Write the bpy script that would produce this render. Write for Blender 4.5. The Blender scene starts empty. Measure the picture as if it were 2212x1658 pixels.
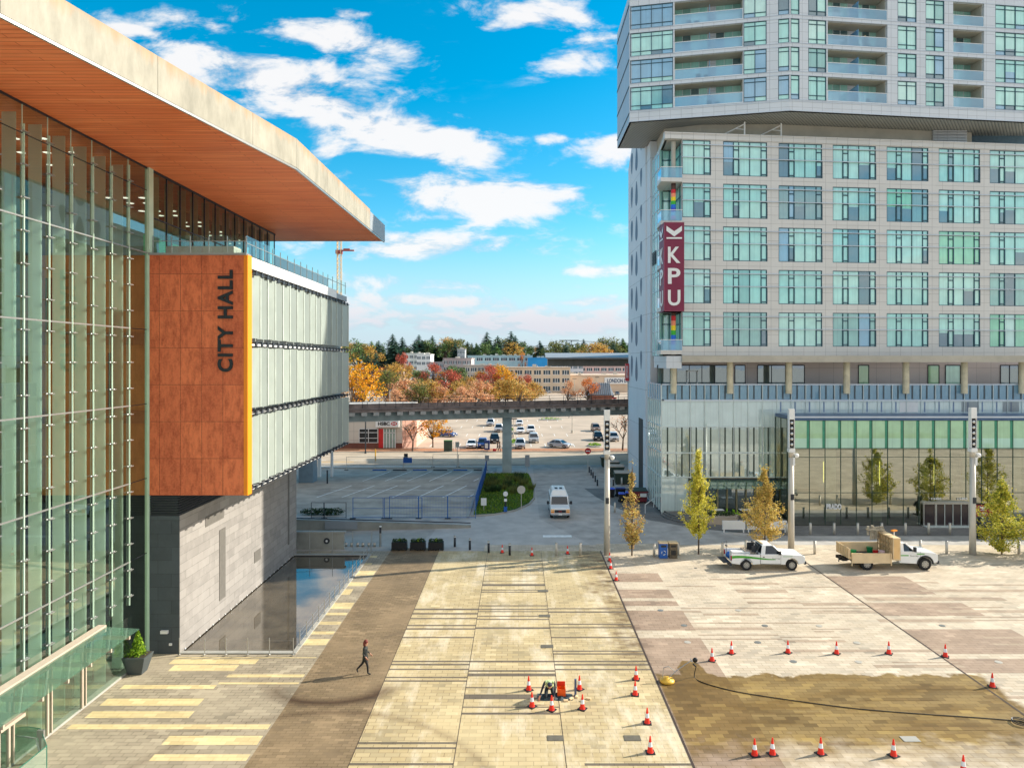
import bpy, bmesh, math, random
from mathutils import Vector, Matrix
R=math.radians
SC=bpy.context.scene
COL=SC.collection
# ---------------------------------------------------------------- camera
F=1500.;H=16.4;U0=1120.;V0=781.     # the survey of the photo: focal length, eye height, vanishing point (2212 px wide)
def XU(u,Y): return (u-U0)/F*Y
def ZV(v,Y): return H-(v-V0)/F*Y
def YU(u,X): return X*F/(u-U0)
def G(u,v,z=0.):
    Y=F*(H-z)/(v-V0); return ((u-U0)/F*Y,Y)
cd=bpy.data.cameras.new('camera'); cam=bpy.data.objects.new('camera',cd); COL.objects.link(cam)
cam.location=(0,0,H); cam.rotation_euler=(R(90),0,0)
cd.sensor_fit='HORIZONTAL'; cd.sensor_width=36; cd.lens=F/2212*36
cd.shift_x=-14/2212; cd.shift_y=-48/2212; cd.clip_end=6000; cd.clip_start=.5
SC.camera=cam
# ---------------------------------------------------------------- sun, sky, exposure
EL=R(29.3); AZ=math.atan2(.955,.297)
sd=bpy.data.lights.new('sun','SUN'); sd.energy=4.1; sd.angle=R(.5); sd.color=(1,.93,.80)
so=bpy.data.objects.new('sun',sd); COL.objects.link(so)
so.rotation_euler=Vector((-.955*math.cos(EL),-.297*math.cos(EL),-math.sin(EL))).to_track_quat('-Z','Y').to_euler()
so.location=(60,20,60)
SC.view_settings.view_transform='Standard'; SC.view_settings.look='None'
SC.view_settings.exposure=.93; SC.view_settings.gamma=1
W=bpy.data.worlds.new('World'); SC.world=W; W.use_nodes=True
def build_world():
    nt=W.node_tree; N=nt.nodes; L=nt.links; N.clear()
    out=N.new('ShaderNodeOutputWorld'); bg=N.new('ShaderNodeBackground'); L.new(bg.outputs[0],out.inputs[0])
    sky=N.new('ShaderNodeTexSky'); sky.sky_type='NISHITA'; sky.sun_disc=False
    sky.sun_elevation=EL; sky.sun_rotation=AZ; sky.air_density=1.0; sky.dust_density=.6; sky.ozone_density=2.0
    tc=N.new('ShaderNodeTexCoord'); sep=N.new('ShaderNodeSeparateXYZ'); L.new(tc.outputs['Generated'],sep.inputs[0])
    def m(op,a,b=None,c=None,clamp=False):
        n=N.new('ShaderNodeMath'); n.operation=op; n.use_clamp=clamp
        for i,x in enumerate((a,b,c)):
            if x is None: continue
            if isinstance(x,(int,float)): n.inputs[i].default_value=x
            else: L.new(x,n.inputs[i])
        return n.outputs[0]
    X,Y,Z=sep.outputs
    ya=m('MAXIMUM',m('ABSOLUTE',Y),.05)
    a=m('DIVIDE',X,ya); b=m('DIVIDE',Z,ya)
    comb=N.new('ShaderNodeCombineXYZ')
    zz=m('ADD',m('MAXIMUM',Z,0),.10)
    L.new(m('DIVIDE',X,zz),comb.inputs[0]); L.new(m('DIVIDE',Y,zz),comb.inputs[1])
    c2=N.new('ShaderNodeCombineXYZ'); L.new(a,c2.inputs[0]); L.new(m('MULTIPLY',b,2.3),c2.inputs[1]); L.new(m('MULTIPLY',Y,.5),c2.inputs[2])
    n1=N.new('ShaderNodeTexNoise'); n1.inputs['Scale'].default_value=9; n1.inputs['Detail'].default_value=9; n1.inputs['Roughness'].default_value=.6; n1.inputs['Distortion'].default_value=.25
    L.new(c2.outputs[0],n1.inputs['Vector'])
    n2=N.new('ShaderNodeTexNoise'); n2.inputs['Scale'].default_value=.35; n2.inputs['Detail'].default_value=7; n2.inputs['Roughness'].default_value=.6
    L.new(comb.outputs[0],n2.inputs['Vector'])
    # cloud banks: centre u,v, half axes, tilt (down to the right), weight
    banks=[(620,190,300,75,.32,1.05),(860,290,230,62,.22,1.05),(470,135,130,32,.2,.9),(720,80,175,44,.22,.92),(755,28,50,16,.1,.8),(1160,30,140,40,.05,.85),
           (1290,100,110,50,-.3,.8),(1060,425,290,58,.03,.97),(930,532,240,36,0,1.0),(300,68,75,15,.15,.75),(1320,335,80,50,.1,.8),(900,610,420,26,.02,.6),(1290,585,90,18,0,.75),
           (1130,700,600,34,0,.8),(950,650,260,18,.04,.7),(1290,650,120,16,0,.7),(1020,440,140,22,0,.5),(1200,300,40,14,0,.6)]
    tot=None
    for (u,v,su,sv,t,w) in banks:
        ac=(u-U0)/F; bc=(V0-v)/F; sa=su/F; sb=sv/F
        da=m('SUBTRACT',a,ac); db=m('SUBTRACT',b,bc)
        db2=m('ADD',db,m('MULTIPLY',da,t))
        q=m('ADD',m('POWER',m('DIVIDE',da,sa),2),m('POWER',m('DIVIDE',db2,sb),2))
        g=m('MULTIPLY',m('EXPONENT',m('MULTIPLY',q,-.9)),w)
        tot=g if tot is None else m('MAXIMUM',tot,g)
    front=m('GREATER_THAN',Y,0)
    back=m('MULTIPLY',m('SUBTRACT',n2.outputs[0],.38),3.0)  # unseen clouds behind the camera, added to fill the shaded facades
    fr=m('ADD',m('MULTIPLY',tot,.85),m('MULTIPLY',m('SUBTRACT',n1.outputs[0],.5),2.9))
    fr=m('SUBTRACT',fr,.29)
    fr=m('MULTIPLY',fr,m('MINIMUM',m('MULTIPLY',tot,5),1))
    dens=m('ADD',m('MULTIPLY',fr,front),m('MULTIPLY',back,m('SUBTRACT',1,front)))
    mask=N.new('ShaderNodeMapRange'); mask.interpolation_type='SMOOTHSTEP'
    L.new(dens,mask.inputs[0]); mask.inputs[1].default_value=-.02; mask.inputs[2].default_value=.58
    # saturated blue of the photo
    hsv=N.new('ShaderNodeHueSaturation'); hsv.inputs['Saturation'].default_value=1.6; hsv.inputs['Hue'].default_value=.478; hsv.inputs['Value'].default_value=.80
    L.new(sky.outputs[0],hsv.inputs['Color'])
    pale=N.new('ShaderNodeMix'); pale.data_type='RGBA'
    hz=N.new('ShaderNodeMapRange'); L.new(b,hz.inputs[0]); hz.inputs[1].default_value=.22; hz.inputs[2].default_value=.0; hz.interpolation_type='SMOOTHSTEP'
    L.new(m('MULTIPLY',hz.outputs[0],.8),pale.inputs[0]); L.new(hsv.outputs[0],pale.inputs[6]); pale.inputs[7].default_value=(1.9,2.65,3.5,1)
    cc=N.new('ShaderNodeValToRGB'); L.new(m('ADD',n1.outputs[0],m('MULTIPLY',dens,.35)),cc.inputs[0])
    cc.color_ramp.elements[0].position=.40; cc.color_ramp.elements[0].color=(.55,.60,.70,1)
    cc.color_ramp.elements[1].position=.68; cc.color_ramp.elements[1].color=(1,.98,.97,1)
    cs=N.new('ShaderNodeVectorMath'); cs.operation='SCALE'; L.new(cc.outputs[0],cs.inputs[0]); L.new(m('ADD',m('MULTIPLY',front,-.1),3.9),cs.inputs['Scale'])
    lo=N.new('ShaderNodeMapRange'); L.new(b,lo.inputs[0]); lo.inputs[1].default_value=.13; lo.inputs[2].default_value=.03; lo.interpolation_type='SMOOTHSTEP'
    lv=N.new('ShaderNodeMix'); lv.data_type='RGBA'; lv.blend_type='MULTIPLY'; L.new(m('MULTIPLY',lo.outputs[0],.9),lv.inputs[0]); L.new(cs.outputs[0],lv.inputs[6]); lv.inputs[7].default_value=(.72,.74,.84,1)
    mix=N.new('ShaderNodeMix'); mix.data_type='RGBA'
    L.new(m('MULTIPLY',mask.outputs[0],.93),mix.inputs[0]); L.new(pale.outputs[2],mix.inputs[6]); L.new(lv.outputs[2],mix.inputs[7])
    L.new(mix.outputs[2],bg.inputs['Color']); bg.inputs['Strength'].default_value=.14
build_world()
# ---------------------------------------------------------------- object bookkeeping
ORG={}
def tag(o,label=None,cat=None,group=None,kind=None):
    if label: o['label']=label
    if cat: o['category']=cat
    if group: o['group']=group
    if kind: o['kind']=kind
    return o
def thing(name,label,cat,loc=(0,0,0),rz=0,group=None,local=False):
    o=bpy.data.objects.new(name,None); COL.objects.link(o); o.empty_display_size=.3
    o.location=loc; o.rotation_euler=(0,0,rz); tag(o,label,cat,group)
    ORG[o.name]=Vector((0,0,0)) if local else Vector(loc)
    return o
KIDS={}
def copy_tree(o,parent=None,mats=None):
    c=o.copy(); COL.objects.link(c)
    if parent: c.parent=parent
    KIDS[c.name]=[]
    ORG[c.name]=ORG.get(o.name,Vector((0,0,0)))
    for ch in list(KIDS.get(o.name,[])):
        KIDS[c.name].append(copy_tree(ch,c))
    return c
def place(proto,first,loc,rz,label,group=None,scale=1):
    o=proto if first else copy_tree(proto)
    o.location=loc; o.rotation_euler=(0,0,rz); o['label']=label
    if group: o['group']=group
    if scale!=1: o.scale=(scale,)*3 if not hasattr(scale,'__len__') else scale
    return o
class MB:
    def __init__(s,M=None): s.vs=[];s.fs=[];s.mi=[];s.M=M;s.cur=0
    def add(s,vs,fs):
        k=len(s.vs)
        for v in vs:
            v=Vector(v); s.vs.append(s.M@v if s.M else v)
        for f in fs: s.fs.append([k+i for i in f]); s.mi.append(s.cur)
    def box(s,x0,x1,y0,y1,z0,z1):
        if x0>x1:x0,x1=x1,x0
        if y0>y1:y0,y1=y1,y0
        if z0>z1:z0,z1=z1,z0
        s.add([(x0,y0,z0),(x1,y0,z0),(x1,y1,z0),(x0,y1,z0),(x0,y0,z1),(x1,y0,z1),(x1,y1,z1),(x0,y1,z1)],
              [(0,3,2,1),(4,5,6,7),(0,1,5,4),(1,2,6,5),(2,3,7,6),(3,0,4,7)]); return s
    def rbox(s,c,sz,rz=0,rx=0):
        M0=s.M; T=Matrix.Translation(c)@Matrix.Rotation(rz,4,'Z')@Matrix.Rotation(rx,4,'X')
        s.M=(M0@T) if M0 else T
        s.box(-sz[0]/2,sz[0]/2,-sz[1]/2,sz[1]/2,-sz[2]/2,sz[2]/2); s.M=M0; return s
    def prism(s,p,z0,z1):
        n=len(p)
        a=sum(p[i][0]*p[(i+1)%n][1]-p[(i+1)%n][0]*p[i][1] for i in range(n))
        if a<0: p=p[::-1]
        s.add([(x,y,z0) for x,y in p]+[(x,y,z1) for x,y in p],
              [tuple(range(n))[::-1],tuple(range(n,2*n))]+[(i,(i+1)%n,n+(i+1)%n,n+i) for i in range(n)]); return s
    def side(s,p,y0,y1):      # profile in x,z extruded along y
        n=len(p); a=sum(p[i][0]*p[(i+1)%n][1]-p[(i+1)%n][0]*p[i][1] for i in range(n))
        if a<0: p=p[::-1]
        if y0>y1:y0,y1=y1,y0
        s.add([(x,y0,z) for x,z in p]+[(x,y1,z) for x,z in p],
              [tuple(range(n)),tuple(range(n,2*n))[::-1]]+[((i+1)%n,i,n+i,n+(i+1)%n) for i in range(n)]); return s
    def poly(s,pts): s.add(pts,[tuple(range(len(pts)))]); return s
    def rect(s,x0,x1,y0,y1,z): return s.poly([(x0,y0,z),(x1,y0,z),(x1,y1,z),(x0,y1,z)])
    def cyl(s,p0,p1,r0,r1=None,n=12,caps=True):
        r1=r0 if r1 is None else r1
        p0=Vector(p0);p1=Vector(p1);d=(p1-p0).normalized()
        a=Vector((1,0,0)) if abs(d.x)<.9 else Vector((0,1,0))
        x=d.cross(a).normalized();y=d.cross(x)
        vs=[p0+(x*math.cos(t)+y*math.sin(t))*r0 for t in [2*math.pi*i/n for i in range(n)]]+[p1+(x*math.cos(t)+y*math.sin(t))*r1 for t in [2*math.pi*i/n for i in range(n)]]
        fs=[(i,(i+1)%n,n+(i+1)%n,n+i) for i in range(n)]
        if caps: fs+=[tuple(range(n))[::-1],tuple(range(n,2*n))]
        s.add(vs,fs); return s
    def tube(s,pts,r,n=6):
        for a,b in zip(pts[:-1],pts[1:]): s.cyl(a,b,r,r,n)
        return s
    def lathe(s,prof,n=16,c=(0,0,0)):
        k=len(prof);vs=[];fs=[]
        for (r,z) in prof:
            for i in range(n): t=2*math.pi*i/n; vs.append((c[0]+r*math.cos(t),c[1]+r*math.sin(t),c[2]+z))
        for j in range(k-1):
            for i in range(n): fs.append((j*n+i,j*n+(i+1)%n,(j+1)*n+(i+1)%n,(j+1)*n+i))
        fs.append(tuple(range(n))[::-1]); fs.append(tuple(range((k-1)*n,k*n)))
        s.add(vs,fs); return s
    def ball(s,c,r,n=10,m=6):
        rr=r if hasattr(r,'__len__') else (r,r,r); vs=[];fs=[]
        for j in range(m+1):
            ph=-math.pi/2+math.pi*j/m
            for i in range(n):
                t=2*math.pi*i/n; vs.append((c[0]+rr[0]*math.cos(ph)*math.cos(t),c[1]+rr[1]*math.cos(ph)*math.sin(t),c[2]+rr[2]*math.sin(ph)))
        for j in range(m):
            for i in range(n): fs.append((j*n+i,j*n+(i+1)%n,(j+1)*n+(i+1)%n,(j+1)*n+i))
        s.add(vs,fs); return s
    def frust(s,b,t,z0,z1):   # b,t=(x0,x1,y0,y1)
        s.add([(b[0],b[2],z0),(b[1],b[2],z0),(b[1],b[3],z0),(b[0],b[3],z0),(t[0],t[2],z1),(t[1],t[2],z1),(t[1],t[3],z1),(t[0],t[3],z1)],
              [(0,3,2,1),(4,5,6,7),(0,1,5,4),(1,2,6,5),(2,3,7,6),(3,0,4,7)]); return s
    def build(s,name,m,parent=None,smooth=False,bevel=0,kind=None):
        me=bpy.data.meshes.new(name)
        off=ORG.get(parent.name,Vector((0,0,0))) if parent else Vector((0,0,0))
        me.from_pydata([v-off for v in s.vs],[],s.fs); me.update()
        for mm in (m if isinstance(m,(list,tuple)) else [m]): me.materials.append(mm)
        for p,k in zip(me.polygons,s.mi):
            p.material_index=k
            if smooth: p.use_smooth=True
        o=bpy.data.objects.new(name,me); COL.objects.link(o)
        if parent: o.parent=parent; KIDS.setdefault(parent.name,[]).append(o)
        ORG[o.name]=off; KIDS.setdefault(o.name,[])
        if bevel:
            b=o.modifiers.new('bevel','BEVEL'); b.width=bevel; b.segments=2; b.limit_method='ANGLE'; b.angle_limit=R(35)
        if kind: o['kind']=kind
        return o
def struct(name,mb,m): return mb.build(name,m,kind='structure')
# text as mesh: returns list of (verts2d, faces)
def text_geo(txt,size=1,bold=.02,space=1.0):
    cu=bpy.data.curves.new('t','FONT'); cu.body=txt; cu.size=size; cu.offset=bold; cu.align_x='CENTER'; cu.align_y='CENTER'; cu.extrude=.5; cu.resolution_u=4; cu.space_character=space
    ob=bpy.data.objects.new('t',cu); COL.objects.link(ob)
    dg=bpy.context.evaluated_depsgraph_get(); me=bpy.data.meshes.new_from_object(ob.evaluated_get(dg))
    vs=[v.co.copy() for v in me.vertices]; fs=[tuple(p.vertices) for p in me.polygons]
    bpy.data.objects.remove(ob); bpy.data.curves.remove(cu); bpy.data.meshes.remove(me)
    return vs,fs
def put_text(mb,txt,c,w,h,right,up,thick=.05,bold=.02,space=1.0):
    vs,fs=text_geo(txt,1,bold,space)
    x0=min(v.x for v in vs);x1=max(v.x for v in vs);y0=min(v.y for v in vs);y1=max(v.y for v in vs)
    right=Vector(right);up=Vector(up);n=right.cross(up)
    sw=w/(x1-x0) if w else h/(y1-y0); sh=h/(y1-y0) if h else sw
    mb.add([Vector(c)+right*((v.x-(x0+x1)/2)*sw)+up*((v.y-(y0+y1)/2)*sh)+n*(v.z*thick) for v in vs],fs)
# ---------------------------------------------------------------- materials
def lin(c): c/=255.; return c/12.92 if c<=.04045 else ((c+.055)/1.055)**2.4
def C(r,g,b): return (lin(r),lin(g),lin(b),1)
class NM:
    def __init__(s,name):
        s.m=bpy.data.materials.new(name); s.m.use_nodes=True; s.N=s.m.node_tree.nodes; s.L=s.m.node_tree.links
        s.b=s.N['Principled BSDF']; s.pos=None
    def P(s):
        if s.pos is None: s.pos=s.N.new('ShaderNodeNewGeometry').outputs['Position']
        return s.pos
    def n(s,t,**k):
        n=s.N.new(t)
        for a,v in k.items():
            if a.startswith('_'): n.inputs[a[1:].replace('_',' ')].default_value=v
            else: setattr(n,a,v)
        return n
    def l(s,a,b): s.L.new(a,b)
    def math(s,op,a,b=None,clamp=False):
        n=s.N.new('ShaderNodeMath'); n.operation=op; n.use_clamp=clamp
        for i,x in enumerate((a,b)):
            if x is None: continue
            if isinstance(x,(int,float)): n.inputs[i].default_value=x
            else: s.L.new(x,n.inputs[i])
        return n.outputs[0]
    def mix(s,f,a,b,bt='MIX'):
        n=s.N.new('ShaderNodeMix'); n.data_type='RGBA'; n.blend_type=bt
        for i,x in ((0,f),(6,a),(7,b)):
            if isinstance(x,(int,float,tuple)): n.inputs[i].default_value=x
            else: s.L.new(x,n.inputs[i])
        return n.outputs[2]
    def noise(s,scale,detail=4,rough=.6,vec=None,stretch=None):
        v=vec or s.P()
        if stretch:
            mp=s.N.new('ShaderNodeMapping'); mp.inputs['Scale'].default_value=stretch; s.L.new(v,mp.inputs['Vector']); v=mp.outputs[0]
        n=s.N.new('ShaderNodeTexNoise'); n.inputs['Scale'].default_value=scale; n.inputs['Detail'].default_value=detail; n.inputs['Roughness'].default_value=rough
        s.L.new(v,n.inputs['Vector']); return n.outputs[0]
    def ramp(s,x,a,b,p0=.35,p1=.65):
        r=s.N.new('ShaderNodeValToRGB'); s.L.new(x,r.inputs[0]); e=r.color_ramp.elements
        e[0].position=p0;e[0].color=a;e[1].position=p1;e[1].color=b; return r.outputs[0]
    def bump(s,h,st=.3,d=.02):
        n=s.N.new('ShaderNodeBump'); n.inputs['Strength'].default_value=st; n.inputs['Distance'].default_value=d
        s.L.new(h,n.inputs['Height']); s.L.new(n.outputs[0],s.b.inputs['Normal'])
    def vec(s,ax):       # swap axes of the world position so a 2-D texture runs on the wanted plane
        sp=s.N.new('ShaderNodeSeparateXYZ'); s.L.new(s.P(),sp.inputs[0]); cb=s.N.new('ShaderNodeCombineXYZ')
        for i,a in enumerate(ax):
            if a!='0': s.L.new(sp.outputs['XYZ'.index(a)],cb.inputs[i])
        return cb.outputs[0]
    def brick(s,vec,w,h,mortar,c1,c2,cm,off=.5,shift=(0,0,0),bias=0):
        mp=s.N.new('ShaderNodeMapping'); mp.inputs['Location'].default_value=shift; s.L.new(vec,mp.inputs['Vector'])
        n=s.N.new('ShaderNodeTexBrick'); n.offset=off; n.inputs['Scale'].default_value=1; n.inputs['Brick Width'].default_value=w; n.inputs['Row Height'].default_value=h
        n.inputs['Mortar Size'].default_value=mortar; n.inputs['Color1'].default_value=c1; n.inputs['Color2'].default_value=c2; n.inputs['Mortar'].default_value=cm; n.inputs['Mortar Smooth'].default_value=0; n.inputs['Bias'].default_value=bias
        s.L.new(mp.outputs[0],n.inputs['Vector']); return n
    def set(s,col=None,rough=None,metal=None,spec=None):
        if col is not None:
            if isinstance(col,tuple): s.b.inputs['Base Color'].default_value=col
            else: s.L.new(col,s.b.inputs['Base Color'])
        if rough is not None:
            if isinstance(rough,(int,float)): s.b.inputs['Roughness'].default_value=rough
            else: s.L.new(rough,s.b.inputs['Roughness'])
        if metal is not None: s.b.inputs['Metallic'].default_value=metal
        if spec is not None: s.b.inputs['Specular IOR Level'].default_value=spec
        return s.m
def sc(c,k): return (min(1,c[0]*k),min(1,c[1]*k),min(1,c[2]*k),1)
def plain(name,c,rough=.6,metal=0,var=.12,vs=1.5,bump=0,spec=.5,fine=30):
    k=NM(name); n=k.noise(vs,5); col=k.ramp(n,sc(c,1-var),sc(c,1+var)); k.set(col,rough,metal,spec)
    if bump: k.bump(k.noise(fine,3),bump,.02)
    return k.m
def glassy(name,tint,refl=.12,ior=1.5,trans=True,rough=0.,refc=(1,1,1,1)):
    """thin pane: transparent with a fresnel mirror, any viewer sees the same"""
    m=bpy.data.materials.new(name); m.use_nodes=True; N=m.node_tree.nodes; L=m.node_tree.links; N.clear()
    o=N.new('ShaderNodeOutputMaterial'); mx=N.new('ShaderNodeMixShader'); L.new(mx.outputs[0],o.inputs[0])
    t=N.new('ShaderNodeBsdfTransparent'); t.inputs[0].default_value=tint
    g=N.new('ShaderNodeBsdfGlossy'); g.inputs['Roughness'].default_value=rough; g.inputs[0].default_value=refc
    lw=N.new('ShaderNodeFresnel'); lw.inputs[0].default_value=ior
    ad=N.new('ShaderNodeMath'); ad.operation='ADD'; ad.use_clamp=True; L.new(lw.outputs[0],ad.inputs[0]); ad.inputs[1].default_value=refl
    L.new(ad.outputs[0],mx.inputs[0]); L.new(t.outputs[0],mx.inputs[1]); L.new(g.outputs[0],mx.inputs[2])
    return m
# ---------------------------------------------------------------- shared materials
def wetmask(k):
    """washed and still damp stretch of the plaza, in plaza coordinates"""
    sp=k.n('ShaderNodeSeparateXYZ'); k.l(k.P(),sp.inputs[0]); X,Y=sp.outputs[0],sp.outputs[1]
    nz=k.math('MULTIPLY',k.math('SUBTRACT',k.noise(.9,4,.55),.5),1.7)
    nf=k.math('MULTIPLY',k.math('SUBTRACT',k.noise(4,3,.5),.5),.35)
    nz=k.math('ADD',nz,nf)
    def edge(a,lo,soft):  # 1 when a>lo
        return k.math('MULTIPLY',k.math('SUBTRACT',a,lo),1/soft,clamp=True)
    top=k.math('ADD',k.math('SUBTRACT',36.5,Y),nz)
    bot=k.math('ADD',k.math('SUBTRACT',Y,28.6),k.math('MULTIPLY',nz,2.6))
    lf=k.math('SUBTRACT',X,7.15)
    # the right end runs out of the picture past the joint line
    rt=k.math('ADD',k.math('SUBTRACT',24.4,X),k.math('MULTIPLY',nz,1.2))
    a=k.math('MINIMUM',edge(top,0,.18),edge(bot,-.9,2.6)); a=k.math('MINIMUM',a,edge(lf,0,.1)); a=k.math('MINIMUM',a,edge(rt,0,.5))
    # wet tongue near the cleaner
    dx=k.math('DIVIDE',k.math('SUBTRACT',X,9.2),.75); dy=k.math('DIVIDE',k.math('SUBTRACT',Y,36.7),1.5)
    q=k.math('ADD',k.math('MULTIPLY',dx,dx),k.math('MULTIPLY',dy,dy))
    t=edge(k.math('SUBTRACT',k.math('ADD',1,nz),q),0,.2)
    return k.math('MAXIMUM',a,t,clamp=True)
def dampstreak(k):
    """older drying streaks: along the joint at X 7 and a swept arc by the dark band"""
    sp=k.n('ShaderNodeSeparateXYZ'); k.l(k.P(),sp.inputs[0]); X,Y=sp.outputs[0],sp.outputs[1]
    n=k.noise(.35,6,.6); n2=k.noise(1.4,5,.65,stretch=(.35,1,1))
    d=k.math('ABSOLUTE',k.math('SUBTRACT',X,6.3))
    s=k.math('MULTIPLY',k.math('SUBTRACT',k.math('ADD',1.55,k.math('MULTIPLY',k.math('SUBTRACT',n,.5),5)),k.math('MULTIPLY',d,.72)),.7,clamp=True)
    s=k.math('MULTIPLY',s,k.math('MULTIPLY',k.math('SUBTRACT',n2,.40),5,clamp=True))
    s=k.math('MULTIPLY',s,k.math('MULTIPLY',k.math('SUBTRACT',Y,36.6),.6,clamp=True))
    # tyre sweep curving towards the camera
    cx=k.math('SUBTRACT',X,-8.5); cy=k.math('SUBTRACT',Y,24.5)
    r=k.math('SQRT',k.math('ADD',k.math('MULTIPLY',cx,cx),k.math('MULTIPLY',cy,cy)))
    rr=k.math('SUBTRACT',1,k.math('DIVIDE',k.math('ABSOLUTE',k.math('SUBTRACT',r,8.0)),.42),clamp=True)
    rr=k.math('MULTIPLY',rr,k.math('MULTIPLY',n,.9))
    ex=k.math('DIVIDE',k.math('SUBTRACT',X,-9.4),2.9); ey=k.math('DIVIDE',k.math('SUBTRACT',Y,35.0),1.7)
    er=k.math('SQRT',k.math('ADD',k.math('MULTIPLY',ex,ex),k.math('MULTIPLY',ey,ey)))
    ring=k.math('SUBTRACT',1,k.math('DIVIDE',k.math('ABSOLUTE',k.math('SUBTRACT',er,.95)),.34),clamp=True)
    ring=k.math('MULTIPLY',ring,k.math('MULTIPLY',k.math('SUBTRACT',35.6,Y),1.2,clamp=True))
    return k.math('MAXIMUM',k.math('MAXIMUM',s,rr),ring,clamp=True)
def paver(name,c1,c2,cm,w=.6,h=.3,mort=.014,wet=True,streak=.5,var=.22,blotch=.5,patch=.55):
    k=NM(name); br=k.brick(k.P(),w,h,mort,c1,c2,cm,.5)
    # one tone per paver, in drifts of old and new stones
    sp=k.n('ShaderNodeSeparateXYZ'); k.l(k.P(),sp.inputs[0])
    row=k.math('FLOOR',k.math('DIVIDE',sp.outputs[1],h)); even=k.math('SUBTRACT',1,k.math('ABSOLUTE',k.math('MODULO',row,2)))
    cx=k.math('FLOOR',k.math('DIVIDE',k.math('ADD',sp.outputs[0],k.math('MULTIPLY',even,w*.5)),w))
    cb=k.n('ShaderNodeCombineXYZ'); k.l(cx,cb.inputs[0]); k.l(row,cb.inputs[1])
    wn=k.n('ShaderNodeTexWhiteNoise',noise_dimensions='2D'); k.l(cb.outputs[0],wn.inputs['Vector'])
    mp=k.n('ShaderNodeMapping'); mp.inputs['Scale'].default_value=(w*1.0,h*1.0,1); k.l(cb.outputs[0],mp.inputs['Vector'])
    drift=k.noise(.42,4,.6,vec=mp.outputs[0])
    pv=k.math('ADD',k.math('MULTIPLY',wn.outputs['Value'],.5),k.math('SUBTRACT',k.math('MULTIPLY',drift,2.2),.6))
    n=k.noise(.22,6,.62); n2=k.noise(7,4,.7)
    col=k.mix(k.math('MULTIPLY',k.math('SUBTRACT',.66,pv),4.5*patch,clamp=True),br.outputs[0],sc(c1,.60))
    col=k.mix(k.math('MULTIPLY',k.math('SUBTRACT',pv,.90),4.5*patch,clamp=True),col,sc(c1,1.28))
    col=k.mix(k.math('MULTIPLY',n2,.3),col,sc(c1,.66))
    col=k.mix(k.math('MULTIPLY',k.math('SUBTRACT',n,.47),blotch*5,clamp=True),col,sc(c1,1.2))
    col=k.mix(k.math('MULTIPLY',k.math('SUBTRACT',.42,k.noise(.6,6,.7)),4*blotch,clamp=True),col,sc(c1,.58))
    rough=.75
    if name.startswith('yellow'):
        ps=k.noise(.5,6,.7,stretch=(1,.3,1)); col=k.mix(k.math('MULTIPLY',k.math('SUBTRACT',ps,.5),4,clamp=True),col,C(226,214,190))
    if streak:
        ds=dampstreak(k); col=k.mix(k.math('MULTIPLY',ds,streak),col,k.mix(1.,col,C(124,98,72),'MULTIPLY'))
    if wet:
        wm=wetmask(k)
        wb=k.brick(k.P(),w,h,mort*1.3,sc(c2,.74),sc(c1,.52),sc(cm,.42),.5,bias=-.1)
        wn2=k.noise(.8,5,.6,stretch=(.22,1,1))
        wc=k.mix(k.math('MULTIPLY',k.math('SUBTRACT',wn2,.45),6,clamp=True),wb.outputs[0],k.mix(1.,wb.outputs[0],C(190,172,140),'MULTIPLY'))
        wc=k.mix(.45,wc,C(150,130,92))
        wc=k.mix(k.math('MULTIPLY',k.math('SUBTRACT',.80,pv),1.5,clamp=True),wc,C(100,84,60))
        wc=k.mix(k.math('MULTIPLY',k.math('SUBTRACT',pv,.86),1.6,clamp=True),wc,C(184,166,126)); wc=k.mix(1.,wc,C(238,222,176),'MULTIPLY')
        col=k.mix(wm,col,wc); rough=k.math('SUBTRACT',.78,k.math('MULTIPLY',wm,.34))
    k.set(col,rough,0,.4); k.bump(br.outputs['Fac'],-.35,.012)
    return k.m
M={}
M['asphalt']=plain('asphalt',C(172,168,162),.85,0,.2,.5,.3,.3,60)
M['asphalt_lot']=plain('asphalt_lot',C(170,162,150),.88,0,.22,.35,.3,.3,60)
M['road']=plain('street_concrete',C(176,160,138),.85,0,.15,.25,.2)
M['far_lot']=plain('far_parking_asphalt',C(178,160,140),.88,0,.16,.12,.2)
M['walk']=plain('sidewalk_concrete',C(170,165,155),.8,0,.1,.6,.2)
M['leafy']=plain('leaf_strewn_walk',C(168,118,84),.85,0,.3,2,.4)
M['yellow']=paver('yellow_pavers',C(194,176,136),C(182,162,120),C(130,110,80),.62,.31,.014,False,.75)
M['pale']=paver('pale_pavers',C(202,188,166),C(190,174,150),C(150,132,108),.6,.3,.012,True,.3)
M['brown']=paver('brown_pavers',C(166,144,124),C(152,130,110),C(118,98,78),.6,.3,.014,True,.4)
M['greybrown']=paver('grey_brown_pavers',C(176,156,134),C(164,144,122),C(126,106,88),.6,.3,.012,True,.2)
M['bar']=paver('dark_bar_pavers',C(112,102,88),C(100,90,76),C(74,64,52),.6,.3,.012,False,0,patch=.2)
M['dark']=paver('dark_grey_pavers',C(138,118,90),C(122,104,76),C(84,68,46),.42,.21,.012,False,.9,blotch=.7,patch=.7)
M['greyp']=paver('grey_pavers',C(164,152,130),C(150,138,118),C(100,90,70),.55,.28,.018,False,.6,blotch=.6,patch=.7)
M['cream']=paver('cream_pavers',C(214,194,146),C(205,184,134),C(170,146,100),.6,.3,.01,False,0)
M['forecourt']=paver('forecourt_pavers',C(122,120,116),C(108,106,104),C(60,64,70),.6,.3,.012,False,0)
M['joint']=plain('joint_iron',C(70,55,45),.6)
M['white_paint']=plain('white_paint',C(232,232,228),.6,0,.15,2)
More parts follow.
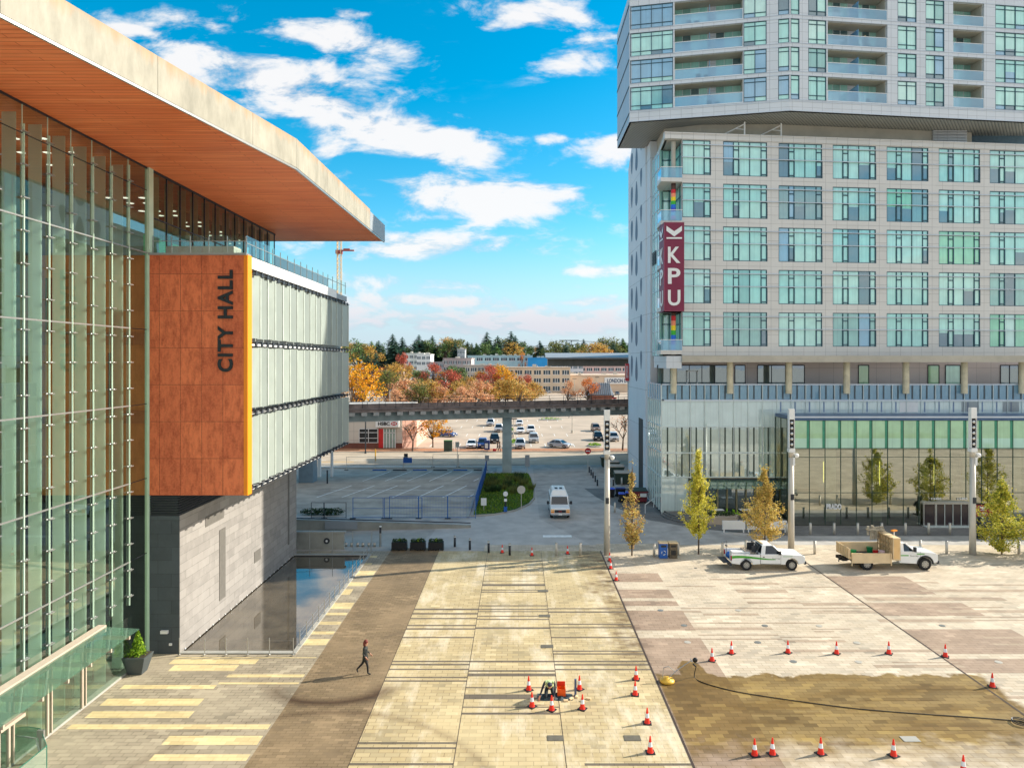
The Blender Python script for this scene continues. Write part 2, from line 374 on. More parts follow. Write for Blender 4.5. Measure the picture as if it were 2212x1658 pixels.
M['kerb']=plain('kerb_concrete',C(160,158,150),.8,0,.1,1)
M['yellow_paint']=plain('yellow_paint',C(220,165,40),.6)
M['soil']=plain('soil',C(60,52,40),.95,0,.3,4,.5)
M['wall_conc']=plain('wall_concrete',C(150,150,142),.8,0,.14,.8,.2)
M['concrete']=plain('cast_concrete',C(176,172,165),.75,0,.1,.5,.15)
M['steel']=plain('brushed_steel',C(175,175,172),.35,.7,.05,4)
M['galv']=plain('galvanised_pole',C(196,190,178),.45,.25,.05,1.2)
M['darkmetal']=plain('dark_metal',C(52,56,62),.5,.3,.1,3)
M['black']=plain('black_plastic',C(24,25,28),.5,0,.2,4)
M['rubber']=plain('rubber',C(26,26,28),.8,0,.2,6)
M['white']=plain('white_finish',C(228,228,226),.45,0,.03,1)
M['whitecar']=plain('white_car_paint',C(232,232,230),.25,0,.02,1,spec=.6)
M['carglass']=plain('vehicle_glass',C(22,32,40),.06,0,.1,1,spec=.9)
M['chrome']=plain('chrome',C(200,200,200),.2,.9,.03,1)
M['orange']=plain('cone_orange',C(235,40,14),.45,0,.04,3)
M['reflect']=plain('reflective_white',C(225,228,232),.4)
M['skin']=plain('skin',C(196,142,115),.55)
M['tan']=plain('tan_steel',C(222,196,154),.55,0,.08,1.5)
M['green_paint']=plain('green_stripe',C(70,160,45),.4)
M['red']=plain('red_plastic',C(200,30,30),.5)
M['redlamp']=plain('red_lamp',C(170,15,12),.25)
M['amber']=plain('amber_lamp',C(235,140,20),.3)
M['blue']=plain('blue_plastic',C(28,90,170),.5,0,.1,2)
M['blue_fence']=plain('blue_fence_paint',C(40,95,165),.5,0,.12,2)
M['maroon']=plain('maroon_sign',C(122,28,62),.5,0,.06,2)
M['bin_green']=plain('bin_green',C(52,66,54),.6,0,.2,1)
M['bark']=plain('bark',C(92,76,62),.9,0,.25,8,.5)
def water_mat():
    k=NM('pool_water'); k.set(k.ramp(k.noise(.5,4),C(76,68,56),C(104,94,78)),.03,0,1.0); k.bump(k.noise(1.6,3,.5),.05,.02); k.b.inputs['IOR'].default_value=1.75
    return k.m
M['water']=water_mat()
# ---------------------------------------------------------------- ground
PX0,PX1,PY0,PY1=-19.03,-12.75,39.3,58.8
def holed(mb,x0,x1,y0,y1,z):
    mb.rect(x0,PX0,y0,y1,z); mb.rect(PX1,x1,y0,y1,z); mb.rect(PX0,PX1,y0,PY0,z); mb.rect(PX0,PX1,PY1,y1,z)
g=MB(); holed(g,-3000,3000,-1500,420,0)
g.poly([(-3000,420,0),(3000,420,0),(3000,700,17),(-3000,700,17)]); g.poly([(-3000,700,17),(3000,700,17),(3000,3500,17),(-3000,3500,17)])
struct('ground',g,M['asphalt'])
L1=.008;L2=.013;L3=.018
g=MB(); holed(g,-20.85,-11.1,18,60.2,L1); struct('paving_grey',g,M['greyp'])
struct('paving_dark_band',MB().rect(-11.1,-6.9,10,61.2,L1+.002),M['dark'])
struct('paving_yellow',MB().rect(-6.9,7.1,10,60.2,L1),M['yellow'])
struct('paving_pale',MB().rect(7.1,95,10,60.2,L1),M['pale'])
struct('paving_near',MB().rect(-60,95,-20,10,L1),M['greyp'])
struct('sidewalk',MB().rect(-3,95,60.2,62.2,L1).rect(7,13,62.2,62.6,L1),M['pale'])
def zy4(z): return GYv(1152+z*.3052)
def GYv(v): return F*H/(v-V0)
def zy5(z): return GYv(1188+z*.414)
bars=MB()
for (x0,x1,lst) in ((-6.9,-2.65,[(530,541),(562,572),(597,605),(646,654),(670,679),(731,739),(900,909),(921,931),(956,964),(1013,1021),(1038,1047),(1475,1488),(1511,1524),(1623,1638)]),
    (-2.65,1.95,[(192,196),(237,241),(262,265),(290,293),(334,337),(357,371),(397,402),(411,416),(508,514),(533,539),(549,555),(581,587),(604,610),(662,675),(900,910),(966,977),(990,1009),(1086,1093),(1137,1171),(1223,1231),(1266,1280)]),
    (1.95,7.1,[(528,535),(550,559),(637,644),(662,669),(731,739),(827,835),(847,855),(900,909),(922,932),(957,966)])):
    for a,b in lst: bars.rect(x0,x1,zy4(b),zy4(a),L2)
bars.rect(2.7,7.1,zy4(1641),zy4(1625),L2)
struct('paving_bars',bars,M['bar'])
jb=MB()
for x in (7.1,23.5): jb.rect(x-.05,x+.05,10,60.2,L3)
for x in (-2.65,1.95,-6.9): jb.rect(x-.012,x+.012,10,60.2,L3)
struct('paving_joints',jb,M['joint'])
bp=MB()
for a,b in ((120,165),(205,250),(265,290),(315,418),(458,1136)): bp.rect(7.16,10.8,max(10,zy5(b)),zy5(a),L2)
def q5(mb,x0,x1,y0,y1,z=L2):
    ya,yb=zy5(y1),zy5(y0); u0,u1=1296+x0*.414,1296+x1*.414; ym=(ya+yb)/2
    mb.rect(round(XU(u0,ym)/1.2)*1.2,round(XU(u1,ym)/1.2)*1.2,ya,yb,z)
for r in ((1230,1650,135,230),(1380,1900,275,342),(1600,2190,412,540),(1820,2500,567,640)):
    ya,yb=zy5(r[3]),zy5(r[2]); bp.rect(23.56,23.56+ (XU(1296+r[1]*.414,(ya+yb)/2)-XU(1296+r[0]*.414,(ya+yb)/2)),ya,yb,L2)
struct('paving_brown',bp,M['brown'])
gb=MB()
for r in ((640,950,168,180),(680,1000,205,222),(710,1040,247,253),(730,1060,268,279),(1060,1430,274,288),(410,1450,300,305),(440,570,316,324),(560,790,330,340),(1120,1440,314,319),(1130,1480,323,328),(470,1190,377,382),(480,900,402,416),(1080,1260,408,413),(1080,1250,421,427),(495,900,439,445),(930,1270,450,455),(540,930,460,466),(930,1290,468,480),(990,1740,518,531),(1510,1860,582,587),(1450,1880,598,612),
          (1350,2080,245,262),(1650,2400,205,218),(1500,1900,360,375),(1790,2150,295,300),(1790,2300,312,326),(1870,2400,345,352),(1915,2400,362,368),(2040,2500,452,460),(2100,2500,486,497),(1320,1800,165,172),(1900,2400,178,184),(940,1260,190,194),(560,700,150,156),(340,640,186,190),
          (1570,2010,703,728),(1380,1760,770,784),(1440,2100,912,940),(700,1160,845,856),(1000,1560,1003,1015),(1960,2400,760,775)):
    q5(gb,*r,z=L2+.002)
struct('paving_grey_brown_bars',gb,M['greybrown'])
# grey plaza west: cream stripes and the edge beside the pool
cr=MB()
for (z0,z1,xa,xb) in ((1048,1052,-19,-11.2),(1058,1085,-19,-14.3),(1090,1123,-18.6,-15.1),(1142,1158,-15.2,-11.2),(1186,1196,-15.3,-11.2),(1200,1222,-20,-15.3),(1275,1314,-20,-15.3),(1345,1382,-20,-15.2),(1417,1444,-20.2,-11.2),(1480,1530,-15.3,-11.2),(1582,1618,-15.2,-11.2)):
    ya,yb=GYv(1008+z1*.3923),GYv(1008+z0*.3923); cr.rect(xa,xb,ya,yb,L2)
rnd=random.Random(3); y=40.2
while y<59:
    w=rnd.choice((.5,.9,.45,1.2)); cr.rect(-12.7,-11.9 if rnd.random()<.5 else -11.15,y,y+w,L2); y+=w+rnd.choice((.7,1.1,1.6))
struct('paving_cream',cr,M['cream'])
# pool
wl=MB(); wl.rect(PX0,PX1,PY0,PY1,-.06); struct('pool_water',wl,M['water'])
pw=MB(); z0=-.9
pw.box(PX0-.3,PX1+.3,PY0-.3,PY0,z0,-.003); pw.box(PX0-.3,PX1+.3,PY1,PY1+.3,z0,-.003); pw.box(PX1,PX1+.3,PY0,PY1,z0,-.003); pw.box(PX0-.3,PX0,PY0,PY1,z0,-.003); pw.box(PX0,PX1,PY0,PY1,z0-.1,z0)
struct('pool_basin',pw,M['darkmetal'])
pc=MB(); pc.box(PX0,PX1+.25,PY0-.35,PY0,.012,.07); pc.box(PX1,PX1+.25,PY0,PY1+.3,.012,.07); pc.box(PX0,PX1,PY1,PY1+.35,.012,.07); struct('pool_coping',pc,M['kerb'])
# forecourt of the tower, street, car parks
struct('forecourt_paving',MB().rect(24,95,65.4,74.4,L1).poly([(8.5,90,L1),(9.5,84,L1),(11,78,L1),(13.5,72,L1),(17.5,68.4,L1),(24,65.4,L1),(24,76,L1),(15,90,L1)]),M['forecourt'])
struct('concrete_apron',MB().rect(-3.5,2.2,72.5,108,L1-.004).poly([(-8.5,61.4,L1-.004),(6.9,61.4,L1-.004),(2.2,72.5,L1-.004),(-3.5,72.5,L1-.004),(-8,70,L1-.004)]),plain('apron_concrete',C(182,178,172),.85,0,.12,.5,.2))
struct('west_walk',MB().rect(-24,-8.6,60.6,66.8,L1-.002),M['walk'])
struct('street',MB().rect(-400,400,110.5,126.2,L1),M['road'])
struct('street_sidewalk',MB().rect(-400,400,126.4,131.5,L2),M['leafy'])
struct('near_street_sidewalk',MB().rect(-60,2,107.5,110.3,L1),M['walk'])
struct('far_parking',MB().rect(-400,400,131.5,420,L1),M['far_lot'])
kb=MB(); kb.box(-400,400,126.2,126.4,.012,.12); kb.box(-60,1,110.3,110.5,.012,.12); struct('street_kerbs',kb,M['kerb'])
mk=MB()
for y in (115.5,121): 
    x=-70
    while x<40: mk.rect(x,x+3,y,y+.14,L2); x+=7
for i in range(7):       # near car park bays
    x=-24.5+i*3.05
    mk.poly([(x,84,L2),(x+.17,84,L2),(x+2.3+.17,92,L2),(x+2.3,92,L2)]); mk.poly([(x+3,95.5,L2),(x+3.17,95.5,L2),(x+5.3+.17,104,L2),(x+5.3,104,L2)])
mk.rect(-24,-5,88.6,88.72,L2)
mk.poly([(-.9,78,L2),(-.6,78,L2),(-1.2,108,L2),(-1.5,108,L2)]); mk.rect(2.3,5,64.9,65.7,L2)
for r in range(5):
    for i in range(22):
        x=-48+i*2.8; y=134+r*19
        mk.rect(x,x+.12,y,y+5,L2)
struct('road_markings',mk,M['white_paint'])
ym=MB(); 
for s in (0,1): ym.rect(-36+s*.0,-27,113.6+s*.3,113.75+s*.3,L2)
struct('yellow_markings',ym,M['yellow_paint'])
struct('asphalt_car_park',MB().rect(-45,-5.3,74.5,106.5,L1-.003),M['asphalt_lot'])
wk=MB(); wk.box(-45,-5.5,106.6,106.8,.012,.14); wk.box(-5.5,-5.2,73,106.8,.012,.14); wk.box(-3.5,-3.3,80,108,.012,.1); struct('car_park_kerbs',wk,M['kerb'])
# grass island with the viaduct pier
isl=[(-5.0,73.6),(-2.6,74.2),(-.3,76.3),(1.3,79.6),(1.95,83),(2.1,88),(1.9,95),(1.55,101),(-5.0,101)]
struct('grass_island',MB().prism(isl,.006,.14),M['kerb'])
ins=[(x*(.94)-.07,73.9+(y-73.6)*.985) for x,y in isl]
struct('island_soil',MB().prism(ins,.1,.2),plain('turf',C(62,92,34),.95,0,.35,3,.6))
# ================================================================ CITY HALL
def wood_mat():
    k=NM('cedar_soffit'); v=k.P()
    st=k.noise(.9,6,.65,stretch=(.25,4.5,1)); big=k.noise(.12,3,.5)
    # boards run across the roof (X); each 0.14 m wide
    br=k.brick(v,4.3,.30,.016,C(246,150,98),C(236,130,80),C(150,70,42),.37)
    col=k.mix(k.math('MULTIPLY',k.math('SUBTRACT',st,.42),3.2,clamp=True),br.outputs[0],C(186,80,44))
    col=k.mix(k.math('MULTIPLY',big,.5),col,C(236,130,70))
    return k.set(col,.5,0,.35)
def rust_mat():
    k=NM('rust_panel'); v=k.vec('XZ0')
    br=k.brick(v,1.19,2.07,.012,C(230,124,78),C(206,104,66),C(96,40,26),0,(20.72+1.19*20-.55,-8.9+2.07*10,0))
    n=k.noise(2.4,6,.7,stretch=(1.4,1,.5)); n2=k.noise(9,5,.7)
    col=k.mix(k.math('MULTIPLY',k.math('SUBTRACT',n,.42),3,clamp=True),br.outputs[0],C(150,56,30))
    col=k.mix(k.math('MULTIPLY',k.math('SUBTRACT',n2,.45),2.2,clamp=True),col,C(226,136,86))
    k.set(col,.7); k.bump(br.outputs['Fac'],-.4,.02); return k.m
def stone_mat(nm,c,w=1.5,h=.75,vec='YZ0'):
    k=NM(nm); v=k.vec(vec); br=k.brick(v,w,h,.012,sc(c,1.08),sc(c,.80),sc(c,.5),.5)
    col=k.mix(k.math('MULTIPLY',k.math('SUBTRACT',k.noise(1.2,6,.7),.45),2.4,clamp=True),br.outputs[0],sc(c,1.25)); k.set(col,.6); return k.m
def fascia_mat():
    k=NM('fascia_concrete'); sp=k.n('ShaderNodeSeparateXYZ'); k.l(k.P(),sp.inputs[0])
    n=k.noise(1.1,6,.68,stretch=(1,1,.35)); col=k.ramp(n,C(130,126,112),C(168,162,146),.3,.7)
    top=k.math('MULTIPLY',k.math('ADD',k.math('SUBTRACT',sp.outputs[2],28.45),k.math('MULTIPLY',k.math('SUBTRACT',k.noise(1.5,5,.7,stretch=(1,1,.1)),.5),1.6)),1.6,clamp=True)
    col=k.mix(k.math('MULTIPLY',top,.6),col,C(176,126,74)); k.set(col,.75); return k.m
M['wood']=wood_mat(); M['rust']=rust_mat(); M['fascia']=fascia_mat()
M['stone_side']=stone_mat('grey_stone_side',C(146,141,136),1.5,.5); M['stone_front']=stone_mat('grey_stone_front',C(70,78,84),1.5,.75,'XZ0')
M['chglass']=glassy('atrium_glass',(.74,.86,.80,1),.15,1.45,refc=(.9,1,.97,1))
M['upglass']=glassy('upper_glass',(.62,.78,.66,1),.06,1.45)
M['railglass']=glassy('rail_glass',(.80,.93,.88,1),.06,1.4)
def canmat():
    m=glassy('canopy_glass',(.60,.78,.68,1),.10,1.4); N=m.node_tree.nodes;L=m.node_tree.links
    o=[n for n in N if n.type=='OUTPUT_MATERIAL'][0]; prev=o.inputs[0].links[0].from_socket; d=N.new('ShaderNodeBsdfDiffuse'); d.inputs[0].default_value=C(120,160,136)
    mx=N.new('ShaderNodeMixShader'); mx.inputs[0].default_value=.30; L.new(prev,mx.inputs[1]); L.new(d.outputs[0],mx.inputs[2]); L.new(mx.outputs[0],o.inputs[0]); return m
M['canglass']=canmat()
def fin_mat():
    k=NM('frosted_fin'); k.set(k.ramp(k.noise(.6,4),C(214,222,214),C(234,240,234)),.4)
    t=k.N.new('ShaderNodeBsdfTranslucent'); t.inputs[0].default_value=C(238,246,238); mx=k.N.new('ShaderNodeMixShader'); mx.inputs[0].default_value=.72
    k.L.new(k.b.outputs[0],mx.inputs[1]); k.L.new(t.outputs[0],mx.inputs[2]); k.L.new(mx.outputs[0],k.N['Material Output'].inputs[0]); return k.m
M['fin']=fin_mat()
M['mull']=plain('pale_green_mullion',C(196,222,200),.35,.1,.05,1)
M['louver']=plain('frosted_louvre',C(138,146,140),.35,0,.05,.5,spec=.5)
M['louver2']=plain('shaded_louvre_glass',C(188,200,196),.3,0,.06,.5)
M['louverb']=plain('frosted_louvre_pale',C(150,158,150),.35,0,.08,.5,spec=.5); M['louvedge']=plain('louvre_edge',C(180,188,178),.4)
M['goldedge']=plain('golden_edge',C(240,140,8),.5,0,.03,1)
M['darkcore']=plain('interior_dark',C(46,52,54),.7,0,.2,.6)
M['intfloor']=plain('interior_floor',C(150,146,136),.5,0,.08,.5)
M['palewood']=plain('pale_beam',C(184,168,150),.5,0,.06,1)
M['metalclad']=plain('metal_cladding',C(150,154,158),.5,.1,.05,1)
CH=thing('city_hall','city hall with flying wooden roof, glass atrium, rust red panel wall and white louvre screens','building',(-21,39,0))
roofp=[(-16.2,21.7),(-12.45,39),(-12.1,62.9),(-60,62.9),(-60,5),(-19.6,5)]
ZS=27.35
rf=MB(); rf.prism([(-16.35,21.7),(-12.6,39),(-12.25,62.75),(-60,62.75),(-60,5),(-19.75,5)],ZS,28.75)
roof=rf.build('roof',M['metalclad'],CH)
so_=MB(); so_.prism([(x-(.12 if x>-30 else 0),y-(.12 if y>60 else 0)) for x,y in roofp],ZS-.04,ZS-.003); so_.build('wooden_soffit',M['wood'],roof)
fa=MB()
def slab_wall(mb,a,b,t,z0,z1):
    a=Vector((a[0],a[1],0));b=Vector((b[0],b[1],0)); d=(b-a).normalized(); n=Vector((-d.y,d.x,0))*t
    mb.prism([(a.x,a.y),(b.x,b.y),(b.x+n.x,b.y+n.y),(a.x+n.x,a.y+n.y)],z0,z1)
pts=[(-19.6,5),(-17.6,14.6),(-16.2,21.7),(-14.75,28.4),(-13.35,34.9),(-12.45,39),(-12.36,45),(-12.27,51),(-12.18,57)]
for i,(a,b) in enumerate(zip(pts[:-1],pts[1:])):
    a=Vector(a);b=Vector(b);d=(b-a).normalized()*.012; slab_wall(fa,a+d,b-d,.15,ZS-.06,28.9)
fa.build('fascia',M['fascia'],roof)
e=MB(); slab_wall(e,(-12.18,57.02),(-12.1,62.9),.15,ZS-.06,28.75); slab_wall(e,(-12.1,62.9),(-60,62.9),.15,ZS-.06,28.6); e.build('end_fascia',M['metalclad'],roof)
tr=MB(); slab_wall(tr,(-16.22,21.7),(-12.47,39),.1,ZS-.17,ZS-.06); slab_wall(tr,(-12.47,39),(-12.12,62.9),.1,ZS-.17,ZS-.06); slab_wall(tr,(-19.62,5),(-16.22,21.7),.1,ZS-.17,ZS-.06); tr.build('drip_edge',M['steel'],roof)
# rust wall (continues behind the glass) and base
rw=MB(); rw.box(-20.72,-15.42,39,39.5,8.9,22.38)
rust=rw.build('rust_panel_wall',M['rust'],CH)
gi=MB(); gi.box(-60,-20.95,39.1,39.6,8.9,22.38); inner=gi.build('interior_wood_wall',plain('interior_wood',C(200,136,76),.6,0,.16,.7),CH)
for (x0,x1,z0,z1) in ((-26.6,-26.0,17.9,21.1),(-24.9,-24.3,17.9,21.1),(-23.1,-22.5,13.7,16.9),(-27.6,-26.9,13.7,16.9),(-25.2,-24.7,9.3,12.4),(-22.9,-22.3,9.3,12.2),(-29,-28.4,13.7,16.9),(-30.5,-29.8,9.3,12.4),(-29.5,-28.8,17.9,21.1)): MB().box(x0,x1,39.04,39.09,z0,z1).build('interior_window',M['darkcore'],inner)
lb=MB()
for z in (12.95,17.35): lb.box(-60,-20.95,38.9,39.09,z,z+.7)
lb.build('interior_floor_edges',plain('bronze_band',C(150,104,66),.6),inner)
MB().box(-15.42,-15.2,38.97,39.6,8.9,22.4).build('golden_edge',M['goldedge'],CH)
MB().box(-20.75,-15.25,38.9,39.6,22.38,22.5).build('coping',M['steel'],CH)
bs=MB(); bs.box(-20.8,-19.05,39,59.5,0,7.75); bs.build('dark_stone_front',M['stone_front'],CH)
lv=MB()
for i in range(8): lv.box(-20.78,-19.06,39.02,59.4,7.78+i*.14,7.86+i*.14)
lv.box(-20.7,-19.2,39.1,59.4,7.75,8.9); lv.build('louvre_strip',M['darkmetal'],CH)
ss=MB(); ss.box(-19.05,-19.03,39.02,59.5,-.42,7.76); sd_=ss.build('stone_side_wall',M['stone_side'],CH)
sl=MB()
for (ya,yb,za,zb) in ((43.0,44.6,3.0,7.0),(41.2,44.5,7.3,7.75-.0),(49.4,50.6,3.2,4.6),(56.3,56.9,1.6,7.0)): sl.box(-19.03,-19.0,ya,yb,za,min(zb,7.7))
# real slot windows on the side wall
SLOT=plain('slot_grille',C(104,100,94),.6,0,.1,3)
for (y,z0,z1,w) in ((44.15,1.2,5.7,.9),(57.3,1.3,8.0,.32),(50.0,1.9,2.7,1.2)): MB().box(-19.028,-19.0,y,y+w,z0,min(z1,7.7)).build('slot_window',SLOT,sd_)
MB().box(-19.028,-19.0,42.2,44.8,6.35,6.95).build('slot_window',SLOT,sd_)
for i in range(22): MB().ball((-19.0,39.6+i*.9,.06),.045,6,4).build('waterline_light',M['white'],sd_)
MB().box(-20.05,-19.65,38.85,39,1.18,1.35).build('wall_fixture',M['white'],CH); MB().box(-19.6,-19.45,38.92,39,.5,.62).build('wall_socket',M['white'],CH)
# screen box
sb=MB(); sb.box(-20.6,-15.9,39.55,62.1,9.05,22.2); sb.build('screen_backing_wall',plain('backing_wall',C(205,210,206),.5),CH)
par=MB(); par.box(-16.0,-15.35,39.55,58.6,21.75,22.42); par.build('white_parapet',M['white'],CH)
pr2=MB(); pr2.box(-16.0,-15.35,58.62,62.1,21.75,22.2); pr2.build('grey_parapet',M['metalclad'],CH)
ys=[39.65,41.0,42.2,43.5,44.9,46.3,47.8,49.3,50.8,52.2,53.6,55.1,56.6,58.2,60.0,62.1]
for (z0,z1) in ((17.75,21.45),(13.75,17.2),(9.35,13.25)):
    for i in range(len(ys)-1):
        q=MB(); ya,yb=ys[i]-.03,ys[i+1]-.03; xo=.05 if i%2 else .0
        q.prism([(-15.42-xo,ya),(-15.37-xo,ya),(-15.18,yb),(-15.23,yb)],z0-.03*(i%2),z1+.04*(i%2))
        lo_=q.build('louvre_panel',M['louver'] if i%2 else M['louverb'],CH)
        MB().box(-15.21,-15.165,yb-.16,yb-.02,z0,z1).build('panel_edge',M['louvedge'],lo_)
wk_=MB()
for z in (21.5,17.45,13.48,9.2):
    wk_.box(-15.95,-15.5,39.6,62.1,z,z+.07)
    for i in range(24):
        y=39.9+i*.93; wk_.box(-15.6,-15.1,y,y+.06,z+.02,z+.08); wk_.box(-15.16,-15.1,y,y+.3,z-.14,z+.1)
    wk_.box(-15.2,-15.12,39.6,62.1,z-.03,z+.02)
wk_.build('louvre_brackets',M['darkmetal'],CH)
wk2=MB()
for z in (17.32,13.36): wk2.box(-15.9,-15.45,39.6,62.1,z,z+.12)
wk2.box(-15.9,-15.15,39.6,62.2,9.12,9.2); wk2.build('maintenance_walkway',M['white'],CH)
# roof-top metal screen, terrace
rs=MB()
y=59.6
while y<76: rs.box(-20.95,-20.85,y,y+1.45,22.4,25.55); y+=1.5
rs.build('rooftop_metal_screen',M['metalclad'],CH)
tm=MB(); tm.box(-60,-16.0,39.6,62.0,22.2,22.36); tm.build('terrace_floor',M['concrete'],CH)
gr=MB(); gr.poly([(-20.8,39.3,22.5),(-15.4,39.3,22.5),(-15.4,39.3,23.55),(-20.8,39.3,23.55)]).poly([(-15.4,39.3,22.5),(-15.4,62,22.42),(-15.4,62,23.45),(-15.4,39.3,23.55)])
gr.build('balustrade_glass',M['railglass'],CH)
gp=MB()
for i in range(6): gp.box(-20.7+i*1.05,-20.66+i*1.05,39.28,39.32,22.45,23.5)
for i in range(17): gp.box(-15.42,-15.38,39.3+i*1.4,39.34+i*1.4,22.4,23.45)
gp.box(-20.8,-15.4,39.29,39.32,23.2,23.24).box(-15.42,-15.38,39.3,62,23.1,23.14); gp.build('balustrade_posts',M['steel'],CH)
# inner block behind atrium
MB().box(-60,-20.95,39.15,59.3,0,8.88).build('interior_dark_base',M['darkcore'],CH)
MB().box(-60,-27.8,26,39,0,27.0).build('interior_back_wall',plain('interior_back',C(150,140,104),.7,0,.2,.4),CH)
MB().box(-60,-21.2,5,39,-.02,.02).build('interior_floor',M['intfloor'],CH)
uf=MB(); uf.box(-60,-22.2,39.7,59,22.36,22.42).box(-60,-21.6,39.7,59,26.1,26.3); uf.build('upper_ceiling',plain('upper_ceil',C(84,82,70),.7),CH)
ub=MB(); ub.box(-60,-24.6,40,59.2,22.42,26.1); ub.build('upper_rooms',plain('upper_rooms',C(150,150,124),.7,0,.35,.3),CH)
ul=MB()
for i in range(5):
    for j in range(5): ul.ball((-22.2-i*.5,41+j*3.6+(i%2)*1.4,26.06),(.22,.22,.02),8,4)
for i in range(4):
    for j in range(4): ul.ball((-22.4-i*1.3,30.5+j*2.2,26.9),(.2,.2,.02),8,4)
lm=NM('ceiling_lamp'); lm.b.inputs['Emission Color'].default_value=(1,.93,.8,1); lm.b.inputs['Emission Strength'].default_value=.8; lm.set(C(240,230,210))
ul.build('ceiling_lamps',lm.m,CH)
# soffit continues over the atrium interior: it is the roof itself
gpn=MB()
gpn.box(-21.5,-21.4,39.8,58.8,22.45,23.7); gpn.build('green_interior_partition',plain('green_partition',C(110,240,140),.5,0,.1,.5),CH)
dr=MB(); dr.box(-20.9,-20.86,45.6,47.4,22.45,24.7); dr.build('terrace_door',M['steel'],CH)
pl=MB(); pl.box(-20.3,-16.4,40,41.1,22.37,23.05); pl.build('terrace_planter_box',M['concrete'],CH)
# glass
GX=-20.85
gl=MB(); gl.poly([(GX,10,.05),(GX,38.95,.05),(GX,38.95,27.3),(GX,10,27.3)]); gl.build('atrium_glass',M['chglass'],CH)
ug=MB(); ug.poly([(GX,39.45,22.5),(GX,59.3,22.4),(GX,59.3,27.3),(GX,39.45,27.3)]); ug.build('upper_glass',M['upglass'],CH)
um=MB()
y=41.1
while y<59.4: um.box(GX-.03,GX+.05,y,y+.05,22.42,27.3); y+=1.65
um.box(GX-.03,GX+.04,39.45,59.3,24.55,24.62); um.box(GX-.03,GX+.08,39.45,59.35,27.2,27.3); um.build('upper_mullions',M['darkmetal'],CH)
uw=MB()
y=40.6
while y<59: uw.box(-21.55,-21.05,y,y+.05,22.42,27.2); y+=1.65
uw.build('upper_fins',plain('upper_fin',C(150,160,138),.5),CH)
MB().box(-20.95,-20.72,38.96,39.42,0,27.3).build('corner_column',M['mull'],CH)
yy=[19.7,21.3,22.9,24.45,26.05,27.6,29.19,30.77,32.36,33.95,35.52,37.1]
for i,y in enumerate(yy):
    m_=MB(); m_.box(GX+.03,GX+.09,y-.02,y+.02,.1 if y<26.5 else 3.4,26.4 if y<36 else 26.9); m_.box(GX+.0,GX+.02,y-.05,y-.02,22.6,27.3)
    mo=m_.build('mullion',M['mull'],CH)
    f_=MB(); z=3.9
    while z<26.8: f_.box(GX+.02,GX+.2,y-.17,y+.17,z-.02,z+.02); f_.ball((GX+.06,y-.16,z),.045,6,4).ball((GX+.06,y+.16,z),.045,6,4); z+=1.385
    f_.build('spider_fittings',M['steel'],mo)
    MB().box(GX-.85,GX-.28,y-.04,y+.02,.05,26.9).build('glass_fin',M['fin'],CH)
tz=MB()
for z in (5.7,9.88,14.04,18.2): tz.box(GX+.02,GX+.07,10,37.2,z-.035,z+.035)
tz.box(GX+.02,GX+.07,10,38.9,22.45,22.52); tz.build('transoms',M['steel'],CH)
td=MB()
for z in (5.7,9.88,14.04,18.2,26.0): td.box(GX+.01,GX+.03,10 if z>25 else 37.2,38.9,z-.02,z+.02)
td.box(GX+.01,GX+.04,10,39,27.2,27.3); td.build('dark_transoms',M['darkmetal'],CH)
sl=MB(); sl.box(-20.85,-20.55,10,37.3,.012,.16); sl.build('sill',M['kerb'],CH)
# entrance canopy
cb=MB(); cb.box(-20.75,-20.35,10,34.3,3.1,3.42); cb.build('canopy_beam',M['palewood'],CH)
cg=MB(); cg.add([(-20.35,16,3.34),(-18.66,16,3.24),(-18.66,34.25,3.24),(-20.35,34.25,3.34)],[(0,1,2,3)]); cg.build('canopy_glass',M['canglass'],CH)
for y in (18.8,21,23.2,25.3,27.4,28.95,30.5,32.0,33.5):
    MB().box(-20.35,-18.75,y-.045,y+.045,3.02,3.2).build('canopy_bracket',M['palewood'],CH)
for y in (27.9,30.2,32.6):
    MB().box(-20.56,-20.44,y-.05,y+.05,.16,3.1).box(-20.56,-20.44,y+.22,y+.28,.16,3.1).build('door_post',M['palewood'],CH)
dg=MB(); dg.poly([(-20.5,26,.16),(-20.5,36.8,.16),(-20.5,36.8,3.0),(-20.5,26,3.0)]); dg.build('entrance_glass',M['chglass'],CH)
rd=MB(); rd.box(-20.9,-19.3,25.9,27.2,2.55,2.68); rd.box(-19.5,-19.42,25.95,26.03,0,2.55).box(-20.3,-20.22,26.8,26.88,0,2.55); rd.build('vestibule_roof',M['palewood'],CH)
# lettering
ls=MB(); put_text(ls,'CITY HALL',(XU(487,38.95),38.93,ZV(693,39)),5.72,.86,(0,0,1),(-1,0,0),.07,.03,1.12)
o=ls.build('wall_lettering',plain('letter_black',C(22,30,36),.5)); tag(o,'dark upright letters reading CITY HALL on the rust red panel wall','sign')
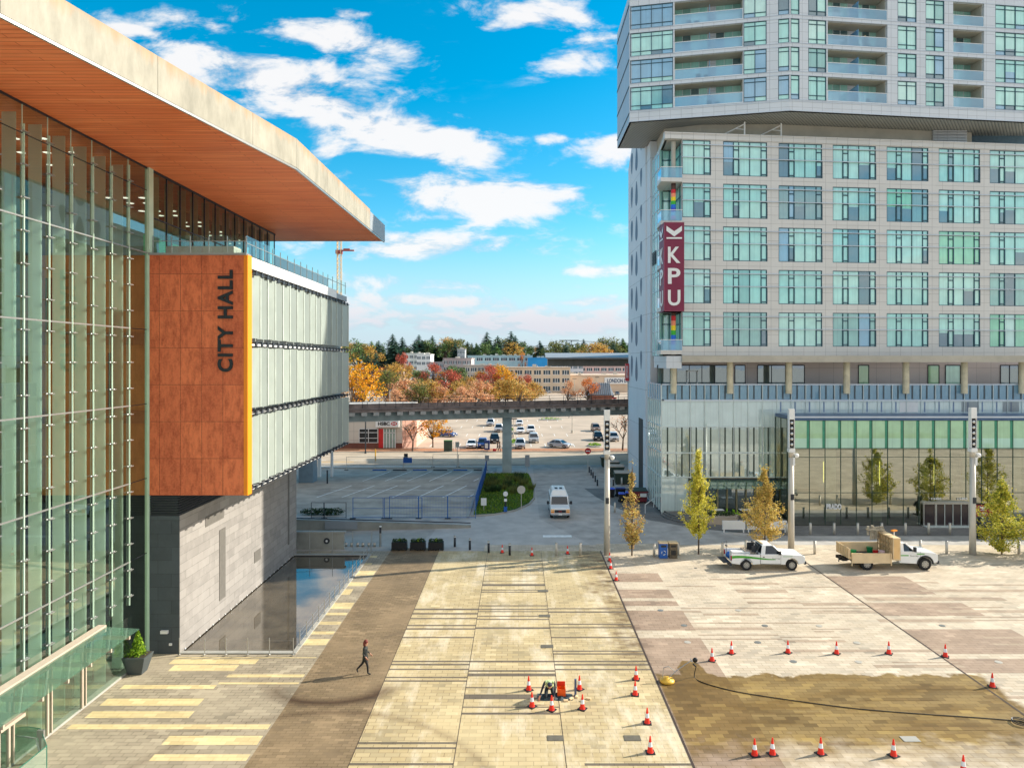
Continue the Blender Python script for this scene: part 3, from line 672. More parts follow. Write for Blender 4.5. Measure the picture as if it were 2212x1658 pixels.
# crane far behind
cr_=thing('tower_crane','tower crane mast rising behind city hall below the roof tip','crane',(XU(733,330),330,0))
mt=MB(); cx=XU(733,330); cy=330
for sx in (-.9,.9):
    for sy in (-.9,.9): mt.box(cx+sx-.14,cx+sx+.14,cy+sy-.14,cy+sy+.14,0,76)
z=30
while z<76:
    for s in (1,-1):
        mt.cyl((cx-.9*s,cy-.9,z),(cx+.9*s,cy-.9,z+1.9),.09,n=4); mt.cyl((cx-.9,cy-.9*s,z),(cx-.9,cy+.9*s,z+1.9),.09,n=4)
    mt.box(cx-.95,cx+.95,cy-1,cy-.85,z,z+.14); z+=1.9
mt.build('mast',M['tan'],cr_)
jb_=MB(); jb_.box(cx-1.0,cx+7,cy-.5,cy+.5,68.9,69.5).box(cx+2,cx+5,cy-.5,cy+.5,69.5,70.1).box(cx-1.6,cx+1.4,cy-1,cy+1,67.6,69.4); jb_.build('jib',plain('crane_red',C(150,70,60),.6),cr_)
# ================================================================ THE UNIVERSITY TOWER BLOCK
def panel_mat(nm,c,vec,w,h,off=0,shift=(0,0,0),mort=.018,rough=.45):
    k=NM(nm); br=k.brick(k.vec(vec),w,h,mort,c,sc(c,.95),sc(c,.55),off,shift)
    col=k.mix(k.math('MULTIPLY',k.math('SUBTRACT',k.noise(.35,4,.6),.4),1.2,clamp=True),br.outputs[0],sc(c,1.1)); k.set(col,rough,.15,.5); return k.m
CL=C(208,205,200)
M['clad']=panel_mat('metal_panel_cladding',CL,'XZ0',1.23,.92,0,(-.1,.05,0))
M['clad2']=panel_mat('metal_panel_cladding_tower',C(206,210,214),'XZ0',1.1,.98,0,(.2,.3,0))
M['cladside']=panel_mat('metal_panel_side',C(170,180,190),'YZ0',1.5,2.93,0,(0,.35,0))
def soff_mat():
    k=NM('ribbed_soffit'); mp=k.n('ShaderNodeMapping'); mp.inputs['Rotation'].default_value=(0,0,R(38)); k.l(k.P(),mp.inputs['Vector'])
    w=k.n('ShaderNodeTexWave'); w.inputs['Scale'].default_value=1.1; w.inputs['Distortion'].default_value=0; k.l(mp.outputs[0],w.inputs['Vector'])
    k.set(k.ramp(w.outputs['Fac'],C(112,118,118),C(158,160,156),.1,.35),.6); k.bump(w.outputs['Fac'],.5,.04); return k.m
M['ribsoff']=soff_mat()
M['towerconc']=plain('tower_concrete',C(178,172,158),.75,0,.1,.5,.1)
M['sideconc']=panel_mat('side_concrete',C(216,218,222),'YZ0',30,4.56,0,(0,.7,0),.03,.7)
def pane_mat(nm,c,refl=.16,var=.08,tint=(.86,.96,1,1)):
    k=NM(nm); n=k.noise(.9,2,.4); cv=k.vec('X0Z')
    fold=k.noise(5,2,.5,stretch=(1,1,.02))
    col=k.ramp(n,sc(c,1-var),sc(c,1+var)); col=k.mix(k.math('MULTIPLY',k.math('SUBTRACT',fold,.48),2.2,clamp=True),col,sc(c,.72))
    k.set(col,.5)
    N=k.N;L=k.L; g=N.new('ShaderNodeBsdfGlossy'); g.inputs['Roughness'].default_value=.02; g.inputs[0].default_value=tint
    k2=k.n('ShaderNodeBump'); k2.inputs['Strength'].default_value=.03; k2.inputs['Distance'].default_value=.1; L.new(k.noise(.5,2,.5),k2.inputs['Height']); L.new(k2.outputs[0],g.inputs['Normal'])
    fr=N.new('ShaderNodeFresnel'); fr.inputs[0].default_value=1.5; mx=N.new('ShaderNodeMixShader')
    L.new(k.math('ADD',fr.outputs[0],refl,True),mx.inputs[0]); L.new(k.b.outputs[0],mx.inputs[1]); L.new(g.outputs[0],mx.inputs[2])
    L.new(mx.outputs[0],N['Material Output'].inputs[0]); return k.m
PANES=[pane_mat('pane_pale_teal',C(158,222,208)),pane_mat('pane_mint',C(176,230,214)),pane_mat('pane_grey_green',C(128,186,174)),pane_mat('pane_dark',C(60,98,104),.2),pane_mat('pane_blue',C(110,166,196),.2),pane_mat('pane_green',C(134,214,168)),pane_mat('pane_bright',C(190,230,216)),pane_mat('pane_deep_green',C(92,140,132),.22)]  # pane tones from pale to deep, mixed at random
M['frame']=plain('window_frame_navy',C(52,84,98),.45,.2,.06,2)
M['ledge']=plain('pale_ledge',C(196,204,214),.4,.3,.03,1)
def balmat():
    m=glassy('balcony_glass',(.74,.90,1,1),.10,1.5,refc=(.85,.94,1,1)); N=m.node_tree.nodes;L=m.node_tree.links
    o=[n for n in N if n.type=='OUTPUT_MATERIAL'][0]; prev=o.inputs[0].links[0].from_socket; d=N.new('ShaderNodeBsdfDiffuse'); d.inputs[0].default_value=C(160,208,240)
    mx=N.new('ShaderNodeMixShader'); mx.inputs[0].default_value=.38; L.new(prev,mx.inputs[1]); L.new(d.outputs[0],mx.inputs[2]); L.new(mx.outputs[0],o.inputs[0]); return m
M['balglass']=balmat()
M['podglass']=pane_mat('podium_frosted_glass',C(196,214,212),.16,.05)
M['podclear']=pane_mat('podium_vision_glass',C(166,186,180),.30,.10)
M['poddark']=pane_mat('podium_dark_glass',C(70,86,84),.28,.15)
M['lobby']=glassy('lobby_glass',(.50,.62,.52,1),.36,1.5,refc=(.92,.95,.86,1))
M['greenband']=pane_mat('green_band_glass',C(150,196,150),.14,.10,(.9,1,.9,1))
M['mintband']=pane_mat('mint_band_glass',C(168,214,192),.14,.05)
M['podmull']=plain('podium_mullion',C(206,216,214),.4,.2,.04,1)
UT=thing('university_tower','tall university and apartment block with grey panels, teal windows and glass podium','building',(15.4,74.5,0))
rw_=random.Random(11)
def sU(u,org,d):      # distance along a facade (origin org, unit dir d) seen at photo column u
    k=(u-U0)/F; return (k*org[1]-org[0])/(d[0]-k*d[1])
def frame_of(org,d): # local x along facade, y into the building
    return Matrix(((d[0],-d[1],0,org[0]),(d[1],d[0],0,org[1]),(0,0,1,0),(0,0,0,1)))
# ---- mid block
mo_=(15.7,73.5); md=Vector((1,.1027)).normalized(); MM=frame_of(mo_,md)
mlen=(71.5-15.7)/md[0]
wins=[(1562,1657),(1682,1776),(1799,1892),(1915.5,2005.5),(2028,2117),(2138,2229)]
wins=[(sU(a,mo_,md),sU(b,mo_,md)) for a,b in wins]; per=wins[1][0]-wins[0][0]
while wins[-1][1]+per<mlen-1: wins.append((wins[-1][0]+per,wins[-1][1]+per))
w1=(sU(1474,mo_,md),sU(1535,mo_,md)); allw=[w1]+wins
rows=[(36.25,39.93),(31.72,35.38),(27.15,30.83),(22.6,26.27),(18.04,21.7)]
mb=MB(MM); depth=.35
def wall_with_holes(mb,s0,s1,z0,z1,holes,zr,th=.3):
    """solid wall strips between window openings, th thick"""
    zs=sorted(zr); cur=z0
    for a,b in zs:
        mb.box(s0,s1,0,th,cur,a); c=s0
        for (h0,h1) in holes:
            if h0>c: mb.box(c,h0,0,th,a,b)
            c=h1
        if c<s1: mb.box(c,s1,0,th,a,b)
        cur=b
    mb.box(s0,s1,0,th,cur,z1)
wall_with_holes(mb,w1[0]-.05,mlen,17.05,40.0,[(a,b) for a,b in allw],rows)
mb.build('mid_block_wall',M['clad'],UT)
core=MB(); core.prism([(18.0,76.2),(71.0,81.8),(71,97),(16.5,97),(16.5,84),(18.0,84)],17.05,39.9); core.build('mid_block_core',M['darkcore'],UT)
rf2=MB(MM); rf2.box(-.25,mlen+.1,-.12,.5,40.0,40.55); rf2.box(-.3,mlen+.1,-.2,.3,40.55,40.66); rf2.build('roof_parapet',M['clad'],UT)
rr2=MB(); rr2.prism([(15.6,73.9),(71,79.6),(71,97),(16.6,97),(16.4,84)],39.95,40.3); rr2.build('mid_block_roof',M['concrete'],UT)
sp_=MB(); sp_.prism([(15.45,73.4),(15.75,73.4),(16.75,85),(16.45,85)],39.95,40.6); sp_.build('side_parapet',M['clad'],UT)
ld=MB(MM)
for (a,b) in rows:
    h=b-a
    for zz in (a+h*.50,b-h*.13): ld.box(w1[0]-.05,mlen,-.16,-.0,zz-.03,zz+.03)
ld.build('horizontal_ledges',M['ledge'],UT)
def mid_window(a,b,z0,z1,first=False):
    fr=MB(MM); w=b-a; h=z1-z0
    cuts=[0,.24,.36,.61,.87,1] if not first else [0,.41,.78,1]
    narrow=[1,4] if not first else [2]
    for c in cuts: 
        x=min(max(a+c*w,a+.04),b-.04); fr.box(x-.035,x+.035,.03,.16,z0,z1)
    for zz in (z0+.035,z1-.035,z1-.13*h): fr.box(a,b,.02,.15,zz-.035,zz+.035)
    for i in narrow:
        x0=a+cuts[i]*w;x1=a+cuts[i+1]*w
        for zz in (z0+.06*h,z0+.48*h,z1-.24*h): fr.box(x0,x1,.0,.14,zz-.05,zz+.05)
        fr.box(x0-.05,x0+.05,.0,.14,z0,z0+.48*h); fr.box(x1-.05,x1+.05,.0,.14,z0,z0+.48*h)
    f=fr.build('window',M['frame'],UT)
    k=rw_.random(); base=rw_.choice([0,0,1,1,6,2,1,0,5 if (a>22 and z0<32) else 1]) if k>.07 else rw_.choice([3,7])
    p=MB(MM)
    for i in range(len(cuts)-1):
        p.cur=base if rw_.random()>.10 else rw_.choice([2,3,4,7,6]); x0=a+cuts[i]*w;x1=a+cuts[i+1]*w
        zm=z0+(.36+.1*rw_.random())*h if rw_.random()<.16 else None
        if zm:
            p.poly([(x0,.1,zm),(x1,.1,zm),(x1,.1,z1),(x0,.1,z1)]); p.cur=3; p.poly([(x0,.1,z0),(x1,.1,z0),(x1,.1,zm),(x0,.1,zm)])
        else: p.poly([(x0,.1,z0),(x1,.1,z0),(x1,.1,z1),(x0,.1,z1)])
    p.build('pane',PANES,f)
for (z0,z1) in rows:
    mid_window(w1[0],w1[1],z0,z1,True)
    for a,b in wins: mid_window(a,b,z0,z1)
# corner balconies, column and pale side
for i,(z0,z1) in enumerate(rows):
    zf=z0-.55
    sl=MB(); sl.prism([(15.0,73.2),(17.3,73.35),(17.6,76),(17.6,77.3),(15.6,77.3),(15.05,75.5)],zf-.3,zf+.12)
    s_=sl.build('corner_balcony',M['clad'],UT)
    g_=MB(); 
    for p0,p1 in (((15.05,73.25),(17.3,73.4)),((15.05,73.25),(15.1,75.4))):
        g_.poly([(p0[0],p0[1],zf+.12),(p1[0],p1[1],zf+.12),(p1[0],p1[1],zf+1.2),(p0[0],p0[1],zf+1.2)])
    g_.build('balcony_glass',M['balglass'],s_)
    t_=MB(); t_.box(15.0,17.3,73.2,73.26,zf+1.2,zf+1.26).box(15.02,15.08,73.25,75.4,zf+1.2,zf+1.26); t_.build('rail',M['white'],s_)
    dm=MB(); dm.cur=0
    w_=MB(); w_.poly([(15.9,77.2,zf+.12),(17.7,77.2,zf+.12),(17.7,77.2,zf+4.1),(15.9,77.2,zf+4.1)]).poly([(17.42,73.7,zf+.12),(17.42,77.2,zf+.12),(17.42,77.2,zf+4.1),(17.42,73.7,zf+4.1)][::-1]); w_.build('balcony_window',PANES[i%3],s_)
    fr=MB(); 
    for x in (15.95,16.75,17.5): fr.box(x-.04,x+.04,77.1,77.18,zf+.12,zf+4.1)
    fr.box(15.9,17.5,77.1,77.17,zf+3.0,zf+3.1); fr.box(17.36,17.41,73.8,77,zf+2.9,zf+3.0).box(17.36,17.41,74.9,74.98,zf+.1,zf+4.1); fr.build('balcony_frame',M['frame'],s_)
colr=[(255,255,255)]
cl=MB(); cl.cyl((16.55,74.2,17.1),(16.55,74.2,39.9),.24,n=14); cl.build('corner_column',M['towerconc'],UT)
bandc=[(70,45,40),(90,55,45),(215,30,40),(255,150,110),(250,215,20),(60,180,50),(30,110,220),(70,60,200),(110,200,240),(240,170,220)]
bm=[plain('pride_band',C(*c),.5,0,.02) for c in bandc]
for (za,zb) in ((31.55,35.55),(17.2,22.3)):
    pb=MB(); h=(zb-za)/len(bandc)
    for i in range(len(bandc)): pb.cur=i; pb.cyl((16.55,74.2,zb-(i+1)*h),(16.55,74.2,zb-i*h),.252,n=14,caps=False)
    o=pb.build('rainbow_wrap',bm); tag(o,'rainbow striped wrap round the corner column '+('above' if za>25 else 'below')+' the tall maroon sign','banner',group='rainbow column wraps')
sd2=MB()
sd2.box(15.75,16.1,77.4,81.6,17.05,40.0); sd2.build('side_wall_glazed',PANES[1],UT)
sf=MB()
for (z0,z1) in rows:
    for z in (z0-.5,z0+1.8,z1-.2): sf.box(15.68,15.76,77.4,81.6,z-.04,z+.04)
for y in (77.5,78.8,80.2,81.5): sf.box(15.66,15.76,y-.04,y+.04,17.05,40)
sf.build('side_frames',M['ledge'],UT)
gv=MB()
for i in range(9): gv.box(15.6,15.74,79.0,81.2,27.6+i*.17,27.68+i*.17)
gv.build('side_vent',M['darkmetal'],UT)
# concrete flank with teardrop openings
fk=MB(); X0=15.35
fk.add([(X0,83.9,0),(X0,97,0),(X0,97,43.2),(X0,94,45.5),(X0,83.9,45.5),(X0+.9,83.9,0),(X0+.9,97,0),(X0+.9,97,43.2),(X0+.9,94,45.5),(X0+.9,83.9,45.5)],
       [(0,4,3,2,1),(5,6,7,8,9),(0,1,6,5),(1,2,7,6),(2,3,8,7),(3,4,9,8),(4,0,5,9)])
fk.box(15.5,16.6,81.7,83.9,0,42.3)
fk.build('concrete_flank',M['sideconc'],UT)
ds=MB(); ds.box(X0-.02,X0,85.6,88.6,0,9.3); ds.build('dark_side_door',M['darkcore'],UT)
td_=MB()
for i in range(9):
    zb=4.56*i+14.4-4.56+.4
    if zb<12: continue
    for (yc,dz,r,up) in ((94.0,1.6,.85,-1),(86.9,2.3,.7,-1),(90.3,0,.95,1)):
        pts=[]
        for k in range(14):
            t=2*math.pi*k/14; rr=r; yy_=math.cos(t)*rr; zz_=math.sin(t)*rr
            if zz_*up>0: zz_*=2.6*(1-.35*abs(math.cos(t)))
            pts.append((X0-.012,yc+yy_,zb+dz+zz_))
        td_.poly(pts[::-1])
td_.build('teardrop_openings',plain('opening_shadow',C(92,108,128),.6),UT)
# terrace level between slab and podium
tsl=MB(); tsl.box(17.2,95,72.9,75.2,16.35,17.03); tsl.build('terrace_slab',M['towerconc'],UT)
tp=MB(); tp.box(15.6,17.2,73.2,80,15.7,17.0); tp.build('corner_soffit_panel',M['clad2'],UT)
tw=MB(); tw.box(15.8,95,77.6,78,12.4,16.9); tw.build('terrace_back_wall',panel_mat('terrace_panels',C(188,176,172),'XZ0',1.6,4,0,(0,.3,0)),UT)
for (u0,u1,mt_,dy) in ((1420,1448,'poddark',0),(1462,1571,'poddark',0),(1588,1610,'poddark',0),(1637,1697,'poddark',0),(1711,1738,'poddark',0),(1855,1877,'greenband',0),(2005,2029,'greenband',0),(2043,2075,'mintband',0),(2162,2201,'poddark',0)):
    m_=MB(); xa,xb=XU(u0,77.5),XU(u1,77.5); m_.poly([(xa,77.56,12.5),(xb,77.56,12.5),(xb,77.56,16.0),(xa,77.56,16.0)])
    o=m_.build('terrace_window',M[mt_],UT); f_=MB(); f_.box(xa,xb,77.5,77.57,15.95,16.05)
    n=max(1,round((xb-xa)/1.3))
    for i in range(n+1): x=xa+(xb-xa)*i/n; f_.box(x-.03,x+.03,77.5,77.57,12.5,16)
    f_.build('window_frame',M['darkmetal'],o)
dd=MB(); xa=XU(1483,77.4)
dd.box(xa,xa+.12,77.4,77.5,12.5,15.4).box(xa+1.15,xa+1.27,77.4,77.5,12.5,15.4).box(xa,xa+1.27,77.4,77.5,15.3,15.42); dd.build('terrace_door_frame',M['white'],UT)
for u in (1455,1577,1704,1829,1957,2083,2208,2335):
    c_=MB(); x=XU(u,74.2); c_.cyl((x,74.2,13.0),(x,74.2,16.35),.33,n=16); c_.build('terrace_column',plain('cream_column',C(206,196,168),.7),UT)
for u in (1489,1531,1891,1893+130,2068+0,2111): 
    pass
# podium: frosted glass box with balustrade
PY=74.5;PXL=15.35;PXR=95
XB=27.55  # lobby box starts here
mod=1.545
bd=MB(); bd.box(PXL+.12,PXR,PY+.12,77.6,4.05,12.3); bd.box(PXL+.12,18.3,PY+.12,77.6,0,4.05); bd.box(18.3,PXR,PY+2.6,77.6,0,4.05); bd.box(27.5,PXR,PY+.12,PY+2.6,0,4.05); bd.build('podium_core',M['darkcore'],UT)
ped=MB(); ped.box(PXL-.05,PXR,PY-.08,PY+.3,12.2,12.34).box(PXL-.05,PXL+.25,PY-.08,82.2,12.2,12.34); ped.box(PXL-.05,PXR,PY-.06,PY+.02,13.9,14.02).box(PXL-.05,PXL+.03,PY-.06,82.2,13.9,14.02); ped.build('podium_rails',M['ledge'],UT)
bal=MB(); bal.poly([(PXL,PY,12.34),(PXR,PY,12.34),(PXR,PY,13.9),(PXL,PY,13.9)]).poly([(PXL,82.2,12.34),(PXL,PY,12.34),(PXL,PY,13.9),(PXL,82.2,13.9)]); bal.build('balustrade_glass',M['balglass'],UT)
bfr=MB(); x=PXL+.55
i=0
while x<62: 
    bfr.box(x,x+.17,PY-.03,PY-.005,12.4,13.85); bfr.box(x+.85,x+.98,PY-.03,PY-.005,12.4,13.85); x+=mod; i+=1
bfr.build('balustrade_fins',plain('balustrade_fin',C(70,84,92),.5),UT)
bpl=MB(); bpl.box(PXL+.3,62,PY+.5,PY+.55,12.34,13.7); bpl.build('balustrade_screen',plain('balustrade_screen',C(190,200,196),.6),UT)
mu=MB(); x=PXL
while x<62:
    mu.box(x-.03,x+.03,PY-.09,PY+.0,0 if x<XB and not (18.5<x<27) else 4.0 if x<XB else 10.8,13.9); x+=mod
y=PY
while y<82.3: mu.box(PXL-.09,PXL,y-.03,y+.03,.3,13.9); y+=mod*.83
for z in (9.44,6.63,4.03): mu.box(PXL-.09,XB+.4,PY-.1,PY-.01,z-.04,z+.04); mu.box(PXL-.1,PXL-.01,PY,82.2,z-.04,z+.04)
mu.box(PXL-.09,PXR,PY-.1,PY-.01,12.14,12.2); mu.build('podium_mullions',M['podmull'],UT)
def wallq(mb,x0,x1,z0,z1,y=PY): mb.poly([(x0,y,z0),(x1,y,z0),(x1,y,z1),(x0,y,z1)])
def sideq(mb,y0,y1,z0,z1,x=PXL): mb.poly([(x,y1,z0),(x,y0,z0),(x,y0,z1),(x,y1,z1)])
pg=MB(); wallq(pg,PXL,XB+.3,9.44,12.2); wallq(pg,PXL,PXL+2.9,0,4.03); sideq(pg,PY,82.2,9.44,12.2); wallq(pg,XB+.3,62,10.9,12.2); pg.build('frosted_glazing',M['podglass'],UT)
vg=MB(); wallq(vg,PXL,XB+.3,4.03,9.44); sideq(vg,PY,82.2,.3,9.44); vg.build('vision_glazing',M['podclear'],UT)
bl=MB(); x=PXL+.55
while x<XB: 
    for (za,zb) in ((6.75,9.35),(4.1,6.5)): bl.box(x,x+.17,PY-.004,PY+.06,za,zb); bl.box(x+1.0 if int(x*3)%2 else x+.85,x+1.1,PY-.004,PY+.06,za,zb)
    x+=mod
bl.build('dark_strips',plain('dark_strip',C(62,74,66),.5),UT)
bl2=MB(); x=XB+.5; r5=random.Random(5)
while x<60: bl2.box(x,x+.16,PY-.004,PY+.05,11.0,12.1); x+=mod
bl2.build('spandrel_strips',plain('spandrel_strip',C(120,140,168),.5),UT)
lvp=MB(); lvp.box(XU(2121,PY)-0,XU(2241,PY),PY-.03,PY+.05,11.0,12.1)
eg=MB(); wallq(eg,XU(1736,PY),XU(1887,PY),-5,-4.9)
lpm=MB()
for u in (1830,1868,1951,1989): pass
wallq(lpm,XU(1943,PY),XU(1983,PY),11.0,12.1,PY-.01); lpm.build('white_spandrel_panel',M['white'],UT)
lo=MB()
for u0,u1 in ((2077,2115),(2166,2201)):
    for j in range(9): lo.box(XU(u0,PY),XU(u1,PY),PY-.04,PY-.01,11.05+j*.12,11.12+j*.12)
lo.build('spandrel_louvres',plain('louvre_grey',C(120,124,132),.5),UT)
# cafe front under the small canopy
cf=MB(); wallq(cf,18.3,27.5,.2,4.0,PY+.9); cf.build('cafe_glazing',M['poddark'],UT)
cfr=MB(); x=18.5
while x<27.6: cfr.box(x-.06,x+.06,PY+.7,PY+.9,.1,4.0); x+=1.03
cfr.box(18.3,27.5,PY+.7,PY+.9,2.9,3.0).box(18.3,18.6,PY-.05,PY+.9,0,4.0).box(18.3,27.5,PY-.0,PY+.9,3.9,4.02); cfr.build('cafe_frames',plain('cafe_frame',C(176,158,120),.5),UT)
cc_=MB(); x=18.7
while x<28: cc_.box(x-.04,x+.04,PY-2.3,PY,3.2,3.3) ; x+=1.5
cc_.box(18.2,27.9,PY-.12,PY-.08,3.6,3.9); cc_.build('cafe_canopy_arms',M['darkmetal'],UT)
cg2=MB(); cg2.add([(18.3,PY-.1,3.75),(27.8,PY-.1,3.75),(27.8,PY-2.4,3.2),(18.3,PY-2.4,3.2)],[(0,3,2,1)]); cg2.build('cafe_canopy_glass',M['canglass'],UT)
# lobby box
LY=69.5
lr=MB(); lr.box(XB,PXR,LY-.1,PY+.1,10.55,10.9); lr.build('lobby_roof',plain('lobby_roof_edge',C(70,96,130),.4,.2),UT)
lrt=MB(); lrt.box(XB-.05,PXR,LY-.16,LY-.1,10.8,10.95); lrt.build('lobby_roof_trim',M['ledge'],UT)
lg=MB(); wallq(lg,XB,62,7.74,9.0,LY); 
gb1=MB(); wallq(gb1,XB,62,8.75,10.5,LY); gb1.build('green_glass_band',M['greenband'],UT)
gb2=MB(); wallq(gb2,XB,62,7.74,8.75,LY); gb2.build('mint_glass_band',M['mintband'],UT)
lgl=MB(); wallq(lgl,XB,XU(1991,LY),.1,7.74,LY); wallq(lgl,XU(1991,LY),XU(2090,LY),2.35,7.74,LY); wallq(lgl,XU(2090,LY),62,.1,7.74,LY); sideq(lgl,LY,PY,.1,10.5,XB); lgl.build('lobby_glazing',M['lobby'],UT)
lm_=MB(); x=XB; i=0
while x<61:
    lm_.box(x-.025,x+.025,LY-.05,LY-.004,.1 if not (XU(1990,LY)<x<XU(2091,LY)) else 2.6,10.5); x+=1.566
for y in (69.5,71.2,72.9,74.4): lm_.box(XB-.05,XB-.004,y-.02,y+.02,.1,10.5)
lm_.box(XB,62,LY-.04,LY-.005,7.7,7.77); lm_.box(XB,62,LY-.04,LY-.005,3.28,3.33).box(XB,62,LY-.04,LY-.005,6.83,6.88); lm_.build('lobby_mullions',plain('lobby_mullion',C(52,74,62),.5),UT)
lst=MB(); x=XB+1.3
while x<61: lst.box(x,x+.24,LY-.02,LY-.003,7.78,10.5); x+=1.566
lst.build('green_band_strips',plain('teal_strip',C(60,140,112),.35),UT)
li=MB(); li.box(XB+.3,PXR,PY-.3,PY+.05,0,10.5); li.build('lobby_back_wall',plain('lobby_wall',C(148,140,116),.7,0,.25,.35),UT)
lc=MB(); 
for x in (31.5,36.2,41,45.5,50.5): lc.box(x,x+1.0,LY+1.6,LY+2.1,0,10.4)
lc.build('lobby_columns',plain('lobby_col',C(196,190,164),.6),UT)
lfl=MB(); lfl.box(XB,PXR,LY,PY,.008,.1); lfl.build('lobby_floor',plain('lobby_floor',C(70,72,66),.4),UT)
pd=MB(); em=NM('pendant_lamp'); em.b.inputs['Emission Color'].default_value=(1,.8,.2,1); em.b.inputs['Emission Strength'].default_value=1.2; em.set(C(240,200,60))
for u,z0,z1 in ((1779,4.2,6.3),(1900,3.9,6.3),(2018,3.9,6.0)): x=XU(u,LY+.9); pd.cyl((x,LY+.9,z0),(x,LY+.9,z1),.045,n=8)
pd.build('pendant_lamps',em.m,UT)
# doors
dx0,dx1=XU(1991,LY),XU(2090,LY)
dm=MB(); dm.box(dx0,dx1,LY-.3,LY,2.2,2.42); dm.box(dx0,dx0+.12,LY-.3,LY-.2,.05,2.2).box(dx1-.12,dx1,LY-.3,LY-.2,.05,2.2).box(dx0+1.15,dx0+1.3,LY-.3,LY-.2,.05,2.2); dm.build('entrance_frame',M['steel'],UT)
dgl=MB(); wallq(dgl,dx0+.1,dx1-.12,.1,2.2,LY-.22); dgl.build('entrance_doors',plain('door_glass_dark',C(60,52,54),.15),UT)
dst=MB()
for k in range(4): x=dx0+1.3+k*.82; dst.box(x,x+.05,LY-.28,LY-.23,.1,2.2)
dst.box(dx0,dx1,LY-.9,LY,.01,.09); dst.build('door_stiles',M['podmull'],UT)
lt=MB(); put_text(lt,'PRADO',(XU(1800.5,LY-.06),LY-.12,ZV(1093,LY)),1.5,.56,(1,0,0),(0,0,1),.08,.045,1.06)
o=lt.build('window_lettering',M['white']); tag(o,'white letters reading PRADO on the dark lobby glass','sign')
for u,t in ((2023,'13485'),(2079,'13485')):
    nb=MB(); put_text(nb,t,(XU(u,LY-.08),LY-.08,2.72),1.0,.22,(1,0,0),(0,0,1),.03,.02); o=nb.build('street_number',M['white'])
    tag(o,'small white street number over the '+('left' if u<2050 else 'right')+' end of the lobby entrance','sign',group='street numbers')
rsn=MB(); rsn.box(XU(2108,LY-.3),XU(2150,LY-.3),LY-.34,LY-.3,1.0,2.15)
rs_=rsn.build('entrance_panel_sign',plain('red_sign',C(150,32,44),.5)); tag(rs_,'red sign panel with a white arrow mark and KPU on lobby glass','sign')
# ---- recessed storey
rc=MB(); rc.prism([(16.3,77.6),(20.0,76.3),(28,76.1),(51.5,78.9),(51.5,96),(16.3,96)],40.2,42.5); rc.build('recessed_storey',M['towerconc'],UT)
MB().box(51.6,64,80,96,40.2,42.4).build('dark_plant_room',plain('plant_room',C(84,110,124),.5,0,.2,1),UT)
rl=MB()
for i in range(12): rl.box(46.6,50.4,78.0,78.4,40.4+i*.17,40.49+i*.17)
rl.build('storey_louvres',M['clad2'],UT)
# ---- tower
TZ0=42.4;TZ1=55.9
tl=(12.05,75.4);tpw=(28.1,72.0);trr=(59.0,75.9)
tb=MB(); tb.prism([(12.3,78.0),(28.1,74.6),(58.8,78.5),(58.8,96),(22,96),(18,84.5),(12.3,84.5)],TZ0+.03,TZ1-.2)
tb.cur=0; tb.build('tower_core',plain('tower_core',C(120,118,110),.7),UT)
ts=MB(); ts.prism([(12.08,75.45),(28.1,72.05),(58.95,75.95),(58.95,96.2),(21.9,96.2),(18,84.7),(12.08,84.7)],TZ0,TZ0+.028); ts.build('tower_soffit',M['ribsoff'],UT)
tr_=MB(); tr_.prism([(12.05,75.4),(28.1,72.0),(59.0,75.9),(59.0,96.3),(21.9,96.3),(18,84.75),(12.05,84.75)],TZ1-.2,TZ1+.5); tr_.build('tower_roof',M['clad2'],UT)
tsd=MB(); tsd.box(12.05,12.28,75.42,84.7,TZ0,TZ1-.2); tsd.build('tower_side_wall',M['cladside'],UT)
tsv=MB()
for k in range(5): z=43.35+2.93*k; tsv.box(11.98,12.05,75.4,84.7,z-.04,z+.04)
tsv.build('side_ledges',M['frame'],UT)
FL=[43.62+2.93*k for k in range(4)]
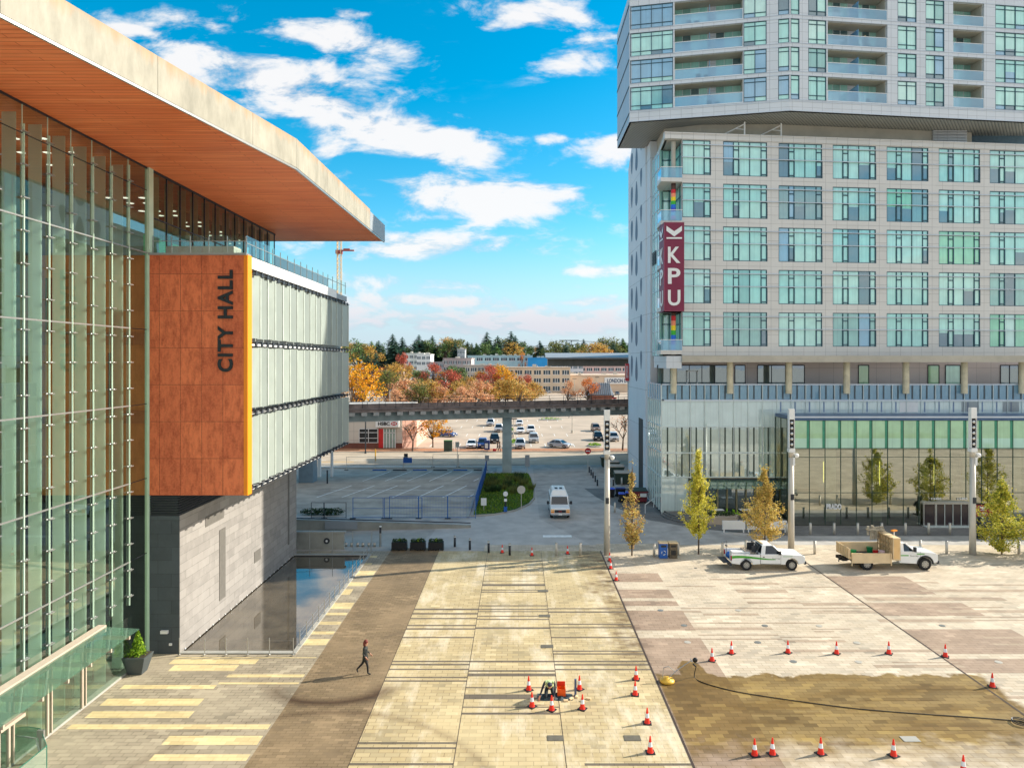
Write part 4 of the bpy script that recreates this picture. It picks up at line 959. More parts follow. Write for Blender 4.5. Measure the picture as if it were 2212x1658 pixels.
def tower_face(org,end,feats):
    d=Vector((end[0]-org[0],end[1]-org[1])); L=d.length; d.normalize(); MT=frame_of(org,d)
    fe=sorted([(max(0,sU(a,org,d)),min(L,sU(b,org,d)),k) for a,b,k in feats])
    wl=MB(MT); wall_with_holes(wl,0,L,TZ0,TZ1-.2,[(a,b) for a,b,k in fe],[(z-(.0),z+2.5) for z in FL],.35); wl.build('tower_wall',M['clad2'],UT)
    lg=MB(MT)
    for z in FL: lg.box(0,L,-.04,0,z+2.5,z+2.54) ; lg.box(0,L,-.05,0,z-.06,z-.02)
    lg.box(0,L,-.06,0,TZ0,TZ0+.08); lg.box(0,L,-.05,0,TZ0+1.0,TZ0+1.04); lg.build('tower_ledges',M['ledge'],UT)
    for z in FL:
        for (a,b,k) in fe:
            if k[0]=='w':
                n=int(k[1]); fr=MB(MT); w=b-a
                for i in range(n+1): x=min(max(a+w*i/n,a+.035),b-.035); fr.box(x-.035,x+.035,.02,.14,z,z+2.5)
                for zz in (z+.03,z+.5,z+2.05,z+2.47): fr.box(a,b,.03,.13,zz-.03,zz+.03)
                f=fr.build('window',M['frame'],UT); p=MB(MT); base=rw_.choice([0,0,1,1,4,2,6,1])
                for i in range(n):
                    x0=a+w*i/n;x1=a+w*(i+1)/n
                    p.cur=base if rw_.random()>.2 else rw_.choice([1,2,4,3]); zz=z+.5+rw_.random()*.9 if rw_.random()<.15 else z+.5
                    p.poly([(x0,.1,zz),(x1,.1,zz),(x1,.1,z+2.5),(x0,.1,z+2.5)]); p.cur=rw_.choice([0,1,4,3]); p.poly([(x0,.1,z),(x1,.1,z),(x1,.1,zz),(x0,.1,zz)])
                p.build('pane',PANES,f)
            else:
                bk=MB(MT); dp=1.9; w=b-a
                bk.box(a,b,.02,dp+.1,z-.2,z+.0); bk.box(a,a+.05,.36,dp,z,z+2.5).box(b-.05,b,.36,dp,z,z+2.5); bk.box(a,b,.36,dp,z+2.5,z+2.53)
                bk.cur=0; bb=bk.build('balcony',M['towerconc'],UT)
                g=MB(MT); g.poly([(a+.05,.03,z+.05),(b-.05,.03,z+.05),(b-.05,.03,z+1.07),(a+.05,.03,z+1.07)]); g.build('balcony_glass',M['balglass'],bb)
                r=MB(MT); r.box(a,b,.01,.06,z+1.07,z+1.12).box(a,b,.01,.06,z+.0,z+.06); n=max(2,round(w/1.4))
                for i in range(n+1): x=min(max(a+w*i/n,a+.03),b-.03); r.box(x-.02,x+.02,.035,.07,z,z+1.08)
                r.build('rail',M['white'],bb)
                g2=MB(MT); fr=MB(MT); n=max(3,round(w/.85))
                for i in range(n):
                    x0=a+w*i/n;x1=a+w*(i+1)/n; g2.cur=rw_.choice([0,1,2,0,3])
                    if i==n//2 and w>5: g2.cur=len(PANES)
                    g2.poly([(x0,dp-.06,z),(x1,dp-.06,z),(x1,dp-.06,z+2.5),(x0,dp-.06,z+2.5)]); fr.box(x0-.025,x0+.025,dp-.1,dp-.065,z,z+2.5)
                fr.box(a,b,dp-.1,dp-.065,z+1.8,z+1.86)
                g2.build('balcony_windows',PANES+[M['clad2']],bb); fr.build('balcony_frame',M['podmull'],bb)
                if w>4:
                    dv=MB(MT); xm=a+w*.52; dv.box(xm-.02,xm+.02,.1,dp-.2,z,z+1.9); dv.build('divider',M['balglass'],bb)
                    if rw_.random()<.85:
                        c=MB(MT); xc=a+w*rw_.uniform(.2,.9); c.box(xc-.25,xc+.25,.5,1.0,z+.35,z+.42).box(xc-.25,xc+.25,.95,1.0,z+.4,z+.85)
                        for sx in (-.22,.22):
                            for sy in (.52,.96): c.box(xc+sx-.02,xc+sx+.02,sy-.02,sy+.02,z,z+.36)
                        c.cyl((xc+.8,.8,z),(xc+.8,.8,z+.5),.03,n=6).cyl((xc+.8,.8,z+.5),(xc+.8,.8,z+.53),.3,n=10)
                        o=c.build('balcony_chair',M['darkmetal']); tag(o,'dark chair and table on the %s apartment balcony, %s floor from the bottom'%('left' if org[0]<20 else 'right',('first','second','third','fourth')[FL.index(z)]),'chair',group='chairs on the apartment balconies')
tower_face(tl,tpw,[(1361,1454,'w4'),(1457,1605,'b'),(1606,1656,'w2'),(1681,1705,'w1')])
tower_face(tpw,trr,[(1708,1727,'w1'),(1746,1785,'w2'),(1788,1917,'b'),(1939,1980,'w2'),(1999.5,2040,'w2'),(2059,2126,'b'),(2150,2216,'w3')])
# window washing davits on the mid block roof
for u in (1608,1690):
    x=XU(u,74.9); d=thing('roof_davit','white steel davit arm standing on roof edge under the tower, '+('left' if u<1650 else 'right')+' of the two','roof davit',(x,74.9+.1*(x-25),40.3),group='roof davits')
    y=74.9+.1*(x-25); m_=MB(); m_.cyl((x,y,40.3),(x,y,42.2),.09,n=8); m_.build('post',M['white'],d)
    m_=MB(); m_.cyl((x,y,42.0),(x-1.9,y+.9,41.2),.07,n=6).cyl((x,y,41.4),(x-.9,y+.4,41.62),.05,n=6); m_.build('arm',M['white'],d)
# neighbouring block behind the tower: seen only as shade on the street
nb=thing('rear_block','plain grey office block standing behind the university tower','building',(34,112,0))
MB().box(24,58,104,126,0,38).build('wall',M['concrete'],nb); MB().box(23.6,58.4,103.6,126.4,38,38.8).build('roof',M['concrete'],nb)
# tall maroon sign
sg=thing('blade_sign','tall maroon sign box with white arrow mark and letters KPU on tower corner','sign',(16,71.5,22))
sx0,sx1,sy0,sy1,sz0,sz1=15.02,17.07,71.6,74.0,ZV(672,71.6),ZV(480,71.6)
MB().box(sx0,sx1,sy0,sy1,sz0,sz1).build('sign_box',M['maroon'],sg)
ed=MB()
for z in (sz0,sz1-.06): ed.box(sx0-.02,sx1+.02,sy0-.02,sy1+.02,z,z+.06)
for x in (sx0-.02,sx1-.03): ed.box(x,x+.05,sy0-.02,sy0+.03,sz0,sz1)
ed.build('sign_trim',plain('maroon_trim',C(150,70,90),.5),sg)
lt=MB()
def sgz(v): return ZV(v,71.6)
for t,va,vb in (('K',533,568),('P',579,613),('U',626,660)):
    put_text(lt,t,((sx0+sx1)/2,sy0-.03,sgz((va+vb)/2)),1.28,sgz(va)-sgz(vb),(1,0,0),(0,0,1),.05,.02)
    put_text(lt,t,(sx0-.03,(sy0+sy1)/2,sgz((va+vb)/2)),1.4,sgz(va)-sgz(vb),(0,-1,0),(0,0,1),.05,.02)
def mark(mb,c,right,w,zt,zb):
    c=Vector(c);r=Vector(right)
    def q(a,z): return c+r*a*w+Vector((0,0,z))
    hh=zt-zb
    for s in (1,-1):
        p=[q(-.5*s,zt),q(-.5*s,zt-.38*hh),q(0,zb+.18*hh),q(0,zt-.42*hh)]
        mb.poly(p if s>0 else p[::-1])
    p=[q(-.5,zb+.12*hh),q(-.5,zb),q(.5,zb),q(.5,zb+.12*hh)]; mb.poly(p); 
mark(lt,((sx0+sx1)/2,sy0-.055,0),(1,0,0),1.6,sgz(488),sgz(516)); mark(lt,(sx0-.055,(sy0+sy1)/2,0),(0,-1,0),1.6,sgz(488),sgz(516))
lt.build('sign_letters',M['white'],sg)
l2=MB(); xa=XU(2123,LY-.36); put_text(l2,'KPU',(xa,LY-.36,1.28),.62,.26,(1,0,0),(0,0,1),.02,.02); mark(l2,(xa,LY-.37,0),(1,0,0),.6,2.05,1.62); l2.build('sign_letters',M['white'],rs_)
rsd=MB(); rsd.box(14.9,15.3,96.2,97.2,ZV(822,97),ZV(785,97)); o=rsd.build('side_banner',plain('red_banner',C(190,40,50),.5)); tag(o,'small red banner with white letters high on far edge of concrete flank','sign')
b2=MB(); put_text(b2,'KPU',(15.05,96.17,ZV(803,97)),.3,1.7,(1,0,0),(0,0,1),.03,.0); b2.build('banner_letters',M['white'],o)
# ================================================================ STREET FURNITURE ON THE PLAZA
def gp(u,v): x,y=G(u,v); return (x,y,0.01)
# floodlight masts
def mast(label,u,v,vtop):
    x,y=G(u,v); h=ZV(vtop,y); t=thing('light_mast',label,'light pole',(x,y,0),group='tall floodlight masts on the plaza edge')
    m=MB(); m.lathe([(.27,0),(.26,2.5),(.22,h-4.2)],16,(x,y,.01)); m.lathe([(.235,h-4.2),(.235,h-3.4)],16,(x,y,.01)); m.build('pole',M['galv'],t,smooth=True)
    m=MB(); m.box(x-.2,x+.2,y+.02,y+.2,h-3.5,h); m.box(x-.24,x-.2,y-.2,y+.2,h-3.4,h-.0).box(x+.2,x+.24,y-.2,y+.2,h-3.4,h); m.box(x-.2,x+.2,y-.2,y+.2,h-.9,h); hd=m.build('lamp_housing',M['white'],t)
    MB().box(x-.19,x+.19,y-.02,y+.02,h-3.4,h-.9).build('housing_back',M['black'],hd)
    for i in range(5):
        z=h-1.15-i*.47; l=MB(); l.cyl((x,y-.03,z),(x,y-.17,z-.04),.13,.17,12); o=l.build('floodlight',M['darkmetal'],t)
        l=MB(); l.ball((x,y-.17,z-.04),(.14,.05,.14),10,6); l.build('lens',M['chrome'],o)
    c=MB(); c.box(x-.26,x+.26,y-.26,y+.26,h-3.75,h-3.45); c.build('collar',M['white'],t)
    c=MB(); c.box(x+.1,x+.5,y-.1,y-.02,h-3.95,h-3.85); c.ball((x+.45,y-.08,h-4.05),(.2,.2,.2),10,6); c.build('dome_camera',M['white'],t)
    c=MB(); c.box(x+.05,x+.22,y-.3,y-.05,h-4.9,h-4.2); c.build('control_box',M['white'],t)
    c=MB(); c.box(x-.14,x+.14,y-.3,y-.24,4.4,4.9); c.build('small_panel',M['darkmetal'],t)
mast('tall grey floodlight mast at the corner of the road, nearest the white van',1311,1198,885)
mast('tall grey floodlight mast behind the white pickup truck, middle of three',1709,1187,883)
mast('tall grey floodlight mast right of the flatbed truck beside the green tree',2101,1197,880)
# bollards
def bollard_proto():
    t=thing('bollard','x','bollard',local=True,group='steel bollards')
    m=MB(); m.lathe([(.1,0),(.1,.84)],14); m.build('post',M['darkmetal'],t,smooth=True)
    m=MB(); m.lathe([(.103,.84),(.103,.92)],14); m.build('light_ring',M['reflect'],t,smooth=True)
    m=MB(); m.lathe([(.105,.92),(.105,1.0),(.09,1.04),(0.01,1.05)],14); m.build('cap',M['steel'],t,smooth=True); return t
def bollard_light():
    t=thing('bollard','x','bollard',local=True,group='steel bollards')
    m=MB(); m.lathe([(.11,0),(.11,1.05)],14); m.build('post',M['galv'],t,smooth=True)
    m=MB(); m.lathe([(.114,1.05),(.114,1.1),(.01,1.12)],14); m.build('cap',M['steel'],t,smooth=True); return t
bd1=bollard_proto(); bd2_=bollard_light()
L=[(982.5,1180.5,'dark bollard nearest the three black planters'),(1015,1187,'dark bollard second from the planters, left of the cones'),(1055.5,1193,'dark bollard just left of a small cone on the road edge'),(1101,1198.6,'dark bollard between two small cones on the road edge'),
 (1273,1020,'farthest of five dark bollards by the dumpsters'),(1277,1026,'second farthest of five dark bollards by the dumpsters'),(1281,1032,'middle one of five dark bollards by the dumpsters'),(1286,1040,'fourth of five dark bollards by the dumpsters'),(1290.5,1049,'nearest of five dark bollards by the dumpsters'),(1325,1049,'dark bollard in front of the green dumpsters, left')]
for i,(u,v,l) in enumerate(L): place(bd1,i==0,gp(u,v),0,l,scale=1 if v>1100 else (1,1,1.05))
L=[(1201.6,1199,'light bollard behind the left small cone group, near the white road patch'),(1253.6,1199,'light bollard left of the first floodlight mast'),(1343,1049,'light bollard in front of the green dumpsters'),(1328,1106,'light bollard beside the blue lidded bins'),
 (1413,1201.6,'light bollard left of the blue recycling bin'),(1465,1198,'light bollard right of the brown litter bin'),(1561,1199,'light bollard behind the rear of the white pickup'),(1611,1193,'light bollard behind the pickup bed'),(1760,1196,'light bollard between pickup and flatbed truck'),(1988,1194,'light bollard behind the flatbed cab'),(2045,1196,'light bollard in front of the flatbed truck nose'),(2201,1196,'light bollard right of the rightmost tree')]
for i,(u,v,l) in enumerate(L): place(bd2_,i==0,gp(u,v),0,l)
for k,(u,wh) in enumerate(((1700,'first'),(1750.7,'second'),(1802,'third'),(1853,'fourth'),(1905,'fifth'),(1956,'sixth'),(2006,'seventh'),(2052,'eighth'))):
    place(bd2_,False,gp(u,1154),0,'%s light bollard from the left in the row along the glass lobby'%wh)
for k,(u,wh) in enumerate(((747.5,'first'),(759.5,'second'),(772.6,'third'),(784,'fourth'),(797,'fifth'),(809,'sixth'))):
    place(bd2_,False,gp(u,1180),0,'%s from the left of the short stubs between pool wall and planters'%wh,'short stubs by the pool wall',scale=(1.1,1.1,.38))
# pool rail posts
pr0=thing('rail_post','x','post',local=True,group='steel posts round the pool')
m=MB(); m.lathe([(.025,0),(.025,.9),(.03,.93)],8); m.build('post',M['steel'],pr0); m=MB(); m.box(-.07,.07,-.07,.07,0,.02); m.build('base_plate',M['steel'],pr0)
first=True; od=['first','second','third','fourth','fifth','sixth','seventh','eighth','ninth','tenth','eleventh','twelfth','thirteenth','fourteenth','fifteenth','sixteenth','seventeenth']
for i,u in enumerate((387.6,442,488,535,582,633.6)):
    place(pr0,first,(XU(u,38.75),38.75,.07),0,'thin steel post on the near side of the pool, %s from the dark stone corner'%od[i]); first=False
for i in range(16): place(pr0,False,(-12.6,40.0+i*1.27,.07),0,'thin steel post beside the pool ramp, %s going away from the viewer'%od[i])
for i,u in enumerate((669,718,762,803)): place(pr0,False,(XU(u,59.6),59.6,.02),0,'tall thin steel post at the far end of the pool, %s from the left'%od[i],scale=(1,1,2.0))
rc_=MB()
for z in (.35,.6,.85): rc_.tube([(-12.6,40,z),(-12.6,59.0,z)],.009,4)
for z in (.35,.85): rc_.tube([(XU(387.6,38.75),38.75,z),(XU(633.6,38.75),38.75,z)],.007,4)
o=rc_.build('rail_cable',M['steel']); tag(o,'thin steel cables strung between the posts round the pool','railing')
# cones
cp=thing('traffic_cone','x','traffic cone',local=True,group='orange traffic cones')
m=MB(); m.box(-.19,.19,-.19,.19,0,.035); m.build('base',M['black'],cp,bevel=.01)
m=MB(); m.lathe([(.14,.035),(.125,.07),(.0885,.27),(.06,.46),(.026,.7)],16); m.build('cone',M['orange'],cp)
m=MB(); m.lathe([(.0925,.27),(.0645,.46)],16); m.build('reflective_band',M['reflect'],cp)
cl=[(1085,1193.5,'small orange cone on road edge between the third and fourth dark bollards'),(1149,1199.5,'small orange cone right of the fourth dark bollard'),(1226,1196,'small orange cone between the two light bollards by the road'),(1317,1211,'orange cone at the foot of the first floodlight mast'),(1319,1228,'orange cone just below the one at the first mast foot'),(1331,1253,'orange cone on the joint line, third below the first mast'),
(1580,1411,'leftmost orange cone of the upper row on pale paving'),(1702,1409.5,'second orange cone from left in the upper row on pale paving'),(1807,1411.6,'third orange cone from left in the upper row on pale paving'),(1920,1411.6,'fourth orange cone from left in the upper row on pale paving'),(2042,1418,'orange cone at right end of the upper row, by the joint line'),(1538,1427,'orange cone lower left of the upper row, on the brown block'),(2143.5,1483,'orange cone on the joint line at the right end of the wet paving'),
(1374,1467,'orange cone on yellow paving left of the floor cleaner, upper of a pair'),(1372,1500.6,'orange cone on yellow paving left of the floor cleaner, lower of a pair'),(1398,1561.5,'orange cone on yellow paving above the metal floor hatch'),(1404.5,1625,'orange cone beside the metal floor hatch near the joint'),
(1630,1631,'orange cone with black base, left of two close together on wet paving'),(1668.6,1629,'orange cone right of its close neighbour on wet paving'),(1773,1628,'orange cone in the middle of the bottom row on wet paving'),(1930,1632,'orange cone at the right of the bottom row on wet paving'),(2081,1668,'orange cone cut by the bottom edge of the photo'),
(1142,1490,'orange cone upper left of the kneeling worker'),(1251.7,1488.6,'orange cone upper right of the kneeling worker by the grey post'),(1149,1526,'orange cone lower left of the kneeling worker'),(1191.5,1533.5,'orange cone directly in front of the kneeling worker'),(1258,1531,'orange cone lower right of the kneeling worker')]
for i,(u,v,l) in enumerate(cl): place(cp,i==0,gp(u,v),.1*i,l)
M['hatch']=plain('hatch_iron',C(104,98,84),.6,.1,.2,3)
# floor hatches and covers
for (u,v,l) in ((1173,1276,'farthest small metal hatch in the yellow paving'),(1176.5,1330,'second farthest small metal hatch in the yellow paving'),(1182,1396,'metal hatch in the yellow paving above the worker'),(1200,1594,'metal hatch in the yellow paving below the worker'),(1366,1594,'metal hatch in yellow paving by the joint and a cone'),(1966,1596,'pale stone hatch in the wet paving')):
    x,y=G(u,v); o=MB().box(x-.36,x+.36,y-.22,y+.22,.016,.03).build('floor_hatch',M['hatch'] if u<1900 else M['kerb'],bevel=.01); tag(o,l,'hatch',group='floor hatches')
for i,(zx,zy) in enumerate(((316,314),(722,314),(861,394),(1145,395),(440,393),(457,480),(824,481),(1341,483),(1010,581),(1350,583),(1787,394),(2080,584))):
    x,y=G(1296+zx*.414,1188+zy*.414); m=MB(); m.lathe([(.19,.016),(.19,.026)],20,(x,y,0)); m.cyl((x,y,.027),(x,y,.03),.12,n=16); o=m.build('ground_light',M['galv'] if i%2 else M['steel']); tag(o,'round flush ground light in the pale paving, '+('far left by the brown block','far, third stripe above the cone row','middle row left','middle row right','by the brown block edge, second from far','on the brown block above the cones','just above the cone row, middle','just above the cone row, right','below the cone row, left','below the cone row, right','right of the joint line, far','right of the joint line, near')[i],'ground light',group='round ground lights')
# planters
def leaves(mb,c,r,n,size,rr,flat=.8,hollow=.3):
    for _ in range(n):
        while True:
            p=Vector((rr.uniform(-1,1),rr.uniform(-1,1),rr.uniform(-1,1)))
            if p.length<=1 and p.length>hollow: break
        q=Vector((c[0]+p.x*r[0],c[1]+p.y*r[1],c[2]+p.z*r[2])); leaf(mb,q,size*rr.uniform(.6,1.3),rr)
def leaf(mb,q,s,rr):
    a=Vector((rr.uniform(-1,1),rr.uniform(-1,1),rr.uniform(-.6,.6))).normalized(); b=a.cross(Vector((rr.uniform(-1,1),rr.uniform(-1,1),rr.uniform(-1,1)))).normalized()
    mb.add([q-a*s*.5,q+b*s*.3,q+a*s*.5,q-b*s*.3],[(0,1,2,3)])
def leafmat(nm,cs,rough=.6,tr=.25):
    k=NM(nm); g=k.N.new('ShaderNodeNewGeometry'); r=k.N.new('ShaderNodeValToRGB'); k.L.new(g.outputs['Random Per Island'],r.inputs[0]); e=r.color_ramp.elements
    while len(e)<len(cs): e.new(.5)
    for i,c in enumerate(cs): e[i].position=i/(len(cs)-1); e[i].color=c
    k.set(r.outputs[0],rough,0,.3)
    t=k.N.new('ShaderNodeBsdfTranslucent'); k.L.new(r.outputs[0],t.inputs[0]); mx=k.N.new('ShaderNodeMixShader'); mx.inputs[0].default_value=tr
    k.L.new(k.b.outputs[0],mx.inputs[1]); k.L.new(t.outputs[0],mx.inputs[2]); k.L.new(mx.outputs[0],k.N['Material Output'].inputs[0]); return k.m
LM={}
LM['fresh']=leafmat('leaves_fresh',[C(60,92,24),C(120,160,40),C(176,206,60)])
LM['dark']=leafmat('leaves_dark',[C(26,44,26),C(48,74,40),C(80,104,52)])
LM['yellow']=leafmat('leaves_yellow_green',[C(140,148,50),C(206,200,66),C(232,218,92),C(240,226,120)])
LM['gold']=leafmat('leaves_gold_brown',[C(160,140,78),C(214,186,92),C(232,208,118),C(212,170,100),C(176,170,84)])
LM['tawny']=leafmat('leaves_tawny',[C(150,126,86),C(206,180,110),C(232,206,120),C(190,176,76),C(214,150,96)])
LM['limegold']=leafmat('leaves_lime_gold',[C(100,116,48),C(160,166,60),C(214,204,76),C(230,210,90)])
LM['autumn_gold']=leafmat('leaves_autumn_gold',[C(150,120,30),C(220,160,30),C(240,186,40),C(236,140,30)])
LM['autumn_orange']=leafmat('leaves_autumn_orange',[C(190,100,50),C(226,130,60),C(226,160,90)])
LM['autumn_red']=leafmat('leaves_autumn_red',[C(150,60,60),C(196,96,76),C(214,130,90)])
LM['autumn_pink']=leafmat('leaves_autumn_pink',[C(204,134,98),C(226,164,120),C(232,192,150),C(196,150,110)])
LM['autumn_mixed']=leafmat('leaves_autumn_mixed',[C(150,140,70),C(206,170,80),C(220,150,80)])
LM['conifer']=leafmat('conifer_needles',[C(30,52,50),C(48,78,66),C(66,98,76)],tr=.05)
LM['conifer2']=leafmat('conifer_needles_light',[C(58,88,52),C(92,124,62),C(118,140,74)],tr=.05)
LM['olive']=leafmat('leaves_olive',[C(70,84,44),C(110,120,60),C(150,140,70)])
for i,(u,v) in enumerate(((863,1187),(903,1187),(942,1187))):
    x,y=G(u,v); lab=('leftmost','middle','rightmost')[i]
    t=thing('planter_box',lab+' of three black planter boxes with trailing plants at the road end','planter',(x,y,0),group='black planter boxes')
    m=MB(); m.side([(x-.6,.0),(x-.58,.16),(x-.3,.16),(x-.24,.1),(x-.1,.1),(x-.05,.0),(x+.08,.0),(x+.12,.1),(x+.3,.1),(x+.36,.16),(x+.58,.16),(x+.6,.0),(x+.66,.0),(x+.64,.72),(x-.64,.72),(x-.66,0)],y-.35,y+.35); m.build('box',M['black'],t)
    m=MB(); rr=random.Random(i); leaves(m,(x-.4,y,.8),(.25,.3,.2),160,.12,rr); leaves(m,(x+.35,y,.8),(.3,.3,.22),180,.12,rr); leaves(m,(x,y,.82),(.2,.2,.2),70,.12,rr); m.build('plants',[LM['dark'],LM['fresh'],LM['olive']][i%2*0],t)
    m=MB(); leaves(m,(x+.02,y,.86),(.2,.2,.18),60,.12,rr); m.build('bright_plants',LM['fresh'],t)
x,y=G(298,1452); t=thing('shrub_planter','dark tapered planter with a bright green conifer shrub at city hall entrance','planter',(x,y,0))
m=MB(); m.frust((x-.38,x+.34,y-.3,y+.3),(x-.62,x+.6,y-.5,y+.5),0.01,.95); m.build('tub',plain('dark_tub',C(72,80,82),.5,.1,.06,2),t,bevel=.02)
m=MB(); m.box(x-.55,x+.53,y-.43,y+.43,.9,.965); m.build('soil',M['soil'],t)
m=MB(); rr=random.Random(9)
for k in range(1500):
    h=rr.random()**1.2; r=.42*(1-h)**.8*rr.uniform(.3,1.05); a=rr.uniform(0,6.283); leaf(m,Vector((x+r*math.cos(a),y+r*math.sin(a),.95+h*1.25)),.12,rr)
leaves(m,(x-.35,y-.2,1.0),(.25,.2,.12),90,.1,rr); m.build('shrub',LM['fresh'],t)
# plaza trees
from mathutils import noise as mnoise
def plaza_tree(label,u,v,vtop,prof,mat,n,seed,trunk_h,sparse=.0,group='young columnar trees along the plaza'):
    rr=random.Random(seed); x,y=G(u,v); Ht=ZV(vtop,y); t=thing('street_tree',label,'tree',(x,y,0),group=group)
    m=MB(); m.cyl((x,y,0),(x+.03,y,Ht*.5),.07,.045,8); m.cyl((x+.03,y,Ht*.5),(x,y,Ht*.97),.045,.012,6)
    def pr(h):
        for (h0,r0),(h1,r1) in zip(prof[:-1],prof[1:]):
            if h0<=h<=h1: return r0+(r1-r0)*(h-h0)/(h1-h0)
        return 0
    br=[]
    for i in range(46):
        h=trunk_h+(.93-trunk_h)*rr.random()**1.1; a=rr.uniform(0,6.283); L_=pr(min(1,h+.12))*rr.uniform(.75,1.05)
        p0=Vector((x,y,h*Ht)); p1=p0+Vector((math.cos(a)*L_*.6,math.sin(a)*L_*.6,Ht*.07)); p2=p0+Vector((math.cos(a)*L_,math.sin(a)*L_,Ht*.17*rr.uniform(.8,1.2)))
        m.cyl(p0,p1,.028,.018,4,False); m.cyl(p1,p2,.018,.006,4,False); br.append((p0,p1,p2))
    m.build('trunk',M['bark'],t)
    m=MB(); sd_n=seed*7.3; cnt=0
    for i in range(n*3):
        if cnt>=n: break
        if rr.random()<.5:
            b=rr.choice(br); f=rr.uniform(.15,1.15); p=b[0].lerp(b[1],f*2) if f<.5 else b[1].lerp(b[2],f*2-1)
            p=p+Vector((rr.gauss(0,.13),rr.gauss(0,.13),rr.gauss(0,.15)))
        else:
            h=rr.uniform(trunk_h*.8,.99); a=rr.uniform(0,6.283)
            r=pr(h)*(.78+.55*mnoise.noise(Vector((math.cos(a)*1.3+sd_n,math.sin(a)*1.3,h*6))))*rr.random()**.45; p=Vector((x+r*math.cos(a),y+r*math.sin(a),h*Ht))
        if mnoise.noise(Vector((p.x*1.9+sd_n,p.y*1.9,p.z*1.5)))<-.06: continue
        if sparse and p.z/Ht>.52 and rr.random()<sparse: continue
        cnt+=1; leaf(m,p,rr.uniform(.10,.21),rr)
    m.build('crown',mat,t)
TP4=[(0,0),(.05,.5),(.18,1.7),(.45,2.2),(.68,1.6),(.85,.9),(1,.05)]
plaza_tree('slim tawny half bare young tree beside the first floodlight mast',1365,1200,1010,[(0,0),(.08,.25),(.2,.75),(.42,1.0),(.6,.7),(.7,.28),(1,.05)],LM['tawny'],3600,1,.10,.72)
plaza_tree('yellow green young tree right of the recycling bins',1509,1197,993,[(0,0),(.15,.1),(.22,.9),(.36,1.45),(.58,1.5),(.66,.62),(.85,.5),(1,.05)],LM['yellow'],8500,2,.2,.25)
plaza_tree('golden brown young tree behind the white pickup truck',1652,1187,1018,[(0,0),(.07,.4),(.18,1.4),(.4,1.9),(.6,1.6),(.68,.75),(.85,.55),(1,.05)],LM['gold'],8500,3,.12,.35)
plaza_tree('bushy green and yellow young tree at the right edge behind a bollard',2164,1197,1048,TP4,LM['limegold'],12000,4,.06)
plaza_tree('bushy green and yellow tree just past the right edge, mirrored in the lobby glass',2322,1197,1050,TP4,LM['limegold'],9000,14,.06)
plaza_tree('second bushy tree past the right edge, shading the corner of the paving',2500,1199,1040,TP4,LM['limegold'],8000,15,.06)
# recycling station
x,y=G(1432,1204); t=thing('recycling_bin','blue recycling bin with white loop mark beside a brown litter bin','recycling bin',(x,y,0))
m=MB(); m.box(x-.34,x+.34,y-.3,y+.3,.02,1.25); m.build('cabinet',M['blue'],t,bevel=.03)
m=MB(); m.box(x-.38,x+.38,y-.34,y+.34,1.25,1.36); m.build('lid',M['tan'],t,bevel=.02)
m=MB(); m.box(x-.22,x+.22,y-.315,y-.3,.95,1.12); m.build('slot',M['black'],t)
m=MB()
for k in range(3):
    a0=k*2.094+.3; pts=[(x+.17*math.cos(a0+j*.25),y-.316,.5+.17*math.sin(a0+j*.25)) for j in range(6)]; m.tube(pts,.028,5)
m.build('loop_mark',M['white'],t)
x+=.82; t=thing('litter_bin','brown and black litter bin right of the blue recycling bin','litter bin',(x,y,0))
m=MB(); m.box(x-.34,x+.34,y-.3,y+.3,.02,1.25); m.build('cabinet',plain('bin_brown',C(96,84,66),.6,0,.3,6),t,bevel=.03)
m=MB(); m.box(x-.38,x+.38,y-.34,y+.34,1.25,1.36); m.build('lid',M['tan'],t,bevel=.02)
m=MB(); m.box(x-.22,x+.22,y-.315,y-.3,.95,1.12).box(x-.2,x+.2,y-.312,y-.3,.3,.7); m.build('slot',M['black'],t)
# dumpsters and carts by the flank
def dumpster(x,y,w,d,h,mat,label,lid=M['palewood'],grp='green dumpsters'):
    t=thing('dumpster',label,'dumpster',(x,y,0),group=grp)
    m=MB(); m.frust((x-w/2+.12,x+w/2-.12,y-d/2+.1,y+d/2-.1),(x-w/2,x+w/2,y-d/2,y+d/2),.15,h); 
    for sx in (-.3,0,.3): m.box(x+sx*w-.03,x+sx*w+.03,y-d/2-.05,y-d/2+.08,.3,h-.1)
    m.box(x-w/2-.08,x+w/2+.08,y-d/2-.03,y+d/2+.03,h-.12,h); m.build('body',mat,t)
    m=MB(); m.add([(x-w/2,y-d/2,h+.01),(x+w/2,y-d/2,h+.01),(x+w/2,y+d/2,h+.2),(x-w/2,y+d/2,h+.2),(x-w/2,y-d/2,h+.07),(x+w/2,y-d/2,h+.07),(x+w/2,y+d/2,h+.26),(x-w/2,y+d/2,h+.26)],[(0,3,2,1),(4,5,6,7),(0,1,5,4),(1,2,6,5),(2,3,7,6),(3,0,4,7)]); m.build('lid',lid,t)
    for sx in (-1,1):
        for sy in (-1,1): mm=MB(); cx=x+sx*(w/2-.3);cy=y+sy*(d/2-.25); mm.cyl((cx-.03,cy,.08),(cx+.03,cy,.08),.08,n=10); mm.build('castor',M['rubber'],t)
for i,(u,v) in enumerate(((1336,1008),(1340,1019),(1346,1030),(1357,1045))):
    x,y=G(u,v); x=min(x,13.9); dumpster(x,y,2.1,1.3,1.5,M['bin_green'],('farthest','second farthest','second nearest','nearest')[i]+' of four dark green dumpsters with pale lids by concrete flank')
x,y=G(1385,1084); dumpster(14.0,y,2.0,1.3,1.35,plain('bin_maroon',C(122,44,52),.6,0,.15,1),'maroon dumpster with a white notice beside the glass corner',M['bin_green'],None)
